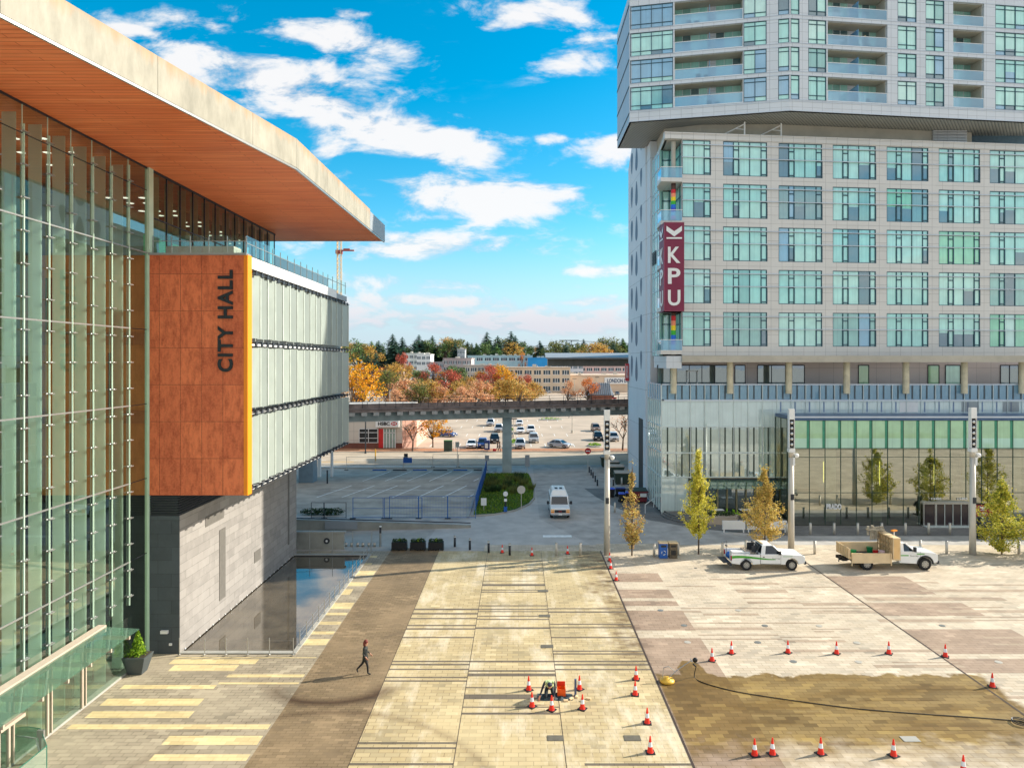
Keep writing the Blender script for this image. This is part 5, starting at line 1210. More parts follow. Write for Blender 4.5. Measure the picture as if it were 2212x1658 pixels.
m=MB(); m.box(14.1,14.85,y-.74,y-.71,.75,1.15); o=m.build('notice',M['white']); tag(o,'white notice plate on front of the maroon dumpster','notice')
for i,(u,v,l) in enumerate(((1321,1073,'dark cart bin with blue lid, leftmost by the first mast'),(1340,1072,'wide dark cart bin with navy lid behind another'),(1343,1084,'dark cart bin with blue lid in front of the navy one'),(1358,1082,'dark cart bin with bright blue lid next to the maroon dumpster'))):
    x,y=G(u,v); t=thing('wheeled_bin',l,'wheeled bin',(x,y,0),group='wheeled bins with blue lids'); w=.36 if i!=1 else .6
    m=MB(); m.frust((x-w*.75,x+w*.75,y-.28,y+.28),(x-w,x+w,y-.36,y+.36),.05,1.0); m.build('body',M['black'],t,bevel=.02)
    m=MB(); m.frust((x-w-.04,x+w+.04,y-.42,y+.4),(x-w+.05,x+w-.05,y-.3,y+.36),1.0,1.12); m.build('lid',plain('bin_lid_blue',C(40,70,190) if i!=1 else C(24,34,110),.4),t,bevel=.02)
    m=MB(); m.cyl((x-w,y+.3,.12),(x+w,y+.3,.12),.12,n=10); m.build('wheels',M['rubber'],t)
# steps, handrails, ledge and planter at the glass corner
st=thing('corner_steps','curved dark steps at the foot of the glass corner','steps',(17,72,0))
for k in range(3):
    m=MB(); pts=[(15.6,74.4)]
    for a in range(9): t_=R(180+a*11.25); r=3.9-k*.45; pts.append((17.6+r*math.cos(t_)*.62,74.4+r*math.sin(t_)))
    pts.append((23,74.4-(3.9-k*.45))); pts.append((23,74.4)); m.prism(pts,.012+k*.14,.15+k*.14-.003); m.build('step',M['forecourt'],st)
hr=thing('handrail','white bent handrail on the corner steps, near pair','handrail',(15.2,74,0),group='handrails on the corner steps')
def hrail(x,y,par,d=(-.9,-1.5)):
    m=MB(); m.tube([(x,y,.4),(x,y,1.35),(x+d[0],y+d[1],.95),(x+d[0],y+d[1],.02)],.035,6); m.build('rail',M['white'],par)
hrail(14.9,76.5,hr,(-1.2,-1.4)); h2=thing('handrail','white bent handrail beside the low planter','handrail',(17,72.5,0),group='handrails on the corner steps'); hrail(17.6,74.0,h2,(-.9,-2.6))
t=thing('low_planter','low pale concrete planter with clipped dark hedge in front of the cafe','planter',(20,70.8,0))
pts=[(18.2,70.3),(21.8,69.6),(22.6,71.3),(18.6,72.0)]; m=MB(); m.prism(pts,.015,.75); m.build('tub',M['palewood'],t)
m=MB(); rr=random.Random(4)
for k in range(900): leaf(m,Vector((rr.uniform(18.8,22.0),rr.uniform(70.4,71.5),.75+rr.random()*.32)),.13,rr)
m.build('hedge',LM['dark'],t)
for (u0,u1,l) in ((1561,1610,'white low sign wall in front of cafe, left part'),(1614,1700,'white low sign wall behind the golden tree')):
    ya=GYv(1150); m=MB(); m.box(XU(u0,ya),XU(u1,ya),ya,ya+.15,.3,1.15); 
    m.box(XU(u0,ya)+.1,XU(u0,ya)+.2,ya+.02,ya+.12,.01,.3).box(XU(u1,ya)-.2,XU(u1,ya)-.1,ya+.02,ya+.12,.01,.3); o=m.build('sign_wall',M['white']); tag(o,l,'low wall')
# cafe tables and chairs
def cafe_table(x,y,l):
    t=thing('cafe_table',l,'table',(x,y,0),group='white cafe tables'); m=MB(); m.box(x-.65,x+.65,y-.4,y+.4,.72+.3,.76+.3); m.build('table_top',M['white'],t)
    m=MB(); m.cyl((x,y,.33),(x,y,1.02),.04,n=8).box(x-.3,x+.3,y-.04,y+.04,.3,.34).box(x-.04,x+.04,y-.3,y+.3,.3,.34); m.build('stand',M['darkmetal'],t)
def cafe_chair(x,y,rz,l):
    t=thing('cafe_chair',l,'chair',(x,y,.3),rz,group='lime green cafe chairs',local=True); g_=plain('lime_plastic',C(160,205,40),.5,0,.03)
    MB().box(-.22,.22,-.22,.22,.43,.47).build('seat',g_,t); MB().box(-.22,.22,.19,.23,.5,.85).build('backrest',g_,t)
    for sx in (-.2,.2):
        for sy in (-.2,.2): MB().box(sx-.02,sx+.02,sy-.02,sy+.02,0,.43).build('leg',g_,t)
yc=72.2
cafe_table(XU(1549,yc),yc,'white cafe table on the terrace left, between two green chairs'); cafe_table(XU(1611,yc),yc,'white cafe table on the terrace next to the golden tree')
cafe_chair(XU(1538,yc),yc-.2,R(90),'lime green chair left of the left cafe table'); cafe_chair(XU(1566,yc),yc,R(-90),'lime green chair right of the left cafe table'); cafe_chair(XU(1586,yc),yc-.4,R(100),'lime green chair left of the second cafe table, nearer'); cafe_chair(XU(1592,yc),yc-.9,R(80),'lime green chair lowest of the four on the cafe terrace')
tfl=MB(); tfl.prism([(18.5,72.6),(27.2,70.2),(27.2,74.4),(18.5,74.4)],.012,.3); o=tfl.build('cafe_terrace',M['forecourt']); o['kind']='structure'
# surface cleaner with wand and hose
x,y=G(1441,1473); t=thing('surface_cleaner','yellow round surface cleaner with bent wand handle on wet paving','floor cleaner',(x,y,0))
m=MB(); m.lathe([(.36,.03),(.38,.1),(.34,.17),(.16,.2),(.12,.27),(.02,.28)],20,(x,y,0)); m.build('hood',plain('yellow_hood',C(220,175,60),.4,0,.05),t,smooth=True)
m=MB(); m.tube([(x+.1,y,.25),(x+.5,y+.1,.55),(x+.9,y+.25,.75),(x+1.35,y+.4,.95)],.022,6); m.tube([(x+1.35,y+.2,.95),(x+1.35,y+.6,.95)],.025,6); m.tube([(x-.2,y+.1,.2),(x-.15,y+.15,.7),(x+.1,y+.15,.75),(x+.45,y+.1,.5)],.02,6); m.build('wand',M['steel'],t)
m=MB(); m.ball((x+1.55,y+.45,.95),(.14,.08,.14),8,6); m.tube([(x+1.45,y+.45,.75),(x+1.6,y+.45,.6)],.04,6); m.build('trigger',M['black'],t)
hp=[(1500,1462),(1512,1472),(1545,1483),(1590,1494),(1650,1504),(1740,1517),(1850,1531),(1970,1541),(2090,1549),(2180,1556),(2225,1562)]
pts=[Vector((x+1.6,y+.45,.6))]+[Vector((G(u,v)[0],G(u,v)[1],.035)) for u,v in hp]
pp=[]
for i in range(len(pts)-1):
    for k in range(4):
        f=k/4; p0=pts[max(0,i-1)];p1=pts[i];p2=pts[i+1];p3=pts[min(len(pts)-1,i+2)]
        pp.append(.5*((2*p1)+(p2-p0)*f+(2*p0-5*p1+4*p2-p3)*f*f+(3*p1-p0-3*p2+p3)*f*f*f))
pp.append(pts[-1])
m=MB(); m.tube(pp,.022,6); o=m.build('pressure_hose',M['black']); tag(o,'long black hose running from the yellow cleaner to the right edge','hose')
# things round the kneeling worker
x,y=G(1213,1505); t=thing('tool_crate','bright orange open crate beside the kneeling worker','crate',(x,y,0))
m=MB(); m.box(x-.2,x+.2,y-.03,y+.0,.02,.4).box(x-.2,x+.2,y+.33,y+.36,.02,.4).box(x-.2,x-.17,y,y+.33,.02,.4).box(x+.17,x+.2,y,y+.33,.02,.4).box(x-.2,x+.2,y,y+.34,.02,.06); m.build('crate',plain('crate_orange',C(240,90,10),.5),t)
MB().box(x-.2,x+.2,y+.34,y+.37,.4,.62).build('lid',plain('crate_red',C(225,50,10),.5),t)
x,y=G(1243,1502); t=thing('marker_post','short grey blue square post right of the orange crate','post',(x,y,0)); MB().box(x-.05,x+.05,y-.05,y+.05,.02,.82).build('post',plain('post_blue',C(70,86,120),.5),t); MB().box(x-.07,x+.07,y-.07,y+.07,.01,.03).build('base_plate',M['steel'],t)
t=thing('dark_patch','uneven dark patch on the paving left of the kneeling worker','sheet',(G(1178,1504)[0],G(1178,1504)[1],0))  # thin dark patch on the paving with small random bumps
m=MB(); rr=random.Random(8); x0,y0=G(1163,1513); nx,ny=12,5
vs=[(x0+i*.14+rr.uniform(-.04,.04),y0+j*.14+rr.uniform(-.04,.04),.02+ (0 if i in(0,nx) or j in (0,ny) else rr.uniform(0,.12))) for j in range(ny+1) for i in range(nx+1)]
m.add(vs,[(j*(nx+1)+i,j*(nx+1)+i+1,(j+1)*(nx+1)+i+1,(j+1)*(nx+1)+i) for j in range(ny) for i in range(nx)]); m.build('sheet',plain('patch_dark',C(44,60,66),.7,0,.3,5),t)
for i in range(5):
    x=G(1222,1512)[0]+i*.28; y=G(1222,1512)[1]+(i%3)*.2-.1; m=MB(); m.rbox((x,y,.05),(.22,.12,.07),i*.7); o=m.build('loose_paver',M['tan']); tag(o,'%s from the left of the loose paving bricks right of the kneeling worker'%('first','second','third','fourth','fifth')[i],'brick',group='loose paving bricks')
x,y=G(2205,1562); m=MB(); m.tube([(x+.35*math.cos(a*.4),y+.35*math.sin(a*.4),.04+.004*a) for a in range(34)],.022,5); o=m.build('hose_coil',M['darkmetal']); tag(o,'small dark coil of hose at the right edge of the wet paving','hose')
# glass balustrade bottom left
t=thing('glass_balustrade','green edged glass balustrade with steel rail in the bottom left corner','balustrade',(-19,28,0))
bx=[(-24,29.9),(-19.9,28.9),(-18.75,27.6),(-18.75,20)]
m=MB()
for a,b in zip(bx[:-1],bx[1:]): m.poly([(a[0],a[1],.02),(b[0],b[1],.02),(b[0],b[1],1.15),(a[0],a[1],1.15)])
m.build('glass',M['canglass'],t)
m=MB()
for a,b in zip(bx[:-1],bx[1:]): m.tube([(a[0],a[1],1.15),(b[0],b[1],1.15)],.018,5)
m.tube([(-18.75,27.6,.0),(-18.75,27.6,1.15)],.02,5); m.build('glass_edge',plain('glass_edge_green',C(40,110,90),.3),t)
m=MB(); m.tube([(-22,29.2,.85),(-19.95,28.7,.85),(-18.95,27.5,.9),(-18.95,20,.9)],.035,6); m.build('handrail',M['steel'],t)
x,y=-19.6,28.5; m=MB(); m.box(x-.06,x+.06,y-.06,y+.06,0,1.0).box(x-.14,x+.14,y-.05,y+.05,1.0,1.3); o=m.build('card_reader_post',M['steel']); tag(o,'steel push button post standing behind the glass balustrade','post')
# ================================================================ VEHICLES
def wheel(par,x,y,r=.4,w=.26,rim=M['steel'],side=-1):
    t=MB(); t.cyl((x,y-w/2,r),(x,y+w/2,r),r,r,22); o=t.build('wheel',M['rubber'],par)
    t=MB(); ya=y+side*(w/2+.005); t.cyl((x,ya-side*.03,r),(x,ya,r),r*.6,r*.58,18); t.cyl((x,ya-side*.01,r),(x,ya+side*.03,r),r*.2,r*.16,10)
    t.build('rim',rim,o)
    t=MB()
    for k in range(8): a=k*.785; t.cyl((x+r*.42*math.cos(a),ya-side*.02,r+r*.42*math.sin(a)),(x+r*.42*math.cos(a),ya+side*.006,r+r*.42*math.sin(a)),r*.08,n=6)
    t.build('rim_holes',M['black'],o); return o
def arch(cx,r,zb,n=9,cz=None):
    cz=zb if cz is None else cz
    return [(cx-r*math.cos(math.pi*k/n),cz+r*math.sin(math.pi*k/n)) for k in range(n+1)]
def car_proto(kind,paint,seed=0):
    t=thing('parked_car','x','car',local=True,group='cars in the far car park')
    if kind=='sedan': L_,Wd,zb,bel,roof=4.7,1.84,.25,.92,1.45; hood=.86; g=(-1.9,1.15,-1.1,.35)
    elif kind=='suv': L_,Wd,zb,bel,roof=4.7,1.9,.3,1.05,1.72; hood=1.02; g=(-2.2,1.15,-1.95,.45)
    else: L_,Wd,zb,bel,roof=5.1,1.98,.32,1.1,1.8; hood=1.1; g=(-2.3,1.5,-2.15,.8)
    h=L_/2; xf=h-.85; xr=-h+.95; r=.33
    prof=[(-h,zb+.15),(-h+.12,zb)]+[]
    prof=[(-h,zb+.2)]+[(-h+.1,zb)]+arch(xr,r+.05,zb)+arch(xf,r+.05,zb)+[(h-.08,zb),(h,zb+.2),(h-.04,zb+.42),(h-.15,hood-.08),(g[1],bel),(g[0],bel),(-h+.03,bel-.08)]
    m=MB(); m.side(prof,-Wd/2,Wd/2); m.build('body',paint,t,bevel=.07)
    m=MB(); m.frust((g[0],g[1],-Wd/2+.06,Wd/2-.06),(g[2],g[3],-Wd/2+.26,Wd/2-.26),bel,roof-.05); m.build('windows',M['carglass'],t)
    m=MB(); m.frust((g[2]-.06,g[3]+.06,-Wd/2+.24,Wd/2-.24),(g[2]+.1,g[3]-.15,-Wd/2+.36,Wd/2-.36),roof-.05,roof+.02)
    for s in (-1,1):
        for (xa,xb) in ((g[0],g[2]),(g[1],g[3]),((g[0]+g[1])/2-.2,(g[2]+g[3])/2-.2)): m.cyl((xa,s*(Wd/2-.06),bel),(xb,s*(Wd/2-.26),roof-.04),.045,n=5)
    m.build('roof',paint,t)
    for s in (-1,1):
        MB().box(h-.14,h-.0,s*(Wd/2-.42)-.18,s*(Wd/2-.42)+.2,zb+.4,zb+.55).build('headlight',M['reflect'],t)
        MB().box(-h-.01,-h+.1,s*(Wd/2-.3)-.15,s*(Wd/2-.3)+.15,zb+.45,zb+.62).build('tail_light',M['redlamp'],t)
        MB().box(g[1]-.25,g[1]-.1,s*(Wd/2+.08)-.08,s*(Wd/2+.08)+.08,bel,bel+.13).build('mirror',paint,t)
        for xx in (xf,xr): wheel(t,xx,s*(Wd/2-.12),r,.22,M['steel'],s)
    MB().box(h-.03,h+.01,-.4,.4,zb+.14,zb+.38).build('grille',M['black'],t)
    MB().box(h-.0,h+.025,-.26,.26,zb+.05,zb+.15).build('number_plate',M['white'],t)
    return t
PT={'white':plain('paint_white',C(225,226,228),.25,0,.02),'silver':plain('paint_silver',C(180,184,190),.3,.3,.02),'black':plain('paint_black',C(24,27,32),.2,0,.05),'blue':plain('paint_blue',C(40,70,130),.25),'grey':plain('paint_grey',C(110,114,120),.3,.2),'brown':plain('paint_brown',C(120,100,92),.3),'red':plain('paint_red',C(160,30,30),.3)}
protos={}
def put_car(kind,col,u,v,rz,label,group='cars in the far car park'):
    k=(kind,col)
    x,y=G(u,v)
    if k not in protos: protos[k]=car_proto(kind,PT[col]); f=True
    else: f=False
    place(protos[k],f,(x,y+1.5,.012),R(rz),label,group)
for a in (('sedan','white',1017.5,968,-90,'white sedan nearest the street, left of the navy bin'),('suv','blue',1042,968,-88,'dark blue car parked right of the nearest white sedan'),('suv','black',1068,957,-88,'black suv directly left of the concrete pier'),
 ('suv','silver',1077,933,-90,'silver suv left of the pier, third from the street'),('suv','silver',1059,920,-90,'silver suv under the viaduct left of the pier, farthest'),('sedan','white',1122,919.6,-90,'white car right of the pier, farthest from street'),('sedan','white',1124,936.7,-90,'white car right of the pier, in the middle row left'),
 ('suv','white',1147,936,-90,'white car right of the pier, in the middle row right'),('truck','silver',1153,956,-90,'large silver pickup right of the pier facing the viewer'),('suv','silver',1123.5,968.8,-90,'silver suv right of the pier nearest the street'),
 ('sedan','silver',1210,968,-35,'silver sedan driving towards the exit, turned to the right'),('suv','brown',1288,932,-90,'brown grey suv by the right end of the car park'),('suv','black',1293,952,-92,'black suv behind the first floodlight mast'),('suv','silver',1327,953,-92,'silver hatchback right of the first floodlight mast'),('sedan','blue',963,944,-30,'dark blue car behind the golden street tree')):
    put_car(*a)
rr=random.Random(21)
for i in range(44):
    u=rr.choice([rr.uniform(840,1100),rr.uniform(1100,1345)]); v=rr.choice([846,849,853,858,863]); 
    kd=rr.choice(['sedan','suv']); cc=rr.choice(['white','silver','black','grey','red','blue','white']); put_car(kd,cc,u,v,rr.choice([0,180,-90,90]),'small %s %s past the viaduct, %s %s'%(cc,kd,'left of pier' if u<1095 else 'before beige block' if u<1230 else 'before drug store',{846:'in the farthest row',849:'in the second farthest row',853:'in the middle row',858:'in the second nearest row',863:'right behind the railing'}[v]),'distant cars beyond the viaduct')
# ---- shuttle van
x,y=4.35,72.2
t=thing('shuttle_van','white high roofed passenger van driving towards the plaza on the side road','van',(x,y+2.9,.012),R(-90),local=True)
h=2.85; Wd=2.02
m=MB(); m.side([(-h,.45)]+arch(-1.75,.46,.42,9)+arch(1.85,.46,.42,9)+[(h-.1,.42),(h,.6),(h-.02,.95),(h-.12,1.12),(1.75,1.3),(1.25,1.35),(-h,1.35)],-Wd/2,Wd/2); m.build('body',M['whitecar'],t,bevel=.06)
m=MB(); m.side([(-h,1.3),(1.55,1.3),(1.0,2.0),(.7,2.1),(-h+.05,2.1)],-Wd/2+.03,Wd/2-.03); m.build('cabin',M['whitecar'],t,bevel=.06)
m=MB(); m.frust((-h+.1,.75,-Wd/2+.08,Wd/2-.08),(-h+.35,.25,-Wd/2+.3,Wd/2-.3),2.08,2.62); m.build('high_roof',M['whitecar'],t,bevel=.12)
m=MB(); m.add([(1.62,-.88,1.34),(1.62,.88,1.34),(1.08,.80,2.02),(1.08,-.80,2.02)],[(0,1,2,3)]); m.add([(1.6,-.88,1.32),(1.6,.88,1.32),(1.06,.80,2.02),(1.06,-.80,2.02)],[(0,3,2,1)]); m.build('windshield',M['carglass'],t)
m=MB()
for s in (-1,1):
    for a,b in ((.2,1.1),(-1.2,.1),(-2.6,-1.3)): m.box(a,b,s*(Wd/2-.02)-.015,s*(Wd/2-.02)+.015,1.4,1.95)
m.build('side_windows',M['carglass'],t)
MB().box(h-.03,h+.03,-.58,.58,.66,1.0).build('grille',M['black'],t)
m=MB(); m.box(h+.03,h+.04,-.54,.54,.94,.98).box(h+.03,h+.04,-.54,.54,.68,.72); m.build('grille_trim',M['chrome'],t)
m=MB(); put_text(m,'GMC',(h+.04,0,.83),.34,.11,(0,1,0),(0,0,1),.02,.02); m.build('emblem',M['red'],t)
for s in (-1,1):
    MB().box(h-.08,h+.02,s*.8-.18,s*.8+.18,.82,1.04).build('headlight',plain('glowing_lamp_amber',C(255,190,130),.3),t)
    MB().box(h-.06,h+.03,s*.8-.18,s*.8+.18,.68,.8).build('indicator',M['amber'],t)
    m=MB(); m.box(1.35,1.5,s*1.22-.12,s*1.22+.12,1.3,1.62).tube([(1.4,s*1.0,1.4),(1.42,s*1.15,1.45)],.03,5); m.build('mirror',M['black'],t)
    for xx in (1.85,-1.75): wheel(t,xx,s*.88,.38,.26,M['steel'],s)
m=MB(); m.box(h-.05,h+.12,-.98,.98,.42,.62); m.build('bumper',M['chrome'],t,bevel=.03)
MB().box(h+.12,h+.135,-.17,.17,.46,.58).build('number_plate',M['white'],t)
m=MB()
for i in range(3):
    for j in range(2): m.box(-.4-.3*i,-.22-.3*i,-.4+.5*j,-.1+.5*j,2.62,2.65)
m.build('roof_vents',M['darkmetal'],t)
m=MB(); m.box(.6,.7,-.5,-.3,2.3,2.4); 
# ---- pickup
def cabin(t,xr,xf,xr2,xf2,bel,roof,w,wt):
    m=MB(); m.frust((xr,xf,-w/2,w/2),(xr2,xf2,-wt/2,wt/2),bel,roof-.06); m.build('cab_glass',M['carglass'],t)
    m=MB(); m.frust((xr2-.05,xf2+.06,-wt/2-.02,wt/2+.02),(xr2+.08,xf2-.12,-wt/2+.14,wt/2-.14),roof-.07,roof+.02)
    for s in (-1,1):
        m.cyl((xf,s*(w/2),bel-.02),(xf2+.03,s*(wt/2),roof-.05),.055,n=6)
        m.add([(xr-.04,s*(w/2+.012),bel-.02),(xr+.3,s*(w/2+.012),bel-.02),(xr2+.26,s*(wt/2+.012),roof-.05),(xr2-.04,s*(wt/2+.012),roof-.05)],[(0,1,2,3) if s<0 else (0,3,2,1)])
        m.cyl((xr,s*(w/2),bel-.02),(xr2,s*(wt/2),roof-.05),.05,n=6)
    m.build('cab',M['whitecar'],t,bevel=.02)
x0,x1=XU(1582,54.6),XU(1737,54.6)
px=(x0+x1)/2
t=thing('pickup_truck','white pickup with a green swoosh and loaded open bed parked on the plaza edge','pickup truck',(px,55.55,.012),0,local=True)
h=2.9;Wd=1.98
front=[(-.62,.48),(1.22,.48)]+arch(1.86,.50,.48,10,.42)+[(2.5,.48),(2.86,.5),(2.9,.72),(2.88,1.05),(2.72,1.16),(1.15,1.27),(-.62,1.27)]
front=[(-.62,.48)]+arch(1.86,.50,.48,10,.44)+[(2.55,.5),(2.86,.55),(2.9,.72),(2.88,1.05),(2.72,1.17),(1.15,1.27),(-.62,1.27)]
m=MB(); m.side(front,-Wd/2,Wd/2); m.build('body',M['whitecar'],t,bevel=.05)
bed=[(-2.9,.55),(-2.7,.52)]+arch(-1.72,.50,.52,10,.46)+[(-.64,.5),(-.64,1.25),(-2.9,1.25)]
m=MB()
for s in (-1,1): m.side(bed,s*Wd/2-(.09 if s>0 else 0),s*Wd/2+(.09 if s<0 else 0))
m.box(-2.8,-.66,-.85,.85,.55,.62).box(-.72,-.66,-.9,.9,.6,1.25).box(-2.8,-.7,-.9,-.62,.6,.8).box(-2.8,-.7,.62,.9,.6,.8); bedo=m.build('bed',M['whitecar'],t,bevel=.02)
# lowered tailgate
m=MB(); m.box(-3.5,-2.92,-.85,.85,.55,.61).box(-3.05,-2.86,-.95,.95,.35,.55); m.build('tailgate',M['darkmetal'],t)
cabin(t,-.55,1.12,-.38,.38,1.25,1.95,1.9,1.5)
m=MB(); 
# green swoosh as a sheet on the bed side (near side)
def swoosh(mb,y):
    xs=[-2.85+i*.19 for i in range(19)]
    top=[];bot=[]
    for i,xx in enumerate(xs):
        f=i/18; c=1.16-.30*(.5-.5*math.cos(math.pi*f)) - .12*(1-f)**3 ; w=.16*(1-f)**.6+.03
        top.append((xx,y,min(1.22,c+w*.55))); bot.append((xx,y,c-w*.55))
    for i in range(18): mb.poly([bot[i],bot[i+1],top[i+1],top[i]])
swoosh(m,-Wd/2-.006); m.box(1.15,1.9,-Wd/2-.006,-Wd/2-.003,1.08,1.11); m.build('green_stripe',M['green_paint'],t)
m=MB(); put_text(m,'Surrey',(.62,-Wd/2-.008,.93),.62,.16,(1,0,0),(0,0,1),.004,.0); m.build('door_lettering',plain('lettering_grey',C(110,120,110),.5),t)
m=MB()
for xx in (-.62,.98): m.box(xx-.008,xx+.008,-Wd/2-.004,-Wd/2,.52,1.25)
m.box(-.42,-.3,-Wd/2-.02,-Wd/2,1.02,1.08).box(-.62,.98,-Wd/2-.004,-Wd/2,.50,.53); m.build('door_gaps',M['black'],t)
for s in (-1,1):
    for xx in (1.86,-1.72): wheel(t,xx,s*.86,.41,.26,M['steel'],s)
    m=MB(); m.box(.78,.92,s*1.12-.12,s*1.12+.12,1.28,1.52).tube([(.9,s*.95,1.3),(.86,s*1.08,1.34)],.025,5); m.build('mirror',M['black'],t)
    MB().box(2.78,2.9,s*.78-.14,s*.78+.14,.86,1.06).build('headlight',M['reflect'],t)
    MB().box(-2.93,-2.86,s*.92-.07,s*.92+.07,.8,1.15).build('tail_light',M['redlamp'],t)
m=MB(); m.box(2.84,3.0,-.98,.98,.46,.7); m.build('front_bumper',M['darkmetal'],t,bevel=.03)
MB().box(2.88,2.92,-.6,.6,.76,1.06).build('grille',M['darkmetal'],t)
def pal(n,x,y,z): return Vector((px+x,55.55+y,z+.012))
def cargo(name,label,cat,fn,mt):
    m=MB(Matrix.Translation((px,55.55,.012))); fn(m); o=m.build(name,mt,bevel=.01); tag(o,label,cat)
cargo('tool_box','long white tool box lying in the pickup bed','tool box',lambda m:m.box(-2.75,-1.3,-.55,.05,.63,1.28).box(-2.7,-1.35,-.58,.08,1.28,1.34),M['white'])
cargo('slatted_crate','pale slatted crate in the pickup bed behind the cab','crate',lambda m:[m.box(-1.7+i*.2,-1.57+i*.2,-.5,.6,.63,1.42-.04*i) for i in range(5)] and m.box(-1.7,-.8,.55,.6,.63,1.4),M['palewood'])
cargo('headache_rack','dark mesh guard rack standing behind the pickup cab','rack',lambda m:m.box(-.78,-.72,-.8,.8,1.2,1.26).box(-.78,-.72,-.8,.8,1.85,1.92).box(-.78,-.72,-.8,-.74,1.2,1.9).box(-.78,-.72,.74,.8,1.2,1.9).box(-.78,-.72,-.3,-.26,1.2,1.9).box(-.78,-.72,.26,.3,1.2,1.9).box(-1.3,-.75,.2,.24,1.3,1.9).box(-1.15,-.75,-.5,-.46,1.3,1.8),M['darkmetal'])
cargo('cargo_bag','blue sack in the rear left corner of the pickup bed','bag',lambda m:m.ball((-2.85+.2,.4,.85),(.3,.3,.28),10,6),M['blue'])
cargo('rake','upright dark tool handle at the rear of the pickup bed','tool',lambda m:m.tube([(-2.85,.5,.7),(-2.88,.5,2.0)],.02,5).box(-2.95,-2.8,.35,.65,1.55,1.6),M['black'])
cargo('warning_beacon','amber warning light bar on the pickup cab roof','warning light',lambda m:m.box(-.42,-.28,-.5,.5,1.96,2.04),M['tan'])
# ---- flatbed truck
x0,x1=XU(1806,54.6),XU(2027,54.6); fx=(x0+x1)/2; fy=55.65
t=thing('flatbed_truck','white works truck with tan open flatbed, tool locker and ladder rack','truck',(fx,fy,.012),0,local=True)
Wd=2.05; h=(x1-x0)/2
bodyp=[(.98,.58)]+[(1.0,.58)]+arch(h-1.02,.56,.56,10,.5)+[(h-.38,.58),(h-.05,.62),(h,.8),(h-.02,1.18),(h-.2,1.34),(h-1.75,1.48),(.98,1.48)]
m=MB(); m.side(bodyp,-Wd/2,Wd/2); m.build('body',M['whitecar'],t,bevel=.05)
cabin(t,1.05,h-1.78,1.12,h-2.5,1.46,2.12,1.95,1.6)
m=MB(); m.side([(h-1.70,.5)]+arch(h-1.02,.66,.6,10,.5)+[(h-.32,.5)]+arch(h-1.02,.56,.5,10,.5)[::-1],-Wd/2-.05,-Wd/2+.03); m.side([(h-1.70,.5)]+arch(h-1.02,.66,.6,10,.5)+[(h-.32,.5)]+arch(h-1.02,.56,.5,10,.5)[::-1],Wd/2-.03,Wd/2+.05); m.build('fender_flare',M['black'],t)
for s in (-1,1):
    wheel(t,h-1.02,s*.9,.47,.28,M['steel'],s); wheel(t,-1.55,s*.8,.47,.45,M['steel'],s)
    m=MB(); m.box(h-2.0,h-1.86,s*1.2-.13,s*1.2+.13,1.5,1.85).tube([(h-1.85,s*.98,1.5),(h-1.9,s*1.15,1.6)],.03,5); m.build('mirror',M['darkmetal'],t)
    MB().box(h-.14,h+.0,s*.82-.14,s*.82+.14,.95,1.2).build('headlight',M['reflect'],t)
m=MB(); m.box(h-.06,h+.12,-1,1,.5,.75); m.build('front_bumper',M['darkmetal'],t,bevel=.03)
m=MB(); m.box(-3.4,1.0,-.4,-.28,.62,.8).box(-3.4,1.0,.28,.4,.62,.8); m.build('chassis',M['black'],t)
MB().box(-2.8,.3,-1.02,1.0,.925,.95).build('bed_floor',M['darkmetal'],t)
m=MB(); m.box(-2.85,.4,-1.1,1.1,.82,.92).box(-2.85,.35,1.02,1.1,.92,1.7); m.box(-2.9,-2.83,-1.1,1.1,.92,1.0); m.build('flatbed',M['tan'],t)
m=MB(); m.add([(-2.85,-1.12,1.32),(.3,-1.12,1.32),(.3,-1.2,.60),(-2.85,-1.2,.60),(-2.85,-1.08,1.32),(.3,-1.08,1.32),(.3,-1.16,.60),(-2.85,-1.16,.60)],[(0,3,2,1),(4,5,6,7),(0,1,5,4),(3,7,6,2),(1,2,6,5),(0,4,7,3)]); m.box(-2.85,-2.8,-1.22,-1.1,.4,1.36).box(.22,.28,-1.22,-1.1,.4,1.36).box(-2.85,.3,-1.14,-1.06,1.3,1.36); m.build('side_gate',M['tan'],t)
# swung rear gate of slats
G2=MB(Matrix.Translation((-2.9,-1.1,0))@Matrix.Rotation(R(150),4,'Z'))
G2.box(0,2.0,-.03,.03,.95,1.9)
for i in range(7): G2.box(.05+i*.3,.13+i*.3,-.06,-.031,.95,1.9)
G2.box(0,2.0,-.07,-.03,1.84,1.92).box(0,2.0,-.07,-.03,.92,1.0); 
G2=MB(); G2.add([],[])
G2.box(-3.0,-2.92,-1.1,1.1,.92,1.7)
for i in range(8): G2.box(-3.06,-2.98,-1.08+i*.29,-.98+i*.29,.92,1.75)
G2.build('rear_gate',M['tan'],t)
m=MB(); m.tube([(-3.6,-.6,.6),(-3.3,0,.7),(-3.0,-.3,.75)],.05,6).box(-3.3,-2.9,-.6,.6,.6,.8); m.build('tow_hitch',M['black'],t)
m=MB(); m.box(.42,1.02,-1.12,1.1,.8,2.55); m.build('tool_locker',M['tan'],t,bevel=.02)
m=MB(); m.box(.5,.94,-1.128,-1.12,.9,2.45).box(.9,.93,-1.15,-1.12,1.5,1.7); m.build('locker_door',plain('locker_tan',C(226,186,128),.5,0,.04),t)
m=MB()
for i in range(6): m.box(.3,.36,-1.0+i*.4,-.95+i*.4,.92,2.5)
for z in (1.2,1.6,2.0,2.45): m.box(.28,.38,-1.02,1.05,z,z+.06)
m.box(.25,.42,-1.05,1.08,2.5,2.58); m.build('headboard_rack',plain('rack_tan',C(176,150,112),.6),t)
m=MB()
for i in range(7): m.rbox((-.3+i*.16,.9,2.4+.02*i),(.09,.1,1.0),0,.0)
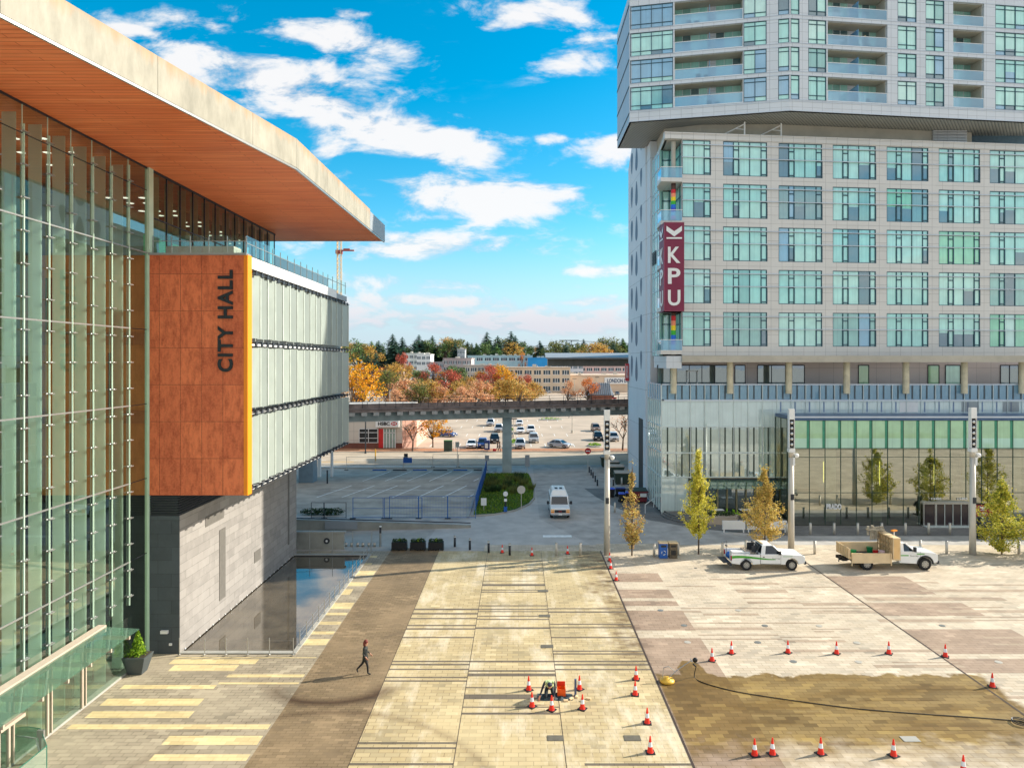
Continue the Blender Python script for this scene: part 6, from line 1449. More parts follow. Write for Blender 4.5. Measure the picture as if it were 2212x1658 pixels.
m.rbox((.1,.8,2.75),(1.3,.12,.12),0,0).rbox((-.2,1.0,2.75),(.9,.15,.1),0,0); m.cyl((-.5,.95,2.3),(-.5,.95,3.0),.1,n=8).cyl((-.15,.95,2.3),(-.15,.95,3.05),.12,n=8); m.build('rack_load',plain('rack_load',C(170,160,140),.7,0,.3,5),t)
m=MB(); m.cyl((1.0,-.2,2.5),(1.0,-.2,2.85),.035,n=6); o=m.build('beacon_mast',M['white'],t); m=MB(); m.rbox((1.0,-.2,2.92),(.5,.24,.12),.4); m.build('beacon',M['amber'],o,bevel=.03)
m=MB()
m.box(1.06,1.7,-Wd/2-.006,-Wd/2-.002,1.12,1.2); m.box(h-1.7,h-1.1,-Wd/2-.058,-Wd/2-.05,1.26,1.32); m.build('green_stripe',M['green_paint'],t)
m=MB(); put_text(m,'Surrey',(2.15,-Wd/2-.008,1.12),.66,.17,(1,0,0),(0,0,1),.004,0); m.build('door_lettering',plain('lettering_grey2',C(110,120,110),.5),t)
m=MB()
for xx in (1.06,2.62): m.box(xx-.008,xx+.008,-Wd/2-.004,-Wd/2,.65,1.46)
m.build('door_gaps',M['black'],t)
def fc(name,label,cat,fn,mt):
    m=MB(Matrix.Translation((fx,fy,.012))); fn(m); o=m.build(name,mt); tag(o,label,cat)
fc('bucket','green bucket on the flatbed near the rear gate','bucket',lambda m:m.lathe([(.18,.93),(.24,1.3),(.22,1.3)],14,(-2.1,.1,0)),plain('bucket_green',C(40,160,90),.5))
fc('bucket','dark green bucket on the flatbed by the ladder rack','bucket',lambda m:m.lathe([(.18,.93),(.25,1.4),(.22,1.4)],14,(-.55,.6,0)),plain('bucket_dark_green',C(20,120,70),.5))
fc('bucket','white bucket on the flatbed in front of the red one','bucket',lambda m:m.lathe([(.2,.93),(.24,1.4),(.22,1.4)],14,(-.15,-.5,0)),plain('bucket_pinkwhite',C(225,190,190),.5))
fc('bucket','red bucket on the flatbed behind the white one','bucket',lambda m:m.lathe([(.15,.93),(.2,1.3),(.18,1.3)],14,(-.4,-.05,0)),M['red'])
def debris(m):
    r=random.Random(2)
    for i in range(26): m.rbox((r.uniform(-2.4,0),r.uniform(-.9,.4),.93+r.random()*.18),(r.uniform(.1,.5),.08,.06),r.uniform(0,3))
fc('loose_materials','heap of dark scrap timber and tools lying on the flatbed','materials',debris,M['darkmetal'])
# ================================================================ PEOPLE
def skin_person(name,label,joints,edges,radii,loc,rz,mats,matfn,scale=1,hair=None,extra=None):
    me=bpy.data.meshes.new('body'); me.from_pydata([Vector(j) for j in joints],edges,[]); o=bpy.data.objects.new('tmp',me); COL.objects.link(o)
    sk=o.modifiers.new('s','SKIN'); sk.use_smooth_shade=True
    sv=me.skin_vertices[0].data
    for i,r in enumerate(radii): sv[i].radius=(r,r) if not hasattr(r,'__len__') else r
    sv[0].use_root=True
    sb=o.modifiers.new('ss','SUBSURF'); sb.levels=2
    dg=bpy.context.evaluated_depsgraph_get(); m2=bpy.data.meshes.new_from_object(o.evaluated_get(dg)); bpy.data.objects.remove(o); m2.name='body'
    m2.materials.clear()
    for mm in mats: m2.materials.append(mm)
    for p in m2.polygons: p.material_index=matfn(p.center); p.use_smooth=True
    t=thing(name,label,'person',loc,rz,local=True); t.scale=(scale,)*3
    b=bpy.data.objects.new('body',m2); COL.objects.link(b); b.parent=t; KIDS.setdefault(t.name,[]).append(b)
    return t
def hand(J,E,Rd,w,d,side,k):
    """five short finger chains from the wrist joint index w, hand pointing along d"""
    d=Vector(d).normalized(); s=Vector(side).normalized(); base=Vector(J[w]); pi=len(J); J.append(tuple(base+d*.06)); E.append((w,pi)); Rd.append(.035)
    for j,(o,l) in enumerate(((-.032,.07),(-.011,.085),(.011,.08),(.032,.06))):
        a=len(J); J.append(tuple(base+d*.10+s*o)); J.append(tuple(base+d*(.10+l*.6)+s*o+Vector((0,-.012*k,0)))); J.append(tuple(base+d*(.10+l)+s*o*.9+Vector((0,-.03*k,0)))); E.extend([(pi,a),(a,a+1),(a+1,a+2)]); Rd.extend([.010,.009,.007])
    a=len(J); J.append(tuple(base+d*.04-s*.045)); J.append(tuple(base+d*.085-s*.06)); E.extend([(pi,a),(a,a+1)]); Rd.extend([.011,.009])
# walking person: x forward, z up
def walker(label,loc,rz,coat,legs,shoe,hairc,scale=1,stride=1.0):
    J=[(0,0,.95),(0,0,1.15),(.01,0,1.38),(.02,0,1.49),(.05,0,1.60),(.06,0,1.72)]; E=[(0,1),(1,2),(2,3),(3,4),(4,5)]; Rd=[(.15,.11),(.14,.10),(.17,.11),.055,(.085,.1),.07]
    def ch(pts,par,rs):
        k=par
        for p,r in zip(pts,rs): J.append(p); E.append((k,len(J)-1)); k=len(J)-1; Rd.append(r)
        return k
    ch([(.0,-.09,.9),(.14*stride,-.09,.5),(.16*stride,-.09,.09),(.32*stride,-.09,.045)],0,[.10,.062,.045,.04])
    ch([(-.0,.09,.9),(-.16*stride,.09,.54),(-.46*stride,.09,.22),(-.40*stride,.09,.06)],0,[.10,.062,.045,.035])
    w=ch([(.0,-.2,1.40),(-.06,-.23,1.14),(.10,-.22,.96)],2,[.06,.045,.032]); hand(J,E,Rd,w,(.5,0,-.8),(1,0,.3),1)
    w=ch([(.0,.2,1.40),(.04,.23,1.14),(.20,.22,1.0)],2,[.06,.045,.032]); hand(J,E,Rd,w,(.6,0,-.7),(1,0,.3),-1)
    def mf(c):
        if c.z>1.5: return 0
        if c.z>.84:
            if abs(c.y)>.17 and c.z<1.02: return 0
            return 1
        return 3 if (c.z<.1 or (c.x<-.36*stride and c.z<.2)) else 2
    t=skin_person('person',label,J,E,Rd,loc,rz,[M['skin'],coat,legs,shoe],mf,scale)
    m=MB(); m.ball((.03,0,1.71),(.115,.105,.115),12,8); m.ball((-.04,0,1.60),(.08,.1,.16),10,6); m.build('hair',hairc,t,smooth=True)
    m=MB(); m.lathe([(.205,.72),(.19,.9),(.16,1.1),(.175,1.35),(.10,1.46)],16); 
    for i,v in enumerate(m.vs): m.vs[i]=Vector((v.x*.72,v.y*1.02,v.z))
    m.build('jacket',coat,t,smooth=True)
    m=MB(); m.box(.135,.16,-.012,.012,1.6,1.64); m.build('nose',M['skin'],t)
    return t
x,y=G(789,1456)
walker('woman with reddish hair in a dark coat walking right across the grey paving',(x,y,.012),0,plain('coat_dark',C(34,38,36),.7,0,.2,6),plain('trousers_black',C(22,24,26),.7),M['black'],plain('hair_auburn',C(110,40,30),.6),1.0)
x,y=G(1075,975); x2,y2=G(1079.5,976)
walker('person in dark clothes walking on street walk by the pier, left one',(x,y,.1),R(10),M['black'],M['darkmetal'],M['black'],M['black'],.98,.7)
walker('person in dark clothes walking right against the pier edge, right one',(x2,y2,.1),R(10),M['darkmetal'],M['black'],M['black'],M['black'],.98,.7)
x,y=G(1229,903); walker('person in dark coat walking far across the shaded car park',(x,y,.012),R(170),M['darkmetal'],M['darkmetal'],M['black'],M['black'],1.0,.6)
# kneeling worker bent forward, facing the viewer
def kneeler():
    J=[(0,.12,.42),(0,-.02,.62),(0,-.24,.80),(0,-.36,.80),(0,-.46,.74),(0,-.5,.62)]; E=[(0,1),(1,2),(2,3),(3,4),(4,5)]; Rd=[(.16,.13),(.16,.13),(.18,.13),.06,.1,.07]
    def ch(pts,par,rs):
        k=par
        for p,r in zip(pts,rs): J.append(p); E.append((k,len(J)-1)); k=len(J)-1; Rd.append(r)
        return k
    ch([(-.12,.08,.38),(-.18,-.24,.1),(-.16,.2,.08),(-.16,.34,.05)],0,[.1,.075,.055,.045])
    ch([(.12,.08,.38),(.2,-.24,.1),(.18,.2,.08),(.18,.34,.05)],0,[.1,.075,.055,.045])
    w=ch([(-.22,-.26,.80),(-.34,-.34,.52),(-.46,-.45,.22)],2,[.065,.05,.035]); hand(J,E,Rd,w,(-.2,-.3,-.8),(1,0,0),1)
    w=ch([(.22,-.26,.80),(.24,-.42,.5),(.14,-.58,.22)],2,[.065,.05,.035]); hand(J,E,Rd,w,(-.1,-.2,-.8),(1,0,0),1)
    def mf(c):
        if c.y<-.40 and abs(c.x)<.13 and c.z>.5: return 0
        if c.z<.3 and (abs(c.x)>.32 or c.y<-.5): return 0
        if c.z>.5 and abs(c.x)<.2: return 1
        if c.z>.3 and (abs(c.x)>.17): return 3
        return 2
    x,y=G(1187,1510)
    t=skin_person('person','worker in dark clothes and pale green vest kneeling over the paving repair',J,E,Rd,(x,y+.2,.012),0,[M['skin'],plain('hi_vis_vest',C(190,206,150),.7),plain('work_trousers',C(30,40,48),.8),plain('work_shirt',C(32,36,52),.8)],mf,1.08)
    m=MB(); m.ball((0,-.47,.80),(.115,.13,.09),12,8); m.build('cap',plain('cap_navy',C(44,48,72),.7),t,smooth=True)
kneeler()
# resident on the balcony
o=walker('resident in black standing on an apartment balcony under a concrete slab',(XU(1870,74.2),74.4,49.5),R(-90),M['black'],M['darkmetal'],M['black'],M['tan'],1.0,.2)
# dark bear statue by the red panel
x,y=G(2119,1162); t=thing('bear_statue','dark painted standing bear statue with pale face beside the red entrance panel','statue',(x,y,0))
bs_=plain('statue_dark',C(24,28,34),.5,0,.3,5); m=MB()
m.ball((x,y,1.05),(.42,.36,.62),14,10); m.ball((x,y,1.75),(.25,.25,.27),12,8); m.ball((x-.2,y,1.98),(.08,.05,.08),8,6).ball((x+.2,y,1.98),(.08,.05,.08),8,6)
m.cyl((x-.2,y,.6),(x-.24,y,.12),.17,.13,10).cyl((x+.2,y,.6),(x+.24,y,.12),.17,.13,10).cyl((x-.36,y,1.4),(x-.5,y-.2,.95),.14,.09,8).cyl((x+.36,y,1.4),(x+.5,y-.2,.95),.14,.09,8)
m.box(x-.5,x+.5,y-.4,y+.4,0.01,.12); m.build('figure',bs_,t,smooth=True)
m=MB(); m.ball((x,y-.2,1.74),(.14,.08,.15),10,8); m.build('face',plain('statue_face',C(190,215,225),.5),t,smooth=True)
m=MB(); m.lathe([(.4,.5),(.41,.62)],14,(x,y,0)); m.build('painted_band',M['limeband'] if 'limeband' in M else plain('painted_band',C(150,150,50),.6),t)
# ================================================================ BEYOND THE PLAZA
# retaining walls, ramps
def bx(name,label,cat,mt,*bs):
    m=MB()
    for b in bs: m.box(*b)
    o=m.build(name,mt,bevel=.01); return tag(o,label,cat)
yw=GYv(1186)
o=MB().box(-24,XU(743,yw),yw,yw+.35,0,1.42).build('pool_wall',M['wall_conc'],bevel=.01); tag(o,'grey concrete wall with a round steel vent at the head of the pool','wall')
o2=MB().box(-24,XU(743,yw)+.1,yw-.06,yw+.41,1.42,1.55).build('coping',M['kerb'],o); 
m=MB(); cx=XU(706,yw); m.cyl((cx,yw-.06,.75),(cx,yw-.004,.75),.26,.26,18); m.build('round_vent',M['darkmetal'],o); m=MB(); m.cyl((cx,yw-.09,.75),(cx,yw-.055,.75),.1,.1,12); m.build('vent_core',M['white'],o)
y0=GYv(1150)
m=MB(); m.add([(-24,y0,0),(XU(980,y0)+1.5,y0+2,0),(XU(980,y0)+1.5,y0+2.2,0),(-24,y0+.3,0),(-24,y0,1.35),(XU(980,y0)+1.5,y0+2,.25),(XU(980,y0)+1.5,y0+2.2,.25),(-24,y0+.3,1.35)],[(0,3,2,1),(4,5,6,7),(0,1,5,4),(1,2,6,5),(2,3,7,6),(3,0,4,7)])
o=m.build('ramp_wall',M['wall_conc']); tag(o,'long low sloping concrete wall below the blue construction fence','wall')
m=MB(); m.tube([(-24,y0-.1,1.5),(XU(980,y0)+1.5,y0+1.9,.5)],.05,6); m.build('dark_rail',M['darkmetal'],o)
m=MB(); m.box(XU(702,y0),XU(772,y0),y0-.03,y0-.0,.35,1.1); m.build('grey_panel',M['metalclad'],o)
# tall pole with ring by planters
x,y=G(821.6,1180); t=thing('light_column','slim tall dark post standing behind the pool stubs','post',(x,y,0)); MB().lathe([(.1,0),(.1,1.2)],12,(x,y,0)).build('base',M['steel'],t); MB().lathe([(.09,1.2),(.09,1.75)],12,(x,y,0)).build('shaft',M['darkmetal'],t); MB().lathe([(.11,1.75),(.11,1.82)],12,(x,y,0)).build('cap',M['white'],t)
# construction fence panels
def fence_panel(x0,y0,x1,y1,h,mat,label,mesh=True,gate=False,name='wire_fence',group='blue construction fence panels'):
    t=thing(name,label,'fence',(x0,y0,0),group=group); m=MB(); d=Vector((x1-x0,y1-y0,0)); L_=d.length; d.normalize(); T=Matrix(((d.x,-d.y,0,x0),(d.y,d.x,0,y0),(0,0,1,0),(0,0,0,1)))
    m=MB(T); m.cyl((0.02,0,.05),(0.02,0,h),.035,n=6).cyl((L_-.02,0,.05),(L_-.02,0,h),.035,n=6).cyl((0,0,h),(L_,0,h),.025,n=6).cyl((0,0,.15),(L_,0,.15),.025,n=6).cyl((0,0,h*.5),(L_,0,h*.5),.018,n=6); m.build('frame',mat,t)
    if mesh:
        m=MB(T); n=int(L_/.3)
        for i in range(1,n): m.box(i*L_/n-.004,i*L_/n+.004,-.004,.004,.15,h)
        for i in range(1,int(h/.35)): m.box(0,L_,-.004,.004,.15+i*.35,.158+i*.35)
        m.build('wire_mesh',mat,t)
    m=MB(T); m.box(-.3,.3,-.12,.12,.01,.07); m.build('foot',M['rubber'],t)
    return t
yb=GYv(1120)
us=[(672,700),(700,748),(762,828),(830,912)]
for i,(a,b) in enumerate(us): fence_panel(XU(a,yb),yb,XU(b,yb),yb,2.2 if i>1 else 1.7,M['darkmetal'] if i<2 else M['blue_fence'],('short dark barrier at left end of the fence line','dark framed barrier second from the left of the fence line','left swing gate of the fence with blue frame','right swing gate of the fence with blue frame')[i],False)
us=[(925,982),(982,1023),(1023,1066)]
us=[(912,945,),(945,1033,),(1033,1121),(1121,1204)]
for i,(a,b) in enumerate(((925,1033-4),(1031,1118),(1120,1204))):
    a2=576+(1110+i*262-0)*.2389; 
xs=[841,904,967,1028]
for i in range(3): fence_panel(XU(xs[i],yb),yb,XU(xs[i+1],yb),yb,2.35,M['blue_fence'],('blue wire fence panel just right of the gates','middle blue wire fence panel along the low wall','rightmost blue wire fence panel by the island corner')[i])
pts=[G(1028,1106),G(1036,1075),G(1043,1053),G(1048,1035),G(1051,1016)]
m_blue=plain('blue_scrim',C(50,100,190),.6,0,.15,1)
for i in range(4):
    (xa,ya),(xb,yb2)=pts[i],pts[i+1]; t=fence_panel(xa,ya,xb,yb2,1.9,M['blue_fence'],('nearest','second','third','farthest')[i]+' blue sheeted fence panel beside the grass island',True,group='blue sheeted fence panels')
    m=MB(); d=Vector((xb-xa,yb2-ya,0)).normalized(); n=Vector((-d.y,d.x,0))*.02
    m.add([(xa+n.x,ya+n.y,.2),(xb+n.x,yb2+n.y,.2),(xb+n.x,yb2+n.y,1.85),(xa+n.x,ya+n.y,1.85)],[(0,1,2,3)]); m.build('sheeting',m_blue,t)
yf=GYv(1015)
xs=[748,810,872,935,990,1050]
for i in range(5): fence_panel(XU(xs[i],yf+(i>2)*3),yf+(i>2)*3,XU(xs[i+1],yf+(i>2)*3),yf+(i>2)*3,2.0,M['galv'],('far wire fence panel behind the car park, %s from the left'%od[i]),True,group='grey fence panels at the far side of the near car park')
o=MB().box(XU(871,yf),XU(890,yf),yf-.06,yf-.03,1.1,1.9).build('fence_notice',M['blue']); tag(o,'small blue notice board hung on the far wire fence','sign')
for i in range(6):
    x=XU(1000+i*52-4*i,104) if False else -24+i*3.05+2; o=MB().box(x,x+2.1,104.6,104.85,.012,.16).build('wheel_stop',M['darkmetal'] if i%2 else M['blue'],bevel=.02); tag(o,'%s wheel stop from the left at the far end of the fenced car park'%od[i],'wheel stop',group='wheel stops in the fenced car park')
# elevated guideway
ga=Vector((-62,100.8-.328*60.3,0)); gdir=Vector((1,.328,0)).normalized(); GM=frame_of((-1.68-80*gdir.x,100.8-80*gdir.y),gdir)
gw=thing('elevated_guideway','concrete elevated rail guideway crossing between the two buildings','rail viaduct',(-1.7,100.8,0))
m=MB(GM); m.prism([(0,0),(180,0),(180,4.6),(0,4.6)],8.25,9.55); m.build('girder',plain('viaduct_concrete',C(164,172,166),.8,0,.14,.7,.2),gw)
m=MB(GM); m.box(0,180,-1.1,6.2,9.56,9.62).box(0,180,-1.1,-.85,9.62,10.05).box(0,180,6.0,6.2,9.62,10.3); m.build('deck',plain('deck_stained',C(140,124,116),.85,0,.3,.8),gw)
m=MB(GM)
for i in range(112): m.box(i*1.6+.0,i*1.6+.75,-1.16,-.0,9.1,9.55)
m.build('deck_brackets',M['concrete'],gw)
m=MB(GM); m.box(0,180,.9,1.0,9.62,9.8).box(0,180,2.3,2.4,9.62,9.8).box(0,180,3.5,3.6,9.62,9.8).box(0,180,-1.14,-1.12,9.86,9.92); m.build('running_rails',plain('rail_rust',C(96,70,62),.6),gw)
m=MB(GM)
for k,y in enumerate((5.9,)):
    for i in range(76): m.cyl((i*2.4,y,9.6),(i*2.4,y,11.1),.035,n=5)
    for z in (10.6,11.1): m.cyl((0,y,z),(180,y,z),.03,n=5)
for i in range(76): m.cyl((i*2.4,-.95,10.3),(i*2.4,-.95,11.0),.03,n=5)
m.cyl((0,-.95,11.0),(180,-.95,11.0),.03,n=5)
m.build('handrail',M['darkmetal'],gw)
px_=-1.68
m=MB(); m.box(px_-.68,px_+.68,101.4,102.9,.1,8.26); m.build('pier',plain('pier_concrete',C(158,172,172),.8,0,.14,.7,.2),gw)
MB().box(px_-2.6,px_+2.6,101.3,103,7.6,8.25) 
m=MB(GM); m.box(78.6,83.0,.2,4.4,7.7,8.25); 
m=MB(); m.box(px_-30.7,px_-29.3,91.6,93,.0,8.3).box(px_+29.3,px_+30.7,111,112.4,0,8.3); m.build('far_piers',M['concrete'],gw)
# station canopy
sc_=thing('station_canopy','long grey station canopy roof reaching out behind the glass tower','canopy',(10,124,0))
xa=XU(1178,124); m=MB(); m.add([(xa,121,16.9),(46,121,16.9),(46,127,17.7),(xa,127,17.7),(xa,121,17.15),(46,121,17.15),(46,127,18.0),(xa,127,18.0)],[(0,3,2,1),(4,5,6,7),(0,1,5,4),(1,2,6,5),(2,3,7,6),(3,0,4,7)]); m.build('roof',M['metalclad'],sc_)
m=MB(); m.box(xa+.4,46,122.5,125.5,15.6,16.9); m.build('fascia',plain('canopy_under',C(128,120,108),.7),sc_)
m=MB()
for x in (19.5,28,36,44): m.box(x,x+.5,123.5,124.3,0,15.6)
m.build('columns',M['concrete'],sc_)
# bank branch
bk=thing('bank_branch','low beige bank branch with a white sign and red door panel under viaduct','building',(-27,131,0))
bxl,bxr=-46,XU(868,131)
m=MB(); m.box(bxl,bxr,131.6,150,.012,7.2); m.build('wall',panel_mat('bank_wall',C(206,198,186),'XZ0',2.4,1.7,0,(0,.2,0),.03,.7),bk)
m=MB(); m.box(bxl-.2,bxr+.2,131.3,150.2,7.2,7.7); m.build('roof',M['concrete'],bk)
m=MB(); m.prism([(bxr,131.6),(bxr+2.4,133.6),(bxr+2.4,150),(bxr,150)],.012,6.6); m.build('corner_wing',panel_mat('wing_wall',C(226,180,160),'YZ0',1.2,1.1,0,(0,0,0),.06,.7),bk)
m=MB(); m.box(bxl,bxr,131.52,131.6,.012,1.0); m.build('brick_plinth',plain('plinth_brick',C(120,72,58),.8),bk)
xw0,xw1=XU(776,131.5),XU(816,131.5)
m=MB(); m.box(xw0,xw1,131.5,131.58,1.1,3.7); w=m.build('window',M['black'],bk)
m=MB()
for i in range(3): m.box(xw0+(xw1-xw0)*i/2-.05,xw0+(xw1-xw0)*i/2+.05,131.44,131.5,1.1,3.7)
for z in (1.1,1.95,3.0,3.7): m.box(xw0,xw1,131.44,131.5,z-.05,z+.05)
m.build('frame',M['white'],w)
m=MB(); m.box(XU(818,131.5),XU(828,131.5),131.45,131.58,.1,3.7); m.build('red_panel',M['red'],bk)
m=MB(); m.box(XU(829,131.5),XU(854,131.5),131.5,131.58,.1,3.7); d=m.build('entrance_door',plain('door_glass',C(150,170,160),.2),bk)
m=MB()
for u in (829,835,841.5,848,854): m.box(XU(u,131.5)-.07,XU(u,131.5)+.07,131.4,131.5,.1,3.7)
m.box(XU(829,131.5),XU(854,131.5),131.4,131.5,2.9,3.05); m.build('door_frame',M['white'],d)
m=MB(); m.box(XU(812,131),XU(862,131),130.7,131.5,4.1,5.35); sgn=m.build('fascia_sign',M['white'],bk)
m=MB(); put_text(m,'HSBC',(XU(829,130.6),130.66,4.75),2.2,.68,(1,0,0),(0,0,1),.05,.03); m.build('sign_letters',M['black'],sgn)
m=MB(); cx=XU(851,130.6); hw,hh=.62,.34; Y_=130.66; z=4.75
def tri(a,b,c): m.poly([(cx+a[0]*hw,Y_,z+a[1]*hh),(cx+b[0]*hw,Y_,z+b[1]*hh),(cx+c[0]*hw,Y_,z+c[1]*hh)])
tri((-1,0),(-.5,-1),(-.5,1)); tri((1,0),(.5,1),(.5,-1)); tri((-.5,1),(0,0),(.5,1)); tri((-.5,-1),(.5,-1),(0,0)); m.build('sign_emblem',plain('emblem_red',C(190,20,24),.5),sgn)
# street lamp with pink banner, street signs etc
x,y=G(789.5,979); t=thing('street_lamp','dark street lamp post with a pink round banner before the bank','street lamp',(x,y,0)); m=MB(); m.lathe([(.2,0),(.12,.5),(.09,6.3)],10,(x,y,.01)); m.build('post',M['darkmetal'],t); m=MB(); m.ball((x,y,7.0),(.6,.15,.6),12,8); m.build('banner_disc',plain('pink_banner',C(235,60,120),.6),t); m=MB(); m.box(x-.35,x+.35,y-.05,y+.05,6.1,6.5); m.build('lamp_head',M['darkmetal'],t)
def signpost(u,v,vt,kind,label,mat):
    x,y=G(u,v); h=ZV(vt,y); t=thing('street_sign',label,'sign',(x,y,0)); m=MB(); m.cyl((x,y,0),(x,y,h),.045,n=6); m.build('post',M['galv'],t)
    m=MB()
    if kind=='round': r=.45; m.cyl((x,y-.06,h-.1),(x,y-.09,h-.1),r,r,20)
    elif kind=='rect': m.box(x-.33,x+.33,y-.09,y-.06,h-1.7,h)
    else: m.box(x-.3,x+.3,y-.09,y-.06,h-.8,h)
    return t,m.build('panel',mat,t),x,y,h
t,p,x,y,h=signpost(1400-.0 if False else 1400,1,1,'r','x',M['white']) if False else (None,)*5
t,p,x,y,h=signpost(1199+0,1092,1060,'round','back of a round road sign on a post in grass island',M['galv']) if False else (None,)*5
signpost(1126,1103,1055,'round','back of a round grey road sign on the grass island',M['galv'])
signpost(1139,1022,982,'rect','tall grey sign board seen from behind, right of pier',M['metalclad'])
t,p,x,y,h=signpost(1270,1028,972,'round','red and white no entry sign by the street right of the lane',M['red']); MB().box(x-.3,x+.3,y-.12,y-.095,h-.17,h-.03).build('white_bar',M['white'],t)
signpost(1052,1022,983,'sq','small grey sign leaning left of the pier',M['metalclad']); signpost(877,1008,979,'sq','small grey street sign above the far fence left',M['darkmetal']); signpost(1045,1106,1075,'sq','narrow white sign post on the island edge by blue fence',M['white'])
signpost(988,1010,954,'sq','thin tall street sign post beyond the far fence',M['galv'])
x,y=G(1092,1108); t=thing('parking_meter','blue parking pay post with round white clock top in the grass island','parking meter',(x,y,0)); m=MB(); m.box(x-.18,x+.18,y-.15,y+.15,.2,.7); m.build('base',M['blue'],t); m=MB(); m.cyl((x,y,.7),(x,y,2.0),.09,n=8); m.build('post',M['darkmetal'],t); m=MB(); m.cyl((x,y-.1,2.1),(x,y+.05,2.1),.26,.26,16); m.build('clock_face',M['white'],t); MB().box(x-.16,x+.16,y-.12,y-.1,1.3,1.6).build('notice',M['white'],t)
x,y=G(968,975); t=thing('utility_cabinet','dark green utility cabinet on the leafy sidewalk','utility cabinet',(x,y,0)); m=MB(); m.box(x-.75,x+.75,y-.4,y+.4,.1,2.0); m.build('cabinet',M['bin_green'],t,bevel=.03); MB().box(x-.78,x+.78,y-.43,y+.43,2.0,2.08).build('lid',plain('cab_green',C(70,130,70),.6),t)
for i in range(3):
    x,y=G(981+i*5,972); o=MB().lathe([(.07,0),(.07,1.6),(.02,1.65)],8,(x,y,.01)).build('bollard',M['white']); tag(o,'%s white guard post right of the green utility cabinet'%('nearest','middle','farthest')[i],'bollard',group='white guard posts')
x,y=G(1052,973); t=thing('newspaper_box','dark blue box with white side on the walk by the parked cars','street box',(x,y,0)); m=MB(); m.box(x-.5,x+.5,y-.4,y+.4,.2,1.9); m.build('box',plain('navy_box',C(30,50,110),.5),t); MB().box(x-.35,x+.2,y-.42,y-.4,.5,1.4).build('poster',M['white'],t)
x,y=G(1068,975); o=MB().box(x-.3,x+.3,y-.15,y+.15,.02,.5).build('street_bag',M['red']); tag(o,'small red bundle on the leafy walk beside two pedestrians','bag')
x,y=G(811,995); o=MB().lathe([(.1,0),(.1,1.9),(.02,1.95)],10,(x,y,.01)).build('marker_post',M['yellow_paint']); tag(o,'yellow marker post at the near edge of the street','post')
# city hall undercroft column and bits seen under the far corner
t=thing('underpass_kiosk','grey box column and pale frame standing below the far corner of city hall','kiosk',(XU(665,94),94,0)); m=MB(); m.box(XU(655,96),XU(685,96),94,96,0,3.4); m.build('column',plain('kiosk_blue',C(110,134,150),.5),t); m=MB(); m.box(XU(690,100),XU(696,100),99,99.5,0,4.6).box(XU(718,100),XU(722,100),99,99.5,0,4.8).box(XU(690,100),XU(722,100),99,99.5,4.6,5.0); m.build('frame',M['white'],t)
x,y=G(707,1044); MBp=MB(); MBp.lathe([(.1,0),(.1,1.8)],8,(x,y,.01)); o=MBp.build('marker_post',M['darkmetal']); tag(o,'dark post under the far corner of city hall','post')
# grass and shrubs on the island
rr=random.Random(31); m=MB()
def inside(x,y):
    c=False; n=len(ins); j=n-1
    for i in range(n):
        if (ins[i][1]>y)!=(ins[j][1]>y) and x<(ins[j][0]-ins[i][0])*(y-ins[i][1])/(ins[j][1]-ins[i][1])+ins[i][0]: c=not c
        j=i
    return c
k=0
while k<9000:
    x=rr.uniform(-5,2.1); y=rr.uniform(73.6,101)
    if not inside(x,y): continue
    k+=1; s=rr.uniform(.1,.26); a=rr.uniform(0,3.14); m.add([(x-.05*math.cos(a),y-.05*math.sin(a),.19),(x+.05*math.cos(a),y+.05*math.sin(a),.19),(x+rr.uniform(-.1,.1),y+rr.uniform(-.1,.1),.19+s)],[(0,1,2)])
o=m.build('island_grass',leafmat('grass_blades',[C(60,96,26),C(96,140,36),C(150,170,60),C(70,90,30)])); tag(o,'rough green grass covering the kerbed island by the pier','grass',kind='stuff')
n_=0
while n_<26:
    x=rr.uniform(-4.6,1.8); y=rr.uniform(84,97)
    if not inside(x,y): continue
    n_+=1; m=MB()
    for k in range(170):
        a=rr.uniform(0,6.283); r=rr.random()*.35; hh=rr.uniform(.5,1.1); m.add([(x+r*math.cos(a)-.02,y+r*math.sin(a),.18),(x+r*math.cos(a)+.02,y+r*math.sin(a),.18),(x+(r+.5*hh)*math.cos(a),y+(r+.5*hh)*math.sin(a),.18+hh)],[(0,1,2)])
    o=m.build('fountain_grass',LM['olive'] if n_%2 else LM['dark']); tag(o,'dark tufted ornamental grass clump at the back of the island','shrub',group='tufted grass clumps on the island')
for i,(u,v) in enumerate(((672,1112),(700,1112),(722,1112))):
    x,y=G(u,v); m=MB(); leaves(m,(x,y,.4),(1.2,.5,.4),380,.2,rr); o=m.build('low_shrub',LM['dark']); tag(o,'%s low dark shrub at the foot of the dark barriers'%('leftmost','middle','rightmost')[i],'shrub',group='low shrubs by the barriers')
ORD=['first','second','third','fourth','fifth','sixth','seventh','eighth','ninth','tenth','eleventh','twelfth','thirteenth','fourteenth','fifteenth','sixteenth','seventeenth','eighteenth','nineteenth']
def ordw(n): return ORD[n-1] if n<20 else ['twentieth','thirtieth','fortieth'][n//10-2] if n%10==0 else ['twenty','thirty','forty'][n//10-2]+'-'+ORD[n%10-1]
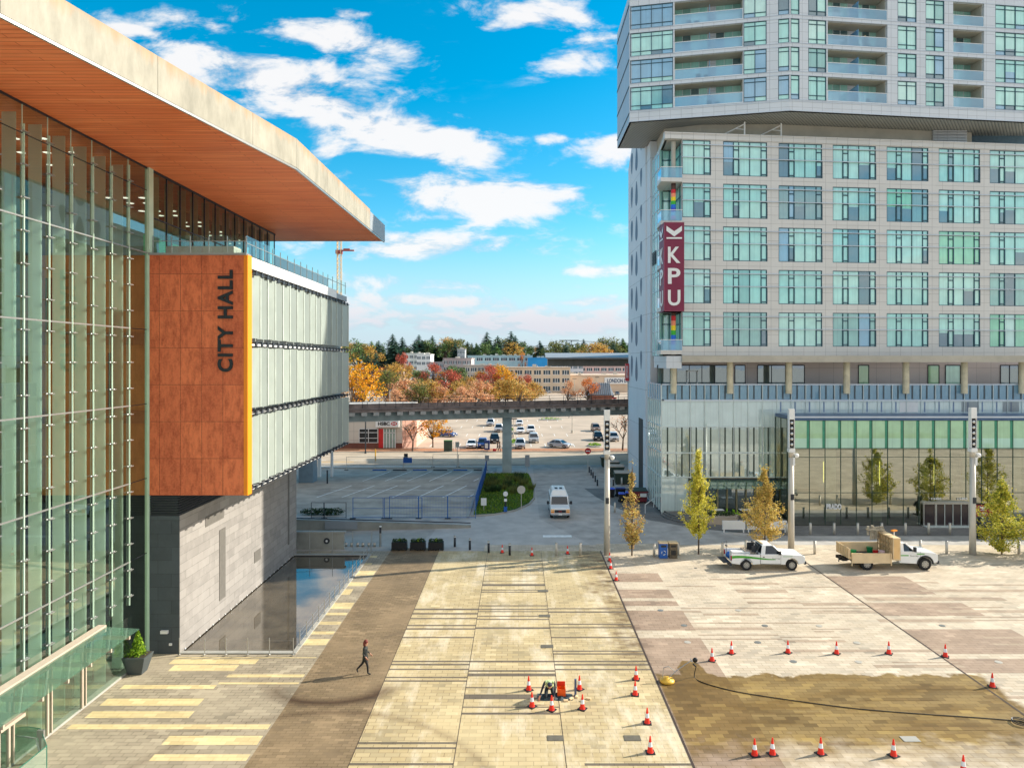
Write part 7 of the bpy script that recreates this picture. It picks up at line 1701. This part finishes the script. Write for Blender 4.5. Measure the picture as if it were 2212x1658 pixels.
# ---- far trees
def round_tree(h,r,n,leafsz,mat,seed,trunk=.3,clumps=16):
    rr=random.Random(seed); t=thing('autumn_tree','x','tree',local=True,group='trees in the distance'); m=MB(); m.cyl((0,0,0),(0,0,h*.55),.035*h*.6,.012*h,7)
    cs=[]
    for i in range(clumps):
        a=rr.uniform(0,6.283); q=rr.random()**.5; z=h*(trunk+.12+(.82-trunk)*rr.random()); sp=math.sin(math.pi*min(1,max(0,(z/h-trunk)/(1-trunk)))**.8)*.9+.15
        c=Vector((r*q*sp*math.cos(a),r*q*sp*math.sin(a),z)); cs.append((c,r*rr.uniform(.26,.46))); m.cyl((0,0,h*(trunk*.8+.1*rr.random())),c,.016*h,.004*h,4,False)
        for q in range(4): m.cyl(c-Vector((0,0,.3)),c+Vector((rr.uniform(-1,1),rr.uniform(-1,1),rr.uniform(0,1)))*r*.4,.006*h,.002*h,3,False)
    m.build('trunk',M['bark'],t); m=MB()
    for k in range(n):
        c,s=rr.choice(cs); v=Vector((rr.gauss(0,1),rr.gauss(0,1),rr.gauss(0,1))).normalized()*s*rr.uniform(.55,1.05); v.z*=.8; leaf(m,c+v,leafsz*rr.uniform(.6,1.3),rr)
    m.build('crown',mat,t); return t
def conifer(h,r,seed,mat,n=26):
    rr=random.Random(seed); t=thing('conifer_tree','x','tree',local=True,group='conifers on the skyline'); m=MB(); m.cyl((0,0,0),(0,0,h*.97),.018*h,.002*h,6); m.build('trunk',M['bark'],t); m=MB()
    for i in range(n):
        f=i/n; z=h*(.1+.88*f); R_=r*(1-f)**.65*rr.uniform(.8,1.1)
        for k in range(11):
            a=rr.uniform(0,6.283); L_=R_*rr.uniform(.6,1.15); w=.38*L_+.1; d=Vector((math.cos(a),math.sin(a),0)); s=Vector((-d.y,d.x,0)); b=Vector((0,0,z+h*.02)); tip=d*L_+Vector((0,0,z-L_*.35)); mid=d*L_*.55+Vector((0,0,z-.06*L_))
            m.add([b,mid+s*w*.5-Vector((0,0,.2*w)),tip,mid-s*w*.5-Vector((0,0,.2*w))],[(0,1,2,3)])
            m.add([b,mid+Vector((0,0,.12*w)),tip,mid-Vector((0,0,.5*w))],[(0,1,2,3)])
    m.build('crown',mat,t); return t
def ap(u,v,Y): return (XU(u,Y),Y,ZV(v,Y))
P_={}
def tree(key,u,vb,vt,Y,label,group,wscale=1,z=None):
    kinds={'gold':(LM['autumn_gold'],1),'orange':(LM['autumn_orange'],2),'red':(LM['autumn_red'],3),'pink':(LM['autumn_pink'],4),'mixed':(LM['autumn_mixed'],5),'olive':(LM['olive'],6),'green':(LM['conifer2'],7)}
    z0=0 if z is None else z; ht=ZV(vt,Y)-z0
    if key in kinds:
        f=key not in P_
        if f: P_[key]=round_tree(12,5.2,1700,.52,*kinds[key])
        s=ht/12; base=P_[key]
    else:
        f=key not in P_
        if f: P_[key]=conifer(24,5.2,int(key[-1]),LM['conifer'] if key[-1] in '13' else LM['conifer2'])
        s=ht/24; base=P_[key]
    place(base,f,(XU(u,Y),Y,z0),(u*7.3)%6.28,label,group,(s*wscale,s*wscale,s))
    o=[x for x in [base]][0]
for (k,u,vt,Y,w,l) in (('gold',778,783,172,.95,'large golden tree right beside the city hall louvres above the viaduct'),('gold',760,800,165,.8,'golden tree at the edge of the louvres, in front of the large one'),('olive',838,798,230,.9,'olive brown tree left of centre above the viaduct'),('orange',868,832,240,.9,'orange tree left of centre low above the viaduct'),('mixed',862,786,300,.8,'tall brownish tree behind the orange one left of centre'),
  ('pink',905,838,215,1.0,'pink orange tree low behind the viaduct railing, left'),('pink',940,845,215,1.0,'pink orange tree low behind the viaduct railing, right'),('red',975,803,250,1.15,'wide rust red tree near the middle above the viaduct'),('mixed',1015,815,245,1.0,'bare tan tree right of the rust red tree'),('mixed',925,822,260,.9,'bare brown tree left of the rust red tree'),('red',1060,806,262,.9,'purple red tree right of the middle'),('gold',1092,800,262,.95,'golden tree right of the purple red tree'),('mixed',1075,822,240,1.0,'tan tree low in front of the golden one right of centre'),('mixed',1110,825,240,.9,'thin tan tree above the pier'),('red',1133,812,265,.8,'red tree right of the golden one'),('orange',1148,826,255,.7,'small orange red tree left of the beige three storey block windows'),
  ('pink',1226,822,250,.75,'small pink tree in the car park before the beige block'),('orange',1270,816,250,.8,'orange tree left of the drug store wall'),('red',868,766,420,.6,'bright red tree far back left under the dark evergreen')):
    tree(k,u,0,vt,Y,l,'autumn trees beyond the viaduct',w)
fr_=random.Random(5)
for i in range(26):
    u=835+i*12.6+fr_.uniform(-5,5); k=fr_.choice(['mixed','pink','mixed','mixed','olive','pink'])
    tree(k,u,0,fr_.uniform(818,842),fr_.uniform(205,255),'small '+{'mixed':'tan','pink':'pink orange','orange':'orange','olive':'olive','gold':'golden'}[k]+' tree right behind the viaduct railing, %s from left'%ordw(i+1),'autumn trees beyond the viaduct',1.1)
for i in range(20):
    u=822+i*26+fr_.uniform(-8,8)
    if u>1085: continue
    k=fr_.choice(['mixed','gold','olive','green','orange','red']); tree(k,u,0,fr_.uniform(786,802),fr_.uniform(340,355),{'mixed':'tan','gold':'golden','olive':'olive','green':'green','orange':'orange','red':'red'}[k]+' tree among low town buildings, %s from the left'%ordw(i+1),'town trees',1.0)
# golden street tree by the bank with bare one, and bare one right
tree('gold',935,0,896,133,'golden green street tree on the leafy sidewalk right of the bank','autumn trees beyond the viaduct',1.15)
def bare(x,y,h,label,seed):
    rr=random.Random(seed); t=thing('bare_tree',label,'tree',(x,y,0),group='bare trees'); m=MB()
    def grow(p,d,L_,r,lv):
        q=p+d*L_; m.cyl(p,q,r,r*.7,5,False)
        if lv==0: return
        for i in range(3 if lv>1 else 4):
            nd=(d+Vector((rr.uniform(-.8,.8),rr.uniform(-.8,.8),rr.uniform(-.25,.45)))).normalized(); grow(q,nd,L_*rr.uniform(.6,.85),r*.62,lv-1)
    grow(Vector((x,y,0)),Vector((.05,0,1)),h*.3,.18,4); m.build('trunk',M['bark'],t)
    m=MB(); 
    for i in range(120): a=rr.uniform(0,6.283); r=h*.35*rr.random(); leaf(m,Vector((x+r*math.cos(a),y+r*math.sin(a),h*rr.uniform(.5,1))),.25,rr)
    m.build('crown',LM['autumn_orange'],t)
x,y=G(891,974); bare(x,y,6.2,'thin bare forked tree between the bank and the golden street tree',1)
x,y=G(1345,972); bare(x,y,7.0,'bare twisting tree beside the concrete flank of the tower',5)
# skyline conifers and broadleaf trees on the far rise
def zg(Y): return 0 if Y<420 else min(17,(Y-420)/280*17)
sk=random.Random(77)
cl_=[(848,718,'c1'),(869,725,'c1'),(905,720,'c1'),(896,735,'c3'),(934,722,'c3'),(818,733,'c3'),(984,738,'c1'),(1010,735,'c3'),(1052,714,'c1'),(1075,722,'c3'),(1104,712,'c1'),(1113,722,'c3'),(1166,733,'c1'),(1202,736,'c3'),(1248,737,'c1'),(1258,740,'c3'),(1325,736,'c3'),(1345,728,'c1'),(1090,735,'c3'),(1030,740,'c1'),(800,742,'c3'),(960,741,'c3')]
for ci,(u,vt,k) in enumerate(sorted(cl_)):
    Y=sk.uniform(560,640); tree(k,u,0,vt,Y,'tall dark conifer, %s from the left of those on skyline, '%ordw(ci+1)+{0:'above the dark evergreen',1:'above the white stepped building',2:'above the pink offices',3:'in the tallest middle cluster',4:'above the blue building',5:'near the pylon',6:'by the concrete flank'}[min(6,int((u-790)/80))],'tall conifers on the skyline',2.0,zg(Y)-2)
for i in range(46):
    u=745+i*13.6+sk.uniform(-4,4); Y=sk.uniform(520,700); k=sk.choice(['c3','c2','olive','green','green','olive','c1','mixed'])
    tree(k,u,0,sk.uniform(728,750),Y,{'c':'dark conifer','o':'olive tree','g':'green broadleaf tree','m':'tan tree'}[k[0]]+' in far belt, %s from left, '%ordw(i+1)+('behind the left golden trees' if u<860 else 'above the white stepped building' if u<960 else 'above the grey and pink offices' if u<1090 else 'above the blue building' if u<1200 else 'above the station canopy'),'trees of the far belt',1.9 if k[0]=='c' else 1.15,zg(Y)-2)
for (u,vt,l) in ((918,733,'light yellow green broadleaf on the skyline right of a tall conifer pair'),(1045+0,745,'yellow green broadleaf left of the tallest conifers'),(1130,735,'light green broadleaf right of the tallest conifers'),(1148,745,'green broadleaf above the blue building'),(963,738,'light green narrow broadleaf left of centre skyline'),(790,738,'green broadleaf at the left end of the skyline'),(775,742,'brown broadleaf nearest the louvres on the skyline'),(1290,740,'tan broadleaf right of the power pylon')):
    tree('green' if 'green' in l else 'mixed',u,0,vt,600,l,'broadleaf trees on the skyline',.85,zg(600)-2)
tree('c3',812,0,757,420,'dark spreading evergreen left behind the orange trees','trees of the far belt',1.5)
tree('c1',795,0,765,420,'dark evergreen half hidden left behind the golden tree','trees of the far belt',1.5)
tree('orange',1129,0,762,500,'slim orange tree standing above the blue building','autumn trees beyond the viaduct',.4,4)
# ---- far buildings
def bld(name,label,u0,u1,vt,Y,d,wallc,floors=1,nw=6,wc=C(60,70,78),z0=None,vb=None,roofc=None,winrows=True,proud=.25):
    zb=0 if z0 is None else z0; x0,x1=XU(u0,Y),XU(u1,Y); h=ZV(vt,Y); t=thing(name,label,'building',((x0+x1)/2,Y,zb))
    m=MB(); m.box(x0,x1,Y,Y+d,zb-1,h); w=m.build('wall',plain('wall_'+str(len(bpy.data.materials)),wallc,.8,0,.1,.1),t)
    m=MB(); m.box(x0-.3,x1+.3,Y-.3,Y+d+.3,h,h+.6); m.build('roof',plain('roof_'+str(len(bpy.data.materials)),roofc or sc(wallc,.9),.8),t)
    ru=random.Random(int(u0)); 
    for q in range(max(2,int((x1-x0)/9))):
        xx=ru.uniform(x0+1.5,x1-3.5); yy=Y+ru.uniform(2,d-5); m=MB(); w_=ru.uniform(1,2.6); m.box(xx,xx+w_,yy,yy+2,h+.6,h+.6+ru.uniform(.6,1.5)); m.cyl((xx+w_+.6,yy,h+.6),(xx+w_+.6,yy,h+1.5),.2,n=6); m.build('roof_unit',M['galv'],t)
    if winrows:
        wm=M['farwin'] if 'farwin' in M else plain('far_window',C(62,78,88),.2,0,.3,.3); M['farwin']=wm; H_=h-zb; fh=min(4.2,H_/floors)
        for f in range(floors):
            z=h-(f+1)*fh+fh*.22
            for i in range(nw):
                a=x0+(x1-x0)*(i+.14)/nw; b=x0+(x1-x0)*(i+.86)/nw; m=MB(); m.box(a,b,Y-.12,Y+.02,z,z+fh*.5); o=m.build('window',wm,t)
                mm=MB(); 
                for q in range(1,3): xx=a+(b-a)*q/3; mm.box(xx-.12,xx+.12,Y-.2,Y-.121,z,z+fh*.5)
                mm.box(a,b,Y-.22,Y-.121,z-.25,z); mm.build('frame',M['white'],o)
    return t,(x0,x1,zb,h)
be=C(212,192,168)
bld('office_block','long beige three storey office block right of centre behind the trees',1090,1232,795,366,30,be,3,7,roofc=C(190,170,150))
t,(a,b,c,d)=bld('drug_store','beige drug store with a long white name sign at the right',1232,1380,812,372,40,C(214,190,166),1,4,winrows=False)
m=MB(); m.box(XU(1306,371),XU(1378,371),371.2,371.9,ZV(829,371),ZV(815,371)); s_=m.build('name_sign',M['white'],t)
m=MB(); put_text(m,'LONDON DRUGS',(XU(1312,371),371.1,ZV(822,371)),15.2,2.0,(1,0,0),(0,0,1),.05,.02)
xo=XU(1312,371); 
mx_=min(v.x for v in m.vs); 
for i,v in enumerate(m.vs): m.vs[i]=Vector((v.x-mx_+XU(1312,371),v.y,v.z))
m.build('sign_letters',plain('sign_blue_letters',C(24,60,100),.5),s_)
bld('grey_building','pale grey two storey building left of centre with a flat roof',1000,1078,790,410,30,C(176,168,160),2,5)
bld('pink_building','pinkish low office building near the middle behind red tree',958,1018,775,440,30,C(190,172,168),3,6,z0=1)
bld('white_building','white stepped building below the conifers left of centre',873,915,764,520,25,C(214,214,206),3,4,z0=6)
bld('white_annex','white annex attached right of the stepped building',900,930,766,515,20,C(226,224,220),2,3,z0=5)
bld('blue_building','bright blue low building right of centre under conifers',1141,1192,774,470,25,C(40,140,200),1,5,z0=3,winrows=False)
bld('pale_warehouse','long pale teal warehouse behind the blue building',1010,1150,769,500,30,C(170,196,200),1,8,z0=4)
bld('low_shop','low white shop with blue roof edge left of centre',890,962,812,380,20,C(206,210,214),1,6,roofc=C(70,100,140))
bld('red_shop','small shop with red roof under the orange trees left',838,872,800,390,18,C(180,160,150),1,3,roofc=C(190,60,60))
bld('dark_shop','low dark roofed shop left behind the golden trees',800,842,806,400,18,C(110,110,116),1,3,roofc=C(50,70,110))
bld('white_row','row of pale two storey buildings right of blue building',1192,1260,786,480,25,C(206,200,200),2,6,z0=3)
bld('arcade_building','pink building with white awnings at far right above drug store',1250,1390,778,490,30,C(206,176,168),2,9,z0=4)
bld('cream_house','cream house low on the left end of the town view',760,800,800,430,20,C(196,180,160),2,3,z0=0)
bld('chimney_block','grey block with twin towers below the skyline left of centre',988,1004,755,560,15,C(170,172,176),2,2,z0=8)
bld('long_hall','long low grey hall in the middle distance',930,1010,783,455,22,C(188,184,184),1,8,z0=2)
bld('teal_office','teal glass office low on the skyline right',1040,1100,770,540,20,C(150,180,186),2,6,z0=7)
# ribbed roof pavilion right of centre
x0,x1=XU(1278,250),XU(1322,250); t=thing('ribbed_pavilion','small brick pavilion with ribbed pale metal roof right, behind viaduct','building',((x0+x1)/2,250,0)); m=MB(); m.box(x0,x1,250,260,0,4.5); m.build('wall',plain('pav_brick',C(150,100,84),.8),t)
m=MB(); m.add([(x0-1.5,248,4.4),(x1+.5,248,4.4),(x1-.5,255,8.6),(x0+1,255,8.6),(x1+.5,262,4.4),(x0-1.5,262,4.4)],[(0,1,2,3),(3,2,4,5),(0,3,5),(1,4,2)]); rf_=m.build('roof',M['metalclad'],t)
m=MB()
for i in range(12): x=x0-1+i*(x1-x0+1)/12; m.cyl((x,247.95,4.5),(x+.4,255,8.75),.12,n=4)
m.build('roof_ribs',M['darkmetal'],rf_)
# pylon
x=XU(1229,640); t=thing('power_pylon','lattice power pylon on the skyline right of the tallest conifers','pylon',(x,640,15)); m=MB(); zt=ZV(735,640)
for s in (-1,1):
    m.cyl((x+s*4,640,14),(x+s*2.4,640,zt),.3,n=4); 
    for i in range(6): m.cyl((x-s*(4-i*.25),640,15+i*3.4),(x+s*(4-i*.3),640,18+i*3.4),.16,n=4)
m.box(x-9,x+9,639.6,640.4,zt-.3,zt+.3).box(x-7,x+7,639.6,640.4,zt-4.5,zt-4); m.build('lattice',M['darkmetal'],t)
for k in (0,1):
    m=MB()
    for q in (-8,0,8): m.cyl((x+q,640,zt-.3-k*4),(x+q*1.0+(120 if k==0 else -120),640,zt-6-k*3),.09,n=3)
    m.build('power_line',M['darkmetal'],t)
# light poles in the far car park
for i,(u,v,vt) in enumerate(((1058,912,892),(1236,935,862),(1109,945,905),(842,905,842),(1241,870,818),(1290,870,815),(1085,866,815),(1088,866,815))):
    x,y=G(u,v); h=ZV(vt,y); t=thing('car_park_lamp',('thin lamp pole in the far car park, %s counted from the near left'%od[i]),'lamp pole',(x,y,0),group='car park lamp poles'); m=MB(); m.lathe([(.3,0),(.3,.7),(.1,.72),(.08,h)],8,(x,y,.01)); m.build('pole',M['galv'] if i<6 else M['white'],t); m=MB(); m.box(x-.8,x+.8,y-.2,y+.2,h,h+.2); m.build('lamp_head',M['darkmetal'],t)
# yellow street price sign
x,y=G(842,872); t=thing('yellow_sign','yellow and white box sign on legs left above the viaduct','sign',(x,y,0)); m=MB(); m.box(x-2.6,x+2.6,y-.3,y+.3,3.2,6.6); m.build('panel',M['yellow_paint'],t); m=MB(); m.box(x-2.3,x+2.3,y-.34,y-.3,4.9,5.6); m.build('white_stripe',M['white'],t); m=MB(); m.box(x-2.2,x-1.8,y-.2,y+.2,0,3.2).box(x+1.8,x+2.2,y-.2,y+.2,0,3.2); m.build('legs',M['galv'],t)
# car park islands
for i,(u,v,w,d) in enumerate(((1190,906,7,5),(1110,956,1.6,8),(1285,963,3,4),(1105,930,1.5,5))):
    x,y=G(u,v); m=MB(); m.prism([(x+w/2*math.cos(a*.5236),y+d/2*math.sin(a*.5236)) for a in range(12)],.02,.18); o=m.build('car_park_island',M['kerb']); o['kind']='structure'
    m=MB(); leaves(m,(x,y,.3),(w*.42,d*.4,.35),260,.3,rr); o=m.build('low_shrub',LM['fresh']); tag(o,'green low planting on the kerbed island '+('farthest back in the far car park','beside the pier in the far car park','at the right of the far car park','behind the pier between parked cars')[i],'shrub',group='plantings in the far car park')
